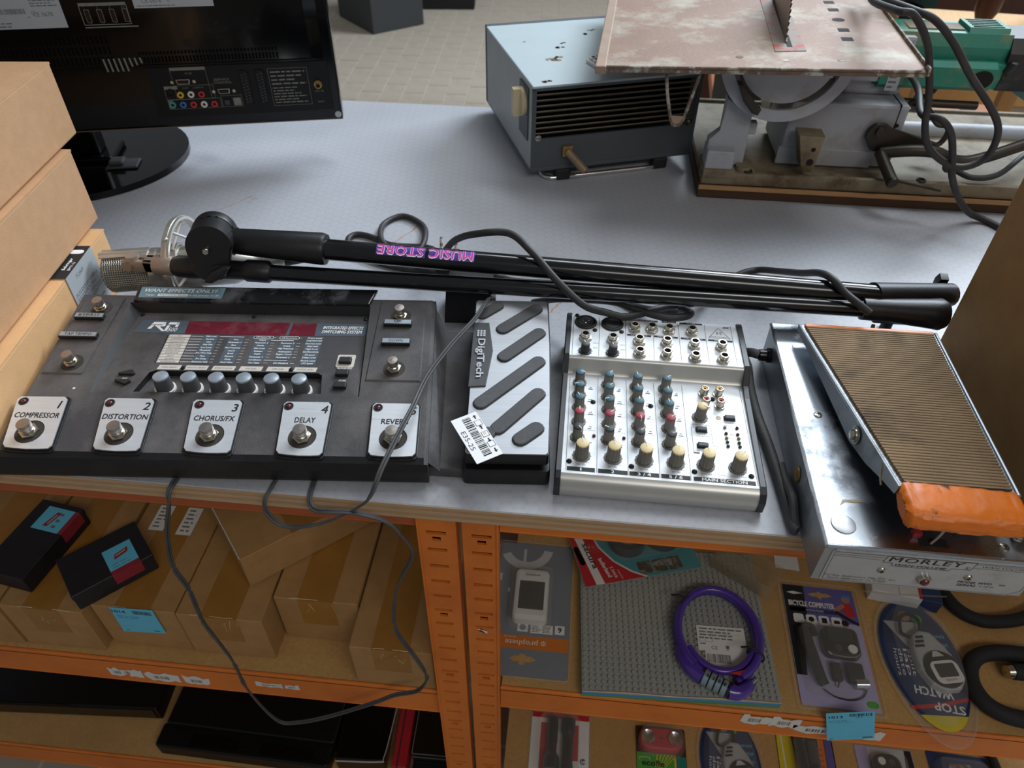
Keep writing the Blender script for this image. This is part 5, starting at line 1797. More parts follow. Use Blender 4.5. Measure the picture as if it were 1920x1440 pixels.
obj('rust_chip', b, ['copper_pipe', 'saw_rust_edge'], HE, label='rusty paint chips')
b = B()
b.box((-.6, HD - 1, H1 - 22), (HW + .6, HD + 9, H1 + 1), 1.5).box((-.6, HD - 1, H0), (HW + .6, HD + 9, H1 - 20), 1.5)
obj('rear_frame', b, 'heater_front', HE)
b = B()
b.box((0, 0, H0), (6, 4, H1 - 3)).box((HW - 6, 0, H0), (HW, 4, H1 - 3)).box((0, 0, H1 - 8), (HW, 4, H1 - 3)).box((6, 0, H0), (HW - 6, 4, 68))
b.box((-.5, -1.5, H0 - 1), (HW + .5, 2, H0 + 5), 1)
obj('front_panel', b, 'heater_front', HE)
b = B()
b.box((6, 26, 66), (HW - 6, 28, H1 - 6))
obj('inner_back', b, 'dark_gap', HE)
for k in range(8):
    b = B(T(0, 5, 74 + k * 8.2) @ R(-38, 'X'))
    b.box((6, -3.2, -.6), (HW - 6, 3.2, .6))
    obj('slat', b, 'heater_slat', HE)
for x in (10, HW - 14):
    b = B(T(x, -.2, 70) @ R(90, 'X'))
    b.lathe([(5, 0), (4.6, 1.2), (.01, 1.8)], None, 16, False)
    b.mat(1).box((-4, -.5, 1.6), (4, .5, 2.0))
    obj('screw', b, ['nickel', 'hole_black'], HE)
b = B(T(-1, 44, 103) @ R(-90, 'Y'))
b.box((-44, -26, -.2), (34, 20, 1.2), .4, seg=1)
obj('dial_plate', b, 'heater_front', HE)
b = B(T(-2, 42, 111) @ R(-90, 'Y'))
b.lathe([(21, 0), (21, 5), (19.5, 6.5), (.01, 6.5)], None, 28, False)
b.prism([(-20, -6), (20, -6), (20, 6), (-20, 6)], 6, 17, bev=1.5)
obj('dial_knob', b, 'old_ivory', HE)
b = B(T(56, -.5, 47) @ R(90, 'X'))
b.box((-8, -8, 0), (8, 8, 7), 1)
sp = obj('spout_block', b, 'brass_old', HE)
b = B()
b.cyl((56, -6, 47), (74, -29, 28), 6.2, 6.6, 14).cyl((74, -29, 28), (77, -33, 25), 6.8, 6.2, 14)
obj('spout_tube', b, 'copper_pipe', sp)
b = B()
b.tube([(36, 60, 18), (24, 24, 6), (24, 10, 4), (32, 2, 3.8), (48, -1, 3.8), (204, -1, 3.8), (218, 2, 3.8), (226, 10, 4), (226, 24, 6), (226, 60, 18)], 3.6, 10)
obj('stand_bar', b, 'chrome', HE, label='chromed wire stand')
for x in (52, 214):
    b = B()
    b.box((x - 12, -5, 0), (x + 12, 12, 18), 2.5)
    obj('rubber_foot', b, 'rubber_black', HE)
b = B()
b.box((30, HD - 40, 0), (60, HD - 10, H0), 2).box((230, HD - 40, 0), (260, HD - 10, H0), 2)
obj('rubber_foot', b, 'rubber_black', HE)
b = B()
cs = thing('terminal_strip', 'small white screw terminal strip lying on the pale heater top', 'connector', (22, 1150, 147.2), 30)
b.box((-12, -17, 0), (12, 17, 5), .6)
for y in (-11, 0, 11):
    b.box((-9, y - 4, 4), (9, y + 4, 9), 1)
obj('strip', b, 'paper', cs)
b = B()
for y in (-11, 0, 11):
    b.box((-6, y - 3, 8.2), (-1, y + 3, 9.3)).box((2, y - 3, 8.2), (6, y + 3, 9.3))
obj('terminal', b, 'hole_black', cs)

# ------------------------------------------------------------------ bench saw driven by a power drill, bolted to a board
SA = thing('table_saw', 'rusty bench saw with tilting steel table driven by a green power drill', 'saw', (183, 1033, .3), 0)
o3 = T(-183, -1033, 0)
b = B(o3)
b.box((183, 1033, 0), (960, 1345, 20), 1.5)
obj('base_board', b, 'old_wood', SA, label='dark wooden base board')
b = B(o3)
b.box((183.5, 1031.6, 14), (959, 1034, 20.4))
obj('board_edge', b, 'pale_wood_edge', SA)
b = B(o3)
b.box((186, 1040, 20), (955, 1336, 31), 0).box((186, 1036, 20), (955, 1046, 40), 3).box((186, 1330, 20), (955, 1338, 36), 2)
b.box((186, 1034.5, 30), (233, 1090, 44), 3).box((228, 1046, 30), (264, 1090, 40), 3)
b.cyl((246, 1052, 30), (246, 1052, 46), 13, 11, 18)
base = obj('cast_base', b, 'cast_dirty', SA)
for (x, y) in ((252, 1043), (500, 1043)):
    b = B(o3 @ T(x, y, 40))
    b.lathe([(7, 0), (6.5, 2), (4, 2.4), (3.6, .2), (.01, .2)], None, 16, False)
    obj('base_bolt', b, 'old_steel', base)
b = B(o3)
b.prism([(190, 40), (232, 40), (246, 44), (244, 118), (205, 140), (205, 92), (190, 78)], 0, 18, M=T(0, 1078, 0) @ R(90, 'X'), bev=2)
b.box((188, 1040, 38), (228, 1078, 70), 2).box((244, 1066, 86), (256, 1080, 104), 2)
obj('upright', b, 'cast_grey', SA)
b = B(o3)
b.box((304, 1092, 34), (470, 1215, 128), 5).box((300, 1090, 33), (440, 1096, 60), 2)
obj('motor_housing', b, 'cast_grey', SA)
b = B(o3)
b.box((455.4, 1091.2, 34), (456.6, 1216, 129), 0)
b.cyl((334, 1091.9, 116), (334, 1088, 116), 3, seg=10).cyl((458, 1091, 100), (458, 1089, 100), 2.6, seg=10)
obj('housing_seam', b, 'hole_black', SA)
b = B(o3)
b.box((380, 1130, 128), (462, 1200, 210), 5).box((384, 1120, 150), (430, 1140, 190), 2)
obj('drill_clamp', b, 'cast_grey', SA)
b = B(o3)
b.prism([(313, 96), (350, 95), (347, 46), (342, 41), (332, 41), (327, 48)], 0, 30, M=T(0, 1078, 0) @ R(90, 'X'), bev=2.5)
b.mat(1).cyl((338, 1049, 57), (338, 1047, 57), 5, seg=14).cyl((338, 1058, 76), (338, 1047.6, 76), 3.4, seg=12)
obj('rail_bracket', b, ['cast_dirty', 'hole_black'], SA)
# half-round tilt quadrant with its curved slot
cx, cz, ro = 272, 207, 90
b = B(o3)
def arcpts(r, a0, a1, n):
    return [(cx + r * cos(radians(a0 + (a1 - a0) * i / n)), cz + r * sin(radians(a0 + (a1 - a0) * i / n))) for i in range(n + 1)]
yq, tq = 1040, 6
def strip(rin, rout, a0, a1, n=24, y=yq):
    pi_, po = arcpts(rin, a0, a1, n), arcpts(rout, a0, a1, n)
    for i in range(n):
        q = [pi_[i], po[i], po[i + 1], pi_[i + 1]]
        b.quad([(x, y, z) for x, z in q]).quad([(x, y + tq, z) for x, z in q][::-1])
        b.quad([(po[i][0], y, po[i][1]), (po[i][0], y + tq, po[i][1]), (po[i + 1][0], y + tq, po[i + 1][1]), (po[i + 1][0], y, po[i + 1][1])])
        b.quad([(pi_[i][0], y + tq, pi_[i][1]), (pi_[i][0], y, pi_[i][1]), (pi_[i + 1][0], y, pi_[i + 1][1]), (pi_[i + 1][0], y + tq, pi_[i + 1][1])])
strip(1, 64, 184, 356)
strip(74, ro, 184, 356)
strip(64, 74, 184, 197, 3)
strip(64, 74, 344, 356, 3)
obj('tilt_quadrant', b, 'cast_grey', SA)
b = B(o3)
b.prism([(208, 172), (216, 170), (231, 150), (247, 137), (244, 129), (235, 132), (221, 147)], 0, 14, M=T(0, 1040, 0) @ R(90, 'X'), bev=3)
obj('clamp_lever', b, 'old_steel', SA)
# tilted square table plate
PT = o3 @ T(24, 987, 201) @ R(-3.2) @ R(-2.6, 'Y')
PW, PD = 396, 420
def platehole(x, y, w, d, sk=0):
    return [(x - w / 2, y - d / 2), (x + w / 2, y - d / 2), (x + w / 2 + sk, y + d / 2), (x - w / 2 + sk, y + d / 2)]
b = B(PT)
b.box((0, 0, -3), (PW, PD, 0), 0).box((0, -1.5, -7), (PW, 2.5, -1), 1)
pl = obj('table_plate', b, 'saw_plate', SA, label='rusty mottled steel table plate')
b = B(PT)
b.box((-9, -7, -9), (5, PD, 1.6), 1.5)
obj('guide_rail', b, 'saw_rim', pl)
b = B(PT)
b.box((PW - 1.5, -5, -6), (PW + 1.2, PD, 4.5), .6)
obj('guide_rail', b, 'saw_rust_edge', pl)
b = B(PT)
b.tube([(4, -.8, -1.2), (PW - 5, -.8, -1.2)], 2.0, 8, raw=True)
obj('front_bead', b, 'saw_rust_edge', pl)
b = B(PT)
b.box((4, -2.6, -7.5), (PW - 4, 2, -3.4), 0)
obj('front_rim', b, 'saw_rust_edge', pl)
b = B(PT)
b.prism([(222, 62), (262, 66), (262, 330), (226, 330)], .02, .9)
b.mat(1).prism([(239, 80), (246, 80), (250, 322), (243, 322)], .9, 1.1)
obj('blade_insert', b, ['saw_red', 'hole_black'], pl, label='red-painted insert plate round the blade')
b = B(PT)
for (x, y, w) in ((322, 118, 15), (324, 158, 15), (326, 256, 15), (326, 296, 15)):
    b.prism(platehole(x, y, w, 16), .02, .12)
b.prism(ngon(325, 206, 9, 16), .02, .12)
obj('plate_hole', b, 'hole_black', pl)
b = B(PT)
for (x, y) in ((175, 40), (232, 30), (300, 32)):
    b.prism(ngon(x, y, 5, 14), .02, .3)
    b.mat(0)
obj('plate_screw', b, 'saw_rust_edge', pl)
# circular blade rising through the slot
b = B(PT @ T(243.5, 205, -22) @ R(88, 'Z') @ R(90, 'X'))
nT = 90
ring = []
for k in range(nT):
    a0 = 2 * pi * k / nT
    ring += [(105 * cos(a0), 105 * sin(a0)), (112 * cos(a0 + .055), 112 * sin(a0 + .055))]
b.prism(ring, -1, 1)
obj('saw_blade', b, 'saw_blade', SA)
# V-shaped wire hanger below the plate
b = B(o3)
b.tube([(107, 992, 196), (112, 990, 170), (121, 988, 136), (126, 987, 128), (132, 987, 128), (138, 988, 136), (146, 990, 172), (152, 992, 198)], 2.2, 8)
b.mat(1).prism([(119, 140), (124, 126), (134, 126), (139, 140)], 0, 1.6, M=T(0, 988, 0) @ R(90, 'X'))
obj('wire_hanger', b, ['saw_rust_edge', 'saw_rim'], SA)
# rods, lever arms and crank on the right
b = B(o3)
b.cyl((470, 1150, 113), (586, 1150, 112), 6, seg=12).cyl((496, 1150, 113), (512, 1150, 113), 12, seg=14)
obj('guide_rod', b, 'old_steel', SA)
b = B(o3)
b.cyl((470, 1240, 34), (900, 1240, 36), 14, seg=18)
obj('guide_rod', b, 'cast_grey', SA)
b = B(o3)
b.prism([(418, 96), (426, 105), (440, 105), (452, 98), (520, 80), (520, 70), (450, 74), (446, 62), (428, 66), (416, 84)], 0, 7, M=T(0, 1086, 0) @ R(90, 'X'), bev=1.5)
b.cyl((433, 1079, 95), (433, 1072, 95), 7, seg=14)
arm = obj('lever_arm', b, 'old_steel', SA)
b = B(o3)
b.tube([(440, 1072, 66), (480, 1062, 76), (512, 1060, 76), (545, 1062, 64), (580, 1068, 66), (660, 1090, 88), (720, 1110, 94)], 8.5, 10, flat=1.0)
obj('lever_arm', b, 'old_steel', SA)
b = B(o3)
b.cyl((441, 1072, 66), (447, 1012, 50), 8, 8.5, 14).cyl((447, 1012, 50), (448, 1009, 49), 9, 8.5, 14)
b.cyl((450, 1016, 52), (512, 1002, 46), 2.6, 2.2, 10)
obj('crank_handle', b, 'old_steel', SA)
b = B(o3)
b.tube([(470, 1160, 100), (500, 1140, 124), (512, 1135, 140), (490, 1140, 150)], 5, 10, flat=.6).tube([(516, 1148, 108), (536, 1140, 86), (552, 1135, 84), (548, 1132, 60), (520, 1130, 52)], 4, 8)
obj('linkage', b, 'old_steel', SA)
# power drill clamped behind the plate
DRV = o3 @ T(-14, 1165, 142) @ Matrix.Scale(.82, 4, (0, 0, 1)) @ T(0, 0, -138)
DR = DRV @ Matrix(((0, 0, 1, 0), (1, 0, 0, 0), (0, 1, 0, 0), (0, 0, 0, 1)))      # section (y, z) extruded along x
b = B(DR)
b.prism([(-36, 140), (-40, 158), (-40, 182), (-30, 186), (-32, 206), (-26, 226), (26, 228), (36, 206), (40, 160), (30, 138)], 432, 606, bev=3)
b.prism([(-48, 146), (-48, 178), (-40, 186), (-30, 186), (-30, 140), (-40, 138)], 436, 594, bev=3)
b.prism([(-30, 150), (-30, 200), (-20, 214), (20, 214), (30, 200), (30, 150)], 418, 436, bev=2)
dg = obj('drill_body', b, 'drill_green', SA, label='dusty green power drill body')
b = B(DR)
b.prism([(-24, 225), (24, 225), (22, 234), (-20, 234)], 545, 600, bev=1.5)
obj('vent_hump', b, 'drill_green', dg)
b = B(DRV)
for k in range(5):
    b.box((551, -18 + k * 8, 233.6), (592, -14.5 + k * 8, 234.6))
obj('vent_slot', b, 'dark_gap', dg)
b = B(DRV)
b.box((466, -15, 225.5), (542, 16, 228.6), .5, seg=1)
obj('name_plate', b, 'cast_dirty', dg)
b = B(DRV)
b.cyl((575, -49.4, 160), (575, -44, 160), 15, seg=20)
obj('handle_socket', b, 'hole_black', dg)
b = B(DRV)
b.cyl((607, -42, 170), (613, -42, 186), 6, 7, 12).sphere((613, -42, 186), 7, seg=12, sz=.5)
obj('brush_cap', b, 'drill_black', dg)
b = B(DR)
b.prism([(-36, 138), (-42, 160), (-38, 200), (-28, 222), (28, 224), (38, 200), (42, 160), (32, 134)], 604, 690, bev=6)
b.prism([(-28, 134), (-30, 190), (26, 190), (26, 130)], 680, 740, bev=6)
obj('motor_end', b, 'drill_black', SA)
b = B(o3)
b.tube([(620, 1160, 216), (632, 1150, 222), (640, 1158, 226), (652, 1150, 220), (668, 1140, 217), (690, 1146, 215)], lambda t: 4 - 2.5 * t, 7)
obj('frayed_string', b, 'copper_pipe', SA, label='frayed tan string on the drill end')
b = B(DR)
b.prism([(-30, 120), (-34, 150), (-20, 160), (24, 150), (24, 116)], 655, 720, bev=5)
obj('handle', b, 'drill_cyan', SA)
b = B(o3 @ T(452, 1275, 262) @ R(18, 'Y'))
b.box((-5, -60, -26), (64, 40, 26), 12).cyl((40, -20, -20), (46, -70, -70), 15, 17, 14)
obj('switch_box', b, 'drill_black', SA)
b = B(o3 @ T(440, 1118, 160))
b.box((-7, -2, -20), (10, 0, 26))
b.mat(1).lines(-5, -18, 8, 24, 6, M=T(0, -2.1, 0) @ R(90, 'X'), seed=2)
obj('rating_plate', b, ['tv_label', 'ink_soft'], SA)
# heavy rubber flex hanging in loops from the drill
b = B(o3)
b.tube([(420, 1250, 246), (372, 1100, 262), (366, 985, 279), (384, 978, 277), (408, 976, 250), (424, 976, 217), (437, 976, 180), (444, 976, 150), (455, 978, 126), (472, 980, 108), (500, 980, 93), (524, 980, 94), (541, 980, 110), (540, 980, 141),
        (522, 982, 168), (480, 985, 208), (444, 985, 246), (414, 987, 270), (392, 1000, 276), (380, 1080, 268), (400, 1260, 240)], 4.6, 10)
obj('power_cord', b, 'cable_rubber', SA)
b = B(o3)
b.tube([(420, 1250, 190), (452, 1140, 170), (464, 1085, 158), (450, 1010, 149), (462, 982, 155), (482, 980, 138), (497, 980, 106), (508, 982, 78), (530, 985, 46), (562, 1000, 16), (590, 1000, 5), (620, 960, 5), (680, 900, 5), (760, 860, 5)], 4.6, 10)
obj('power_cord', b, 'cable_rubber', SA)
b = B(o3)
b.tube([(496, 990, 106), (520, 1030, 66), (548, 1056, 52), (570, 1044, 48), (610, 1056, 50), (680, 1130, 54), (760, 1180, 70)], 4.2, 10)
obj('power_cord', b, 'cable_rubber', SA)
# ------------------------------------------------------------------ brown cartons on the left middle shelf (shelf top z = -421.5)
ZS = -420.4
def shelf_carton(label, x, y, w, d, h, rz=0, seed=1, cap=True, group='taped brown cartons on the left shelf'):
    g = random.Random(seed)
    t = thing('carton', label, 'box', (x, y, ZS), rz, group)
    b = B()
    b.box((0, 0, 0), (w, d, h), 1.2, seg=1)
    b.mat(1).box((w / 2 - .5, .6, h - .4), (w / 2 + .5, d, h + .15))
    obj('shell', b, ['card_brown', 'dark_gap'], t)
    b = B()
    tw = 24
    n = 16
    rows = []
    for i in range(n + 1):
        yy = d * i / n
        rows.append([(w / 2 - tw, yy, h + .25), (w / 2 - 8, yy, h + .25 + g.uniform(0, .7)), (w / 2 + 8, yy, h + .25 + g.uniform(0, .7)), (w / 2 + tw, yy, h + .25)])
    b.quads(rows)
    rows = [[(w / 2 - tw, -.3, z), (w / 2 - 8, -.3 - g.uniform(0, .5), z), (w / 2 + 8, -.3 - g.uniform(0, .5), z), (w / 2 + tw, -.3, z)] for z in (h * .42, h * .6, h * .8, h + .2)]
    b.quads(rows)
    obj('packing_tape', b, 'pack_tape', t)
    b = B()
    for k in range(5):
        xx = w / 2 + g.uniform(-tw, tw)
        b.tube([(xx, -.6, h - g.uniform(2, 30)), (xx + g.uniform(-6, 6), -.7, h - g.uniform(10, 40))], .35, 4)
    for k in range(3):
        xx = w / 2 + g.uniform(-30, 30)
        b.tube([(xx, 1, h + .6), (xx + g.uniform(-14, 14), 1, h + .9), (xx + g.uniform(-20, 20), .5, h + .5)], .5, 4)
    obj('tape_wrinkle_glint', b, 'film_glint', t)
    return t
shelf_carton('brown taped carton at the far left end of the middle shelf, partly cut off', -826, 444, 116, 330, 96, 0, 1)
shelf_carton('brown taped carton under the two slim black boxes, left of the blue 1014 ticket', -706, 446, 112, 330, 96, 0, 2)
b1014 = shelf_carton('brown taped carton carrying the blue 1014 ticket on its front edge', -588, 458, 113, 330, 96, 0, 3)
shelf_carton('brown taped carton partly covered by the askew carton, right of the blue 1014 ticket', -473, 457, 114, 320, 96, 0, 4)
shelf_carton('brown taped carton set back from the shelf edge, under the drooping cord loop', -355, 492, 112, 300, 99, 0, 5)
shelf_carton('brown taped carton nearest the left orange post, standing forward', -241, 438, 106, 330, 92, 0, 6)
b = B(T(0, 0, 96.9))
b.rect(-.2 + 62, 118, 84, 166).rect(20, 122, 42, 166)
b.mat(1).lines(66, 122, 80, 164, 6, .1, seed=1).lines(24, 126, 38, 164, 6, .1, seed=4)
obj('address_label', b, ['paper', 'ink_soft'], b1014, label='white labels on the carton top')
tk = thing('price_ticket', 'blue paper ticket printed 1014 on a brown carton edge', 'ticket', (-561, 456.6, -322), -.4)
b = B(R(90, 'X'))
b.prism([(0, -60), (61, -54), (60, 3), (1, 0)], 0, .3)
b.mat(1).text('1014', 11, -8, 6.5, w=18, bold=.02, z=.4).bars(30, -11, 56, -3, 24, .4, seed=4).lines(5, -24, 36, -16, 2, .4, seed=2, fill=.2).lines(6, -56, 12, -53, 1, .4).lines(46, -52, 58, -48, 1, .4)
obj('ticket_card', b, ['sticker_blue', 'ink'], tk)
# tilted carton on top of the row
TC = thing('carton', 'brown carton lying askew, corner forward, on top of the other cartons', 'box', (-388, 503, ZS + 100.9), 41.5)
b = B(R(0, 'X'))
b.box((0, 0, 0), (240, 190, 60), 1.2, seg=1)
obj('shell', b, 'card_brown', TC)
b = B(R(0, 'X'))
for k in range(16):
    b.box((-.5, 4 + k * 7, 56.6), (.6, 8 + k * 7, 60.6))
obj('perforation', b, 'paper', TC, label='pale perforated edge')
b = B(R(0, 'X'))
b.rect(70, 0, 120, 190, 60.6)
obj('packing_tape', b, 'pack_tape', TC)
# two slim black boxes with blue stickers
def black_box(label, x, y, rz, w, d, h, lab):
    t = thing('gift_box', label, 'box', (x, y, ZS + 97.3), rz, 'slim black boxes on the cartons')
    b = B()
    b.box((0, 0, 0), (w, d, h), 1.0, seg=1)
    b.box((-.6, -.6, h - 9), (w + .6, d + .6, h + .4), .8, seg=1)
    obj('box_body', b, 'black_card', t)
    x0, y0, x1, y1 = lab
    b = B()
    b.rect(x0, y0, x1, y1, h + .7)
    b.rect(x1 - .01, y0, x1, y1, h + .7)
    b.mat(1).quad([(w - 6, y0, h + .75), (w + .9, y0, h + .75), (w + .9, y1, h + .75), (w - 6, y1, h + .75)]).quad([(w + .95, y0, h - 18), (w + .95, y1, h - 18), (w + .95, y1, h + .7), (w + .95, y0, h + .7)])
    mx, my = (x0 + x1) / 2, (y0 + y1) / 2
    b.mat(2).prism([(mx - 8, my - 12), (mx - 1, my - 12), (mx + 5, my + 12), (mx - 2, my + 12)], h + .75, h + .9)
    b.mat(3).prism([(mx - 3.5, my - 8), (mx - 2.4, my - 8), (mx + 1.2, my + 8), (mx + .2, my + 8)], h + .95, h + 1.0)
    b.mat(4).lines(x1 - 16, y0 + 4, x1 - 9, y1 - 4, 3, h + .8, seed=3)
    obj('sticker', b, ['sticker_blue', 'sticker_red', 'sticker_red', 'paper', 'ink_soft'], t, label='pale blue sticker with dark red strip')
black_box('slim black gift box with blue sticker, the left one lying lengthwise', -736, 477, -9, 66, 118, 31, (18, 72, 60, 110))
t = thing('gift_box', 'slim black gift box with blue sticker, the right one lying aslant', 'box', (-594, 449, ZS + 97.3), 45, 'slim black boxes on the cartons')
b = B()
b.box((0, 0, 0), (101, 70, 31), 1.0, seg=1).box((-.6, -.6, 22), (101.6, 70.6, 31.4), .8, seg=1)
obj('box_body', b, 'black_card', t)
b = B()
b.rect(50, 6, 86, 44, 31.7)
b.mat(1).rect(50, -.9, 86, 6, 31.7).quad([(50, -.95, 12), (86, -.95, 12), (86, -.95, 31.6), (50, -.95, 31.6)])
b.mat(1).prism([(60, 22), (78, 26), (80, 34), (62, 30)], 31.75, 31.9)
b.mat(3).prism([(63, 26.4), (76, 29.4), (76.3, 30.6), (63.3, 27.6)], 31.95, 32.0)
b.mat(4).lines(54, 8, 82, 18, 2, 31.8, seed=3, fill=.2)
obj('sticker', b, ['sticker_blue', 'sticker_red', 'sticker_red', 'paper', 'ink_soft'], t, label='pale blue sticker with dark red strip')

# ------------------------------------------------------------------ black electronics on the lowest left shelf (top z = -783.5)
ZL = -782.4
def av_box(label, x, y, rz, w, d, h, cat='device', lines=()):
    t = thing('media_player', label, cat, (x, y, ZL), rz)
    b = B()
    b.box((0, 0, 4), (w, d, h), 2.5)
    b.box((10, 10, 0), (w - 10, d - 10, 4))
    obj('casing', b, 'tv_black', t)
    b = B()
    for (x0, z0, x1, z1) in lines:
        b.rect(x0, z0, x1, z1, .3, M=R(90, 'X'))
    if lines:
        obj('front_trim', b, 'tv_print', t)
    return t
dv = av_box('flat black disc player on the lowest shelf, at the left', -1105, 474, 3.4, 452, 250, 44, lines=((175, 6, 330, 7.2),))
b = B()
b.box((8, -1.4, 9), (444, .5, 40), 1)
b.box((40, .2, 43.6), (300, 2.2, 44.6)).box((40, 60, 43.8), (420, 61, 44.5))
obj('front_panel', b, 'tv_gloss', dv)
b = B()
b.cyl((300, 58, 44), (300, 58, 46), 4, seg=12)
obj('button', b, 'tv_label', dv)
kb = thing('ribbed_device', 'long ribbed black device with rounded front corner on the lowest shelf', 'device', (-638, 447, ZL), -1.0)
b = B()
b.prism(rrect(0, 0, 300, 40, 7), 0, 30, bev=3).prism(rrect(6, 36, 302, 190, 6), 0, 36, bev=3)
for k in range(4):
    b.box((14, 60 + k * 28, 35.5), (294, 62 + k * 28, 37)).box((14, 8 + k * 7, 29.8), (290, 9 + k * 7, 30.8))
obj('casing', b, 'tv_black', kb)
b = B()
b.prism(rrect(60, 8, 140, 26, 3), 30, 31.5)
b.prism(rrect(180, 8, 270, 26, 3), 30, 31.5)
obj('key_block', b, 'tv_gloss', kb)
lp = thing('flat_device', 'flat glossy black device with bright silver edge beside the red case', 'device', (-328, 452, ZL), 3)
b = B()
b.box((0, 0, 0), (84, 210, 38), 4)
obj('casing', b, 'tv_gloss', lp)
b = B()
b.tube([(2, -.5, 36), (74, 1, 37), (82, 8, 38), (88, 60, 39), (100, 205, 39)], 1.5, 8)
obj('edge_trim', b, 'chrome', lp)
rc = thing('slim_case', 'dark red case standing on edge between black laptop and posts', 'case', (-231, 448, ZL), 2)
b = B()
b.box((0, 0, 0), (24, 200, 46), 2)
b.mat(1).box((8, -.5, 2), (10, 200, 46.6))
obj('cover', b, ['red_case', 'hole_black'], rc)
cd = thing('disc_case', 'stack of black disc cases with clear edges beside the left orange post', 'case', (-202, 448, ZL), 1)
for k in range(3):
    b = B(T(0, 26 * (k > 0), 14 * k))
    b.box((0, 0, 0), (66, 130 if k < 2 else 105, 13), .8, seg=1)
    b.mat(1).box((0, -.3, 12.2), (66, .6, 13.2)).box((-.4, 0, 12.2), (.6, 120, 13.2)).box((65, -.3, 1), (66.3, .6, 13))
    obj('disc_case_shell', b, ['gloss_black', 'tv_print'], cd)
# ------------------------------------------------------------------ goods on the right middle shelf (top z = -386.5)
ZR = -385.4
def dome(b, pts, h, inset, M=None):
    """Thin clear blister: walls and roof over a plan outline."""
    c = Vector((sum(p[0] for p in pts) / len(pts), sum(p[1] for p in pts) / len(pts)))
    def off(k):
        o = []
        for p in pts:
            d = Vector(p) - c
            o.append((c.x + d.x * (1 - k / max(d.length, 1)), c.y + d.y * (1 - k / max(d.length, 1))))
        return o
    r0, r1, r2 = off(0), off(inset * .6), off(inset)
    rows = [[(x, y, 0) for x, y in r0 + r0[:1]], [(x, y, h * .8) for x, y in r1 + r1[:1]], [(x, y, h) for x, y in r2 + r2[:1]]]
    b.quads(rows, True, M)
    b.quad([(x, y, h) for x, y in r2], False, M)
    return b
# grey bicycle-computer pack, upside down
PA = thing('blister_pack', 'grey and orange blister pack lying upside down with small white cycle computer', 'package', (-70, 449, ZR))
b = B()
card = rrect(0, 0, 105, 206, 4)
b.prism(card, 0, .9)
b.mat(1)
b.rect(0.2, 38, 104.6, 57, 1.0)
b.mat(2)
# big letter e in a ring, upside down, at the far end
for k in range(28):
    a, c = radians(-172 + 344 * k / 28 + 180 + 90 - 90), radians(-172 + 344 * (k + 1) / 28 + 180 + 90 - 90)
    q = [(38 + r * cos(w), 200 + r * sin(w)) for r, w in ((26, a), (39, a), (39, c), (26, c))]
    if all(0 < y < 205.5 and x > 1 for x, y in q):
        b.quad([(x, y, 1.05) for x, y in q])
b.rect(34, 158, 38, 196, 1.06)
b.rect(2, 140, 6, 152, 1.06).rect(16, 122, 19, 129, 1.06)
b.mat(3).rect(35, 63, 49, 76, 1.1).rect(53, 62, 83, 75, 1.1).rect(86, 63, 99, 76, 1.1)
b.mat(4).text('9', 92.5, 69.6, 7.5, z=1.2, bold=.02, rot=180 if False else 0)
b.lines(55, 63.5, 67, 74, 5, 1.2, seed=1).lines(69, 63.5, 81, 74, 5, 1.2, seed=2)
b.mat(0).prism(ngon(42, 69.5, 4.6, 14), 1.15, 1.2)
b.mat(3).text('prophete', 42, 47.5, 7.6, w=44, z=1.1, rot=180).text('bike your way', 26, 54.4, 2.2, w=16, z=1.1, rot=180)
for k in range(16):
    a, c = 2 * pi * k / 16, 2 * pi * (k + 1) / 16
    b.quad([(71.5 + r * cos(w), 48 + r * sin(w), 1.1) for r, w in ((2.4, a), (3.3, a), (3.3, c), (2.4, c))])
b.rect(71.1, 46, 71.9, 51, 1.12)
b.mat(5).prism([(28, 24), (34, 28), (40, 28), (42, 31), (48, 31), (50, 28), (56, 28), (64, 24), (56, 20), (50, 20), (47, 16), (42, 16), (40, 20), (34, 20)], .95, 1.1)
obj('card', b, ['blister_grey', 'blister_orange', 'blister_light', 'paper', 'ink', 'chipboard'], PA)
b = B(T(0, 0, 1))
b.prism(rrect(26, 74, 74, 152, 7), 0, 18, bev=5)
dv = obj('cycle_computer', b, 'device_white', PA, label='white cycle computer')
b = B()
b.prism(rrect(33, 87, 68, 131, 1.5), 18.8, 19.3)
b.mat(1).text('prophete', 50, 141, 3.2, w=20, z=19.4, rot=180, bold=.02).text('bike your way', 46, 144.6, 1.6, w=12, z=19.4, rot=180)
b.mat(2).lines(38, 92, 60, 126, 5, 19.4, seed=3)
obj('screen', b, ['lcd_dark', 'ink', 'hole_black'], dv)
b = B(T(0, 0, 1))
dome(b, rrect(18, 66, 82, 160, 10), 22, 6)
b.tube([(x, y, 1) for x, y in rrect(-2, -2, 107, 208, 5)], 1.1, 6, closed=True, raw=True)
obj('blister', b, 'clear_blister', PA)

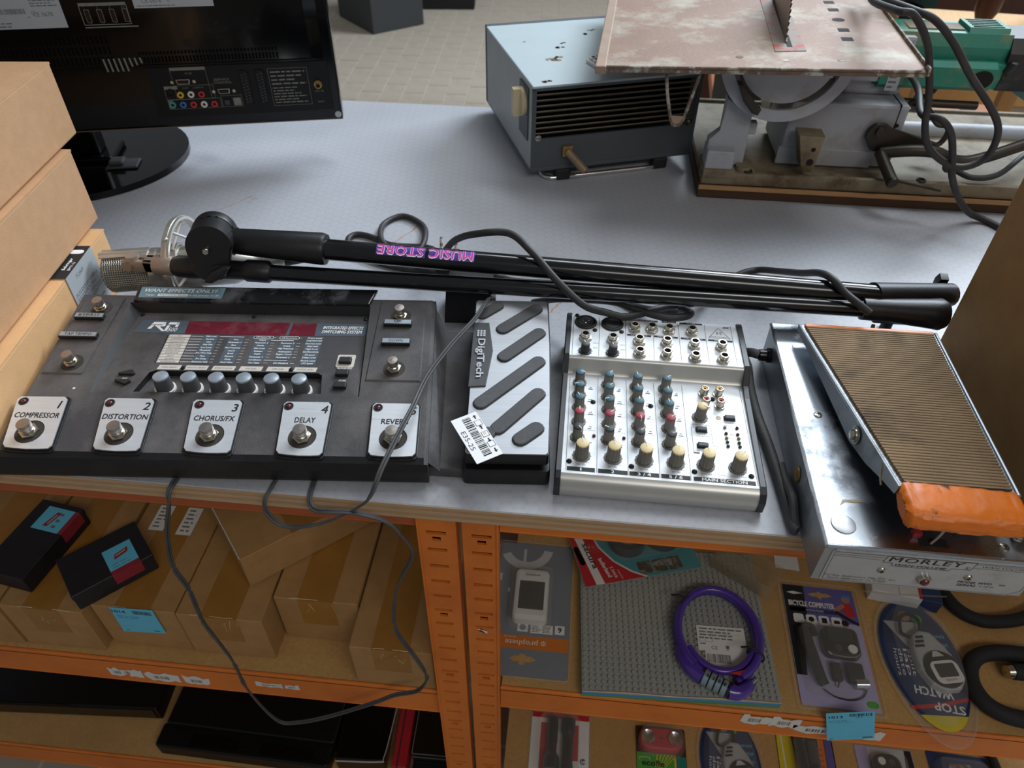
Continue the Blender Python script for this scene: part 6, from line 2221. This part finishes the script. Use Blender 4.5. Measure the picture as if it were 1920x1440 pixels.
# studded building plates in clear film
BP = thing('building_plate', 'pack of studded grey building plates over blue and green ones in clear film', 'toy', (54, 432, ZR), 2.2)
NX, NY, PT_ = 32, 28, 7.75
for k, (m, z) in enumerate((('brick_green', 0), ('brick_blue', 5.2), ('brick_grey', 10.4))):
    b = B()
    b.box((0, 0, z), (NX * PT_, NY * PT_, z + 4.6), .3, seg=1)
    pl = obj('studded_plate', b, m, BP, label=('green plate', 'blue plate', 'light grey plate')[k])
b = B()
for i in range(NX):
    for j in range(NY):
        b.lathe([(2.5, 15), (2.4, 17.6)], T((i + .5) * PT_, (j + .5) * PT_, 0), 8)
obj('studs', b, 'brick_grey', pl, kind='stuff')
b = B()
n = 24
rows = []
for i in range(n + 1):
    rows.append([(-3 + (NX * PT_ + 6) * i / n, -2 - (1.4 if i % 2 else 0), 3), (-3 + (NX * PT_ + 6) * i / n, -2.4 + (.8 if i % 3 else 0), 12), (-3 + (NX * PT_ + 6) * i / n, 2 + (1.2 if i % 2 else 0), 18.2), (-3 + (NX * PT_ + 6) * i / n, NY * PT_ + 2, 18.2)])
b.quads(rows, True)
obj('film_bag', b, 'clear_film', BP)
b = B()
b.tube([(2, -2, 17.4), (60, -1.2, 18), (118, -2.2, 17.6), (180, -1, 18), (246, -2, 17.5)], .7, 5)
obj('film_seam', b, 'film_glint', BP)
# paper label on the plates (stuck to the bag)
b = B(T(152, 38, 18.5) @ R(-1.5))
b.rect(0, 24, 63, 60).rect(8, 2, 62, 26, .1)
b.mat(1).lines(3, 40, 60, 58, 4, .2, seed=2).text('CE', 21, 29, 5, z=.2, w=8).lines(3, 32, 14, 36, 1, .2)
for (x0, y0, x1, y1) in ((2, 36.6, 20, 37), (2, 43, 20, 43.4), (2, 36.6, 2.4, 43), (10, 36.6, 10.4, 43), (19.6, 36.6, 20, 43), (2, 49, 60, 49.3)):
    b.rect(x0, y0, x1, y1, .2)
b.rect(36, 26.5, 40, 27.2, .2).quad([(35.5, 33, .2), (40.5, 33, .2), (39.6, 28, .2), (36.4, 28, .2)]).bars(10, 8, 40, 20, 26, .3, seed=5)
obj('paper_label', b, ['paper', 'ink_soft'], BP)

# purple cable lock coiled on the plates
LK = thing('bike_lock', 'purple combination cable lock coiled on the studded grey plates', 'lock', (228, 520, ZR + 17))
cx, cy = 228, 520
o4 = T(-228, -520, 0)
def ringp(rx, ry, z, a0, a1, n, ox=0, oy=0):
    return [(ox + rx * cos(radians(a0 + (a1 - a0) * i / n)), oy + ry * sin(radians(a0 + (a1 - a0) * i / n)), z) for i in range(n + 1)]
b = B()
b.tube(ringp(52, 66, 7, 232, -70, 28), 5.2, 10, raw=True)
b.tube(ringp(52.5, 64, 17, 228, -66, 28, 1, -1), 5.2, 10, raw=True)
b.tube(ringp(47, 58, 12, 210, 330, 14, 2, 6), 5.0, 10, raw=True)
cab = obj('cable', b, 'lock_purple', LK)
b = B()
b.tube([(-50, -22, 9), (-46, -36, 9), (-36, -51, 10), (-24, -62, 10)], lambda t: 6 + 4.5 * math.sin(min(1, t * 1.4) * pi / 2), 12)
b.tube([(6, -76, 10), (18, -77, 10), (28, -71, 10), (34, -64, 9)], lambda t: 10.4 - 3.6 * t, 12)
obj('end_sleeve', b, 'lock_purple', LK)
b = B()
b.cyl((-28, -58, 10), (8, -76, 10), 10.2, seg=18)
lkb = obj('lock_barrel', b, 'gloss_black', LK)
for k in range(4):
    t0 = .14 + k * .2
    p0 = Vector((-28, -58, 10)).lerp(Vector((8, -76, 10)), t0)
    p1 = Vector((-28, -58, 10)).lerp(Vector((8, -76, 10)), t0 + .15)
    b = B()
    b.cyl(p0, p1, 11, seg=16)
    obj('dial_ring', b, 'lock_dials', lkb)
b = B(T(-10, -67, 21.3) @ R(-26.5))
for k in range(4):
    b.text(str((6, 2, 0, 8)[k]), -10 + k * 7.3, -1.5, 4.4, bold=.02)
b.text('RESET CODE', 0, 5, 2.0, w=22)
obj('lettering', b, 'ink', lkb)
b = B()
b.cyl((34, -64, 9), (43, -56, 9), 3.4, seg=12)
b.mat(1).prism([(8, -58), (22, -54), (34, -50), (32, -56), (20, -60)], 20, 21)
obj('key_tip', b, ['chrome', 'pack_red'], LK)
for (x, y, a, tl) in ((-40, 41, 45, (-58, 45)), (46, -26, -30, (26, -22))):
    b = B()
    pts = [(x + 11 * cos(q) * cos(radians(a)) , y + 11 * cos(q) * sin(radians(a)), 12 + 12.4 * sin(q)) for q in [2 * pi * k / 14 for k in range(14)]]
    b.tube(pts, 1.3, 6, closed=True, raw=True).tube([(x, y, 24.5), ((x + tl[0]) / 2, (y + tl[1]) / 2, 27), (tl[0], tl[1], 22)], 1.5, 6)
    obj('cable_tie', b, 'rubber_black', LK)

# insulating tape on a red and teal card, lying across the plates' far corner
IT = thing('blister_pack', 'red and teal blister card with two black rolls of insulating tape', 'package', (55, 577, ZR + 20), 17)
b = B(R(-3, 'X'))
W3 = 172
b.prism(rrect(0, 0, W3, 98, 3), 0, .8)
b.mat(1).prism([(0, 0), (88, 0), (70, 12), (50, 34), (36, 62), (30, 98), (0, 98)], .85, .95)
b.mat(2).prism([(16, 0), (28, 0), (16, 98), (5, 98)], 1.0, 1.1)
curve = [(92, 0), (73, 13), (52.5, 35), (38.5, 63), (32, 98), (30, 98), (36, 62), (50, 34), (70, 12), (88, 0)]
b.mat(2).prism(curve, .96, 1.05)
b.mat(3).text('sacura', 19.5, 50, 9, w=46, rot=-84, z=1.2, bold=.03)
b.mat(2).text('Isolierband', 36, 26, 6, w=34, rot=-80, z=1.2, bold=.03).text('2 Stück', 46, 16, 4.5, w=20, rot=-80, z=1.2, bold=.02).text('19 mm x 10 m', 54, 11, 3, w=16, rot=-80, z=1.2)
b.mat(4).rect(82, 4, 102, 26, 1.0).rect(104, 4, 124, 26, 1.0).rect(126, 4, 146, 26, 1.0)
b.mat(5).prism(capsule(7, 40, 4, 66, 4), .96, 1.2)
obj('card', b, ['pack_teal', 'pack_red', 'paper', 'ink', 'pack_photo', 'dark_gap'], IT)
for x in (80, 134):
    b = B(R(-3, 'X') @ T(x, 62, 1))
    b.lathe([(17.5, 0), (27, 0), (27, 19), (26, 19.6), (18.5, 19.6), (17.5, 19), (17.5, 0)], None, 32, False)
    b.mat(1).lathe([(17.5, 12), (.01, 12)], None, 32, False)
    obj('tape_roll', b, ['gloss_black', 'blister_light'], IT)
b = B(R(-3, 'X'))
dome(b, rrect(50, 32, 166, 94, 24, 6), 21.5, 3)
b.tube([(x, y, 1) for x, y in rrect(-1, -1, W3 + 1, 99, 3)], .8, 6, closed=True, raw=True)
obj('blister', b, 'clear_blister', IT)

# empty clear plastic tray
CT = thing('plastic_box', 'empty smoke-clear plastic box leaning on the far corner of the studded plates', 'box', (231, 632, ZR + 18.4), -33.5)
b = B()
th = 1
b.box((0, 0, 0), (88, 44, th)).box((0, 0, 0), (th, 44, 26)).box((88 - th, 0, 0), (88, 44, 26)).box((0, 0, 0), (88, th, 26)).box((0, 44 - th, 0), (88, 44, 26))
obj('shell', b, 'clear_bag', CT)

# bicycle computer blister
BC = thing('blister_pack', 'purple and black bicycle computer blister pack on the shelf under the chrome pedal', 'package', (331, 449, ZR), -1.5)
b = B()
b.prism(rrect(0, 0, 98, 176, 3), 0, .8)
b.mat(1).rect(.5, 122, 97.5, 175.5, .9)
b.mat(2).prism([(.5, 40), (14, 40), (20, 122), (28, 122), (30, 175.5), (.5, 175.5)], .92, 1.0)
b.mat(3).rect(6, 134, 70, 140, 1.0)
for k in range(4):
    b.mat(4).prism(rrect(9 + k * 17, 116, 23 + k * 17, 130, 3), .95, 1.1)
b.mat(2).prism(ngon(33, 123, 4, 10), 1.1, 1.2).rect(47, 119, 54, 127, 1.15).rect(63, 120, 71, 125, 1.15)
b.mat(4).text('BICYCLE COMPUTER', 37, 146.5, 8, w=62, bold=.03, z=1.15).text('14 FUNCTIONS', 40, 137, 3.2, w=24, z=1.15)
b.prism([(5, 163), (14, 165.5), (28, 163), (14, 160.5)], 1.05, 1.15)
b.mat(5).prism([(34, 163), (42, 166), (46, 166), (50, 169), (54, 166), (62, 166), (68, 163), (60, 160), (55, 160), (51, 156), (47, 160), (40, 160)], .95, 1.15)
# cyclist picture: helmet, head, torso, arm, bike
b.mat(6).prism(ngon(86, 160, 6, 10), 1.0, 1.1)
b.mat(7).prism([(80, 163), (84, 168), (92, 167), (94, 162), (88, 163)], 1.1, 1.2)
b.mat(8).prism([(80, 154), (92, 152), (95, 134), (84, 132), (76, 146)], 1.0, 1.1)
b.mat(6).prism([(80, 153), (70, 146), (66, 138), (69, 137), (76, 143), (83, 148)], 1.1, 1.2)
b.mat(2).prism([(66, 138), (80, 128), (96, 120), (97, 124), (82, 133), (70, 141)], 1.1, 1.25).prism(ngon(78, 122, 5, 12), 1.0, 1.1)
b.mat(9).prism(capsule(86, 10, 92, 10, 4.5), 1, 1.2)
obj('card', b, ['pack_lilac', 'pack_violet', 'ink', 'pack_navy', 'paper', 'chipboard', 'cyclist_skin', 'brick_blue', 'pack_red', 'pack_green'], BC)
b = B(T(0, 0, 1))
b.prism(rrect(38, 66, 86, 108, 9), 2, 14, bev=4)
dvc = obj('cycle_computer', b, 'gloss_black', BC)
b = B(T(0, 0, 1))
b.prism(rrect(46, 86, 78, 104, 2), 14.1, 14.5)
b.mat(1).prism(ngon(74, 76, 6, 20), 14, 15.6)
b.mat(2).prism(ngon(56, 76, 5, 20), 14, 15.2)
b.mat(3).tube([(42, 70, 13), (50, 66, 12), (74, 66, 12), (83, 71, 13)], 1.2, 6)
obj('screen', b, ['lcd_dark', 'paper', 'pot_charcoal', 'chrome'], dvc)
b = B(T(0, 0, 1))
b.tube([(16, 104, 6), (19, 80, 9), (23, 56, 10), (28, 34, 8), (32, 26, 6)], lambda t: 9 - 2.5 * t, 10, flat=.6)
b.tube([(14, 106, 5), (27, 108, 6), (31, 96, 6)], 5, 8)
obj('handlebar_mount', b, 'rubber_black', BC)
b = B(T(0, 0, 1))
b.box((44, 34, 1), (56, 58, 10), 2).box((62, 32, 1), (84, 60, 12), 4)
b.mat(1).cyl((70, 32, 6), (86, 34, 6), 7, seg=14)
b.mat(2).tube([(30, 22, 3), (44, 14, 2), (62, 12, 2), (78, 18, 2), (86, 30, 4)], 1.1, 6).tube([(58, 50, 4), (52, 36, 8), (48, 26, 4)], 1.1, 6)
obj('wheel_sensor', b, ['rubber_black', 'chrome', 'cable_rubber'], BC)
b = B(T(0, 0, 1))
dome(b, rrect(8, 14, 90, 112, 12, 5), 18, 5)
b.tube([(x, y, 1.2) for x, y in rrect(-5, -5, 103, 181, 6)], 1.3, 6, closed=True, raw=True)
obj('blister', b, 'clear_blister', BC)

def stopwatch_pack(label, x, y, z, rz, s=1.0):
    t = thing('blister_pack', label, 'package', (x, y, z), rz)
    egg = []
    for k in range(36):
        a = 2 * pi * k / 36
        w = 50 + 5 * sin(a)
        egg.append((w * cos(a) * s, (92 if sin(a) > 0 else 88) * sin(a) * s))
    b = B()
    b.prism(egg, 0, .8)
    lowr = [p for p in egg if p[1] < -52 * s]
    b.mat(1).prism([p for p in egg if p[1] < -58 * s], .85, .95)
    b.mat(2).prism([(-36 * s, -61 * s), (0, -57 * s), (40 * s, -47 * s), (42 * s, -42 * s), (0, -52 * s), (-38 * s, -56 * s)], .96, 1.05)
    b.mat(3).prism([(-34 * s, 62 * s), (12 * s, 60 * s), (6 * s, 20 * s), (-6 * s, 10 * s)], .9, 1.0)
    for k in range(4):
        b.mat(4).text(('timer', 'alarm', 'chrono', 'memory')[k], 30 * s, (40 - k * 13) * s, 6 * s, w=22 * s, rot=180, z=1.0)
    for k in range(4):
        b.mat(5).text(('hours', 'date', 'lap', 'split')[k], (-34 + k * 6) * s, 2 * s, 5 * s, w=38 * s, rot=-97, z=1.0)
    b.mat(5).text('WATCH', -2 * s, -38 * s, 11 * s, w=46 * s, rot=171, z=1.05, bold=.03).text('STOP', 10 * s, -58 * s, 11 * s, w=36 * s, rot=171, z=1.1, bold=.03)
    b.mat(6).prism(ngon(-3 * s, 70 * s, 8 * s, 14), 1, 1.1)
    b.mat(7).prism(ngon(13 * s, 66 * s, 7 * s, 14), 1, 1.1)
    obj('card', b, ['pack_navy', 'pack_yellow', 'pack_red', 'pack_grey', 'sticker_blue', 'paper', 'cyclist_skin', 'pack_green'], t)
    b = B(T(8 * s, -2 * s, 2) @ R(8))
    body = [(0, 44), (14, 40), (24, 18), (30, -8), (29, -26), (16, -38), (-4, -38), (-18, -28), (-24, -6), (-20, 20), (-12, 38)]
    b.prism([(x * s * .98, y * s) for x, y in body], 0, 13, bev=4)
    w = obj('stopwatch', b, 'pack_grey', t, label='grey and black stopwatch')
    b = B(T(8 * s, -2 * s, 2) @ R(8))
    b.prism([(4 + 24 * s * cos(2 * pi * k / 28), (-12 + 25 * sin(2 * pi * k / 28)) * s) for k in range(28)], 12, 16, bev=2)
    b.mat(1).prism(rrect(-13 * s, -32 * s, 23 * s, -2 * s, 8 * s), 16, 16.6)
    b.mat(2).prism(rrect(-8 * s, -24 * s, 18 * s, -6 * s, 2), 16.6, 17)
    b.mat(3).text('sport', 5 * s, -28 * s, 4, w=15 * s, z=16.8)
    b.mat(4).prism([(-4 * s, 4 * s), (12 * s, 4 * s), (6 * s, 11 * s), (0, 11 * s)], 16, 16.8)
    for k in range(3):
        b.mat(0).box((-16 * s + k * 3, (20 + k * 6) * s, 12.5), (-4 * s + k * 2, (23 + k * 6) * s, 14.5))
    obj('watch_face', b, ['gloss_black', 'pack_yellow' if False else 'device_white', 'lcd_dark', 'pack_red', 'blister_light'], w)
    b = B(T(-4 * s, 52 * s, 8) @ R(-24))
    b.tube([(-10 * s, -14 * s, 0), (-12 * s, 6 * s, 0), (-4 * s, 17 * s, 0), (9 * s, 14 * s, 0), (13 * s, -2 * s, 0), (6 * s, -16 * s, 0), (-4 * s, -19 * s, 0)], 2.4, 8, closed=True)
    obj('carabiner', b, 'gloss_black', t)
    b = B(T(0, 0, 1))
    dome(b, [(x * .9, y * .93) for x, y in egg], 20, 7)
    big = [(x * 1.10, y * 1.06 if y > 0 else y * 1.22) for x, y in egg]
    b.tube([(x, y, .6) for x, y in big], 1.3, 6, closed=True, raw=True)
    b.quads([[(x, y, .7) for x, y in egg + egg[:1]], [(x, y, .7) for x, y in big + big[:1]]])
    obj('blister', b, 'clear_blister', t)
    return t
stopwatch_pack('oval navy and yellow stopwatch blister overhanging the right shelf edge', 502, 519, ZR + 1, 3)

# white and navy box under the chrome pedal
WB = thing('package_box', 'white box with navy and red end lying on the shelf behind the stopwatch pack', 'box', (452, 612, ZR), -8)
b = B()
b.box((0, 0, 0), (92, 62, 24), .8, seg=1)
b.mat(1).box((66, -.3, 0), (92.3, 62.2, 24.3), .3, seg=1)
b.mat(2).rect(62, 0, 66, 62, 24.4).rect(62, 26, 70, 58, 24.5)
b.mat(3).rect(36, 0, 36.5, 62, 24.3).lines(20, 40, 30, 52, 1, 24.4)
b.mat(0)
for k in range(16):
    a, c = 2 * pi * k / 16, 2 * pi * (k + 1) / 16
    b.quad([(79 + r * cos(w), 38 + r * sin(w), 24.6) for r, w in ((4.4, a), (6.6, a), (6.6, c), (4.4, c))])
b.rect(73, 27, 85, 29, 24.6)
obj('shell', b, ['paper', 'pack_navy', 'pack_red', 'ink_soft'], WB)
b = B()
b.tube([(-14, -6, 25), (20, -4, 26), (60, 4, 26), (98, 12, 25)], 1.2, 6)
obj('plastic_edge', b, 'clear_bag', WB)
b = B()
b.prism([(0, 0), (34, -3), (36, 40), (2, 44)], 0, .4)
o = obj('paper_slip', b, 'paper', None, loc=(332, 652, ZR))
tag(o, 'small white paper slip far back on the shelf behind the bicycle computer pack', 'paper')
# price ticket on the right beam
tk = thing('price_ticket', 'blue paper ticket printed 1013 hanging over the right orange beam', 'ticket', (352, 431.6, -367), 0)
b = B(R(84, 'X') @ R(16))
b.box((0, -62, -.2), (56, 0, .2))
b.mat(1).text('1013', 11, -9, 5.4, w=16, bold=.02, z=.3).bars(27, -9.5, 53, -3, 24, .3, seed=9).lines(3, -22, 34, -15, 2, .3, seed=3, fill=.15).lines(3, -60, 9, -57, 1, .3, seed=3).lines(42, -60, 54, -55, 1, .3, seed=2).lines(34, -13, 46, -11, 1, .3)
o = obj('ticket_card', b, ['sticker_blue', 'ink'], tk)
# bent black foam-covered bars at the right end
fb = thing('foam_bar', 'bent black foam-covered bar end showing just below the chrome pedal', 'bar', (600, 590, ZR), 0)
b = B(T(-600, -590, 0))
b.tube([(548, 655, 9), (556, 632, 9), (568, 605, 9), (588, 590, 9), (614, 588, 9), (660, 600, 9), (720, 640, 9)], 9, 12)
obj('foam_sleeve', b, 'foam_black', fb)
fb = thing('foam_bar', 'black foam-covered bar bent into a wide hook at the right end of the shelf', 'bar', (600, 500, ZR), 0)
b = B(T(-600, -500, 0))
b.tube([(720, 520, 10.6), (660, 538, 10.6), (625, 541, 10.6), (595, 540, 10.6), (570, 532, 10.6), (555, 516, 10.6), (549, 494, 10.6), (555, 472, 10.6), (572, 458, 10.6), (600, 452, 10.6), (640, 452, 10.6), (720, 462, 10.6)], 10.4, 12)
obj('foam_sleeve', b, 'foam_black', fb)
b = B(T(-600, -500, 0))
b.tube([(660, 520, 13), (630, 515, 13), (606, 514, 13)], lambda t: 12 - 2 * t, 12)
b.mat(1).cyl((605, 514, 13), (598, 513, 13), 9, 8, 14)
obj('end_plug', b, ['foam_black', 'nickel'], fb)

# ------------------------------------------------------------------ goods on the lower right shelf (top z = -735.5)
Z2 = -734.4
FL = thing('blister_pack', 'white blister card with two dark torches on the lower right shelf', 'package', (-8, 424, Z2), 0)
b = B()
b.prism(rrect(0, 0, 98, 138, 3), 0, .8)
b.mat(1).rect(0.5, 128, 97.5, 137.5, .9)
b.mat(2).rect(16, 40, 30, 120, .9).rect(66, 62, 80, 120, .9)
b.mat(3)
for y in (46, 62):
    for k in range(10):
        a, c = radians(20 + 32 * k), radians(20 + 32 * (k + 1))
        b.quad([(88 + r * cos(w), y + r * sin(w), 1) for r, w in ((2.6, a), (4.8, a), (4.8, c), (2.6, c))])
    b.rect(87, y - 1, 89, y + 4, 1)
obj('card', b, ['paper', 'pack_red', 'pack_red', 'ink_soft'], FL)
b = B(T(0, 0, 12))
b.lathe([(9, 0), (9, 40), (8, 44), (8, 80), (9, 84)], axis_matrix((36, 124, 0), (36, 40, 0)), 16)
b.lathe([(9, 0), (13, 6), (13, 26)], axis_matrix((36, 66, 0), (36, 40, 0)), 18)
b.mat(1).lathe([(13, 0), (12.4, 3), (9, 3)], axis_matrix((36, 46, 0), (36, 42, 0)), 18)
b.mat(2).lathe([(9, 2), (.01, -3)], axis_matrix((36, 44, 0), (36, 40, 0)), 18, False)
obj('torch', b, ['gloss_black', 'chrome', 'brass_old'], FL)
b = B(T(0, 0, 12))
b.lathe([(12, 0), (12, 20), (9, 24), (9, 70), (10, 74), (10, 84), (6, 86)], axis_matrix((62, 122, 0), (62, 36, 0)), 16)
obj('torch', b, 'gloss_black', FL)
b = B()
dome(b, rrect(12, 32, 82, 130, 10), 26, 4)
b.tube([(x, y, 1) for x, y in rrect(-2, -2, 100, 140, 4)], .9, 6, closed=True, raw=True)
obj('blister', b, 'clear_blister', FL)
EC = thing('blister_pack', 'green blister card with red and silver head lamp on the lower right shelf', 'package', (168, 420, Z2), 0)
b = B()
b.prism(rrect(0, 0, 82, 135, 3), 0, .8)
b.mat(1).rect(.5, .5, 62, 92, .9)
b.mat(2).rect(62, .5, 65, 92, .95)
b.mat(3).text('ecolle', 27, 76, 9, w=36, bold=.03, z=1)
b.mat(2)
for k in range(6):
    b.quad([(30 + k * 3, 70, .95), (31 + k * 3, 70, .95), (36 + k * 6, 91, .95), (34 + k * 6, 91, .95)])
b.mat(4).rect(66, .5, 81, 90, .95).text('head lamp', 75, 60, 5, w=38, rot=-80, z=1.1)
b.mat(5).rect(5, 84, 22, 84.6, 1).rect(5, 80, 5.6, 84, 1).rect(21.4, 80, 22, 84, 1)
obj('card', b, ['dark_wood', 'pack_green', 'pack_yellow', 'ink', 'pack_teal' if False else 'drill_green', 'paper'], EC)
b = B(T(40, 110, 1))
b.prism(capsule(-18, 0, 18, 0, 18), 0, 16, bev=4)
lampb = obj('head_lamp', b, 'pack_red', EC, label='red head lamp')
for sx in (-22, 22):
    b = B(T(40 + sx, 110, 14))
    b.lathe([(11, 0), (12, 3), (11, 8), (7, 6), (.01, 4)], None, 20, False)
    obj('reflector', b, 'chrome', lampb)
b = B(T(40, 110, 16))
b.lathe([(3, 0), (2.6, 2), (.01, 2.4)], None, 12, False)
obj('button', b, 'nickel', lampb)
b = B()
dome(b, rrect(2, 86, 80, 132, 18, 5), 24, 4)
obj('blister', b, 'clear_blister', EC)
stopwatch_pack('oval navy stopwatch blister on the lower right shelf, half hidden by the beam above', 322, 497, Z2 + 1, 3, .98)
YP = thing('blister_pack', 'yellow and black tool blister pack beside the lower stopwatch pack', 'package', (398, 424, Z2), -2)
b = B()
b.prism(rrect(0, 0, 92, 142, 3), 0, .8)
b.mat(1).prism([(.5, .5), (40, .5), (24, 141), (.5, 141)], .85, .95)
b.mat(2).prism([(12, .5), (15, .5), (9, 141), (7, 141)], .98, 1.05).prism([(4, 60), (12, 70), (10, 86), (3, 76)], .98, 1.05)
b.mat(3).prism([(62, .5), (74, .5), (78, 141), (68, 141)], .9, 1.0)
b.mat(4).prism([(74, .5), (91, .5), (90, 141), (79, 141)], .9, 1.0)
b.mat(5)
for k in range(9):
    b.rect(66, 50 + k * 9, 73, 53 + k * 9, 1.05)
obj('card', b, ['gloss_black', 'pack_yellow', 'paper', 'blister_orange', 'pack_violet', 'pack_red'], YP)
b = B(T(0, 0, 12.5))
b.cyl((40, 20, 0), (34, 130, 0), 11, 9, 16).cyl((58, 20, 0), (52, 120, 0), 8, 8, 16)
b.mat(1).cyl((54, 92, 0), (52.4, 128, 0), 8.6, seg=16)
obj('tool_handle', b, ['gloss_black', 'pot_charcoal'], YP)
b = B()
dome(b, rrect(20, 8, 66, 138, 10), 23, 4)
obj('blister', b, 'clear_blister', YP)
b = None
L2 = thing('blister_pack', 'lilac bicycle computer blister pack on the lower right shelf', 'package', (528, 424, Z2), -1)
b = B()
b.prism(rrect(0, 0, 92, 136, 3), 0, .8)
b.mat(1).prism([(66, .5), (91, .5), (91, 135), (80, 135)], .85, .95)
b.mat(2).prism([(18, .5), (66, .5), (80, 135), (20, 135)], .85, .92)
obj('card', b, ['pack_lilac', 'ink', 'blister_light'], L2)
b = B(T(0, 0, 1))
b.prism(rrect(20, 74, 66, 122, 16), 2, 14, bev=4)
b.mat(1).prism(ngon(34, 108, 6, 18), 14, 15.4)
b.mat(2).prism(ngon(50, 108, 5, 18), 14, 15)
obj('cycle_computer', b, ['gloss_black', 'paper', 'pot_charcoal'], L2)
b = B()
dome(b, rrect(12, 10, 76, 128, 12), 20, 5)
obj('blister', b, 'clear_blister', L2)
NV = thing('blister_pack', 'dark navy blister pack at the right end of the lower shelf', 'package', (642, 424, Z2), -2)
b = B()
b.prism(rrect(0, 0, 96, 138, 3), 0, .8)
b.mat(1).prism([(20, 96), (54, 104), (60, 112), (22, 108)], .9, 1)
b.mat(2).prism([(30, 112), (70, 118), (66, 124), (34, 122)], .9, 1)
obj('card', b, ['pack_navy', 'paper', 'pack_photo'], NV)
b = B()
dome(b, rrect(8, 10, 88, 128, 12), 20, 5)
obj('blister', b, 'clear_blister', NV)
DB = thing('foam_bar', 'short black foam bar at the far right of the lower shelf', 'bar', (756, 440, Z2), 0)
b = B()
b.tube([(0, -16, 8), (-3, 40, 8), (-6, 100, 8), (-8, 140, 8)], 7.5, 12)
obj('foam_sleeve', b, 'foam_black', DB)
# ------------------------------------------------------------------ things on the floor behind the table
FB = thing('foam_block', 'dark grey speckled foam block standing on the paved floor', 'block', (-1322, 4758, FLOOR + .5), 42)
b = B()
b.box((0, 0, 0), (370, 470, 420), 6)
obj('block_body', b, 'foam_grey', FB)
BX = thing('floor_case', 'flat black case on the paved floor behind the foam block', 'case', (-1120, 5330, FLOOR + .5), 6)
b = B()
b.box((0, 0, 0), (355, 300, 120), 8)
b.box((10, 10, 118), (345, 290, 126), 4)
obj('case_shell', b, 'black_matte', BX)

# wooden chair standing close behind the saw, and a red-brown slatted bench
CH = thing('wooden_chair', 'pale wooden chair with dark turned spindle behind the green drill', 'chair', (980, 1960, FLOOR), -6)
def plank(p0, p1, w, t, m, parent, name):
    b = B()
    p0, p1 = Vector(p0), Vector(p1)
    h = (p1 - p0).length
    b.box((-w / 2, -t / 2, 0), (w / 2, t / 2, h), 2, M=axis_matrix(p0, p1))
    return obj(name, b, m, parent)
for (x, y) in ((-160, -120), (160, -120), (-160, 200), (160, 200)):
    plank((x, y, 0), (x, y, 905 if y < 0 else 1180), 42, 34, 'pine', CH, 'leg')
b = B()
b.box((-200, -150, 880), (210, 230, 910), 6)
obj('seat', b, 'pine', CH)
b = B(T(-70, -60, 910))
b.lathe([(24, 0), (28, 12), (22, 26), (12, 34), (14, 46), (26, 74), (28, 120), (24, 170), (16, 230), (14, 300)], None, 18)
obj('spindle', b, 'dark_wood', CH, label='dark turned wooden spindle')
for z in (300, 560):
    b = B()
    b.box((-160, -132, z), (160, -108, z + 40), 2)
    obj('stretcher', b, 'pine', CH)
b = B()
b.box((-170, 190, 1080), (170, 214, 1180), 4)
obj('back_rail', b, 'pine', CH)
BE = thing('slatted_bench', 'low red-brown bench with pale upright slats behind the saw board', 'bench', (1000, 2560, FLOOR), -4)
b = B()
b.box((-560, -160, 500), (700, 200, 540), 4)
obj('seat_board', b, 'red_wood', BE)
for k in range(9):
    b = B()
    b.box((-520 + k * 140, -180, 0), (-480 + k * 140, -164, 640), 2)
    obj('slat', b, 'grey_slat', BE)
b = B()
b.box((-560, -192, 610), (700, -164, 660), 3)
obj('top_rail', b, 'pine', BE)
b = B()
b.box((-560, -176, 120), (700, -166, 420), 3)
obj('lower_board', b, 'red_wood', BE)
CB2 = thing('cabinet', 'dark brown wooden cabinet standing far behind the saw at the right', 'cabinet', (900, 3350, FLOOR), -3)
b = B()
b.box((-500, 0, 40), (1400, 420, 1500), 6)
obj('carcass', b, 'dark_wood', CB2)
for k in range(4):
    b = B()
    b.box((-480 + k * 465, -14, 60), (-30 + k * 465, 2, 1480), 4)
    dr = obj('door', b, 'dark_wood', CB2)
    b = B(T(-60 + k * 465, -14, 800))
    b.sphere((0, -10, 0), 14)
    obj('knob', b, 'brass_old', dr)
BB = thing('storage_bin', 'black plastic bin standing on the floor between chair and saw', 'bin', (560, 2150, FLOOR), 4)
b = B()
b.add([(-130, -110, 0), (130, -110, 0), (130, 110, 0), (-130, 110, 0), (-170, -150, 860), (170, -150, 860), (170, 150, 860), (-170, 150, 860)], [(3, 2, 1, 0), (0, 1, 5, 4), (1, 2, 6, 5), (2, 3, 7, 6), (3, 0, 4, 7)])
b.box((-178, -158, 850), (178, -146, 872), 4).box((-178, 146, 850), (178, 158, 872), 4).box((-178, -158, 850), (-166, 158, 872), 4).box((166, -158, 850), (178, 158, 872), 4)
obj('bin_shell', b, 'black_matte', BB)
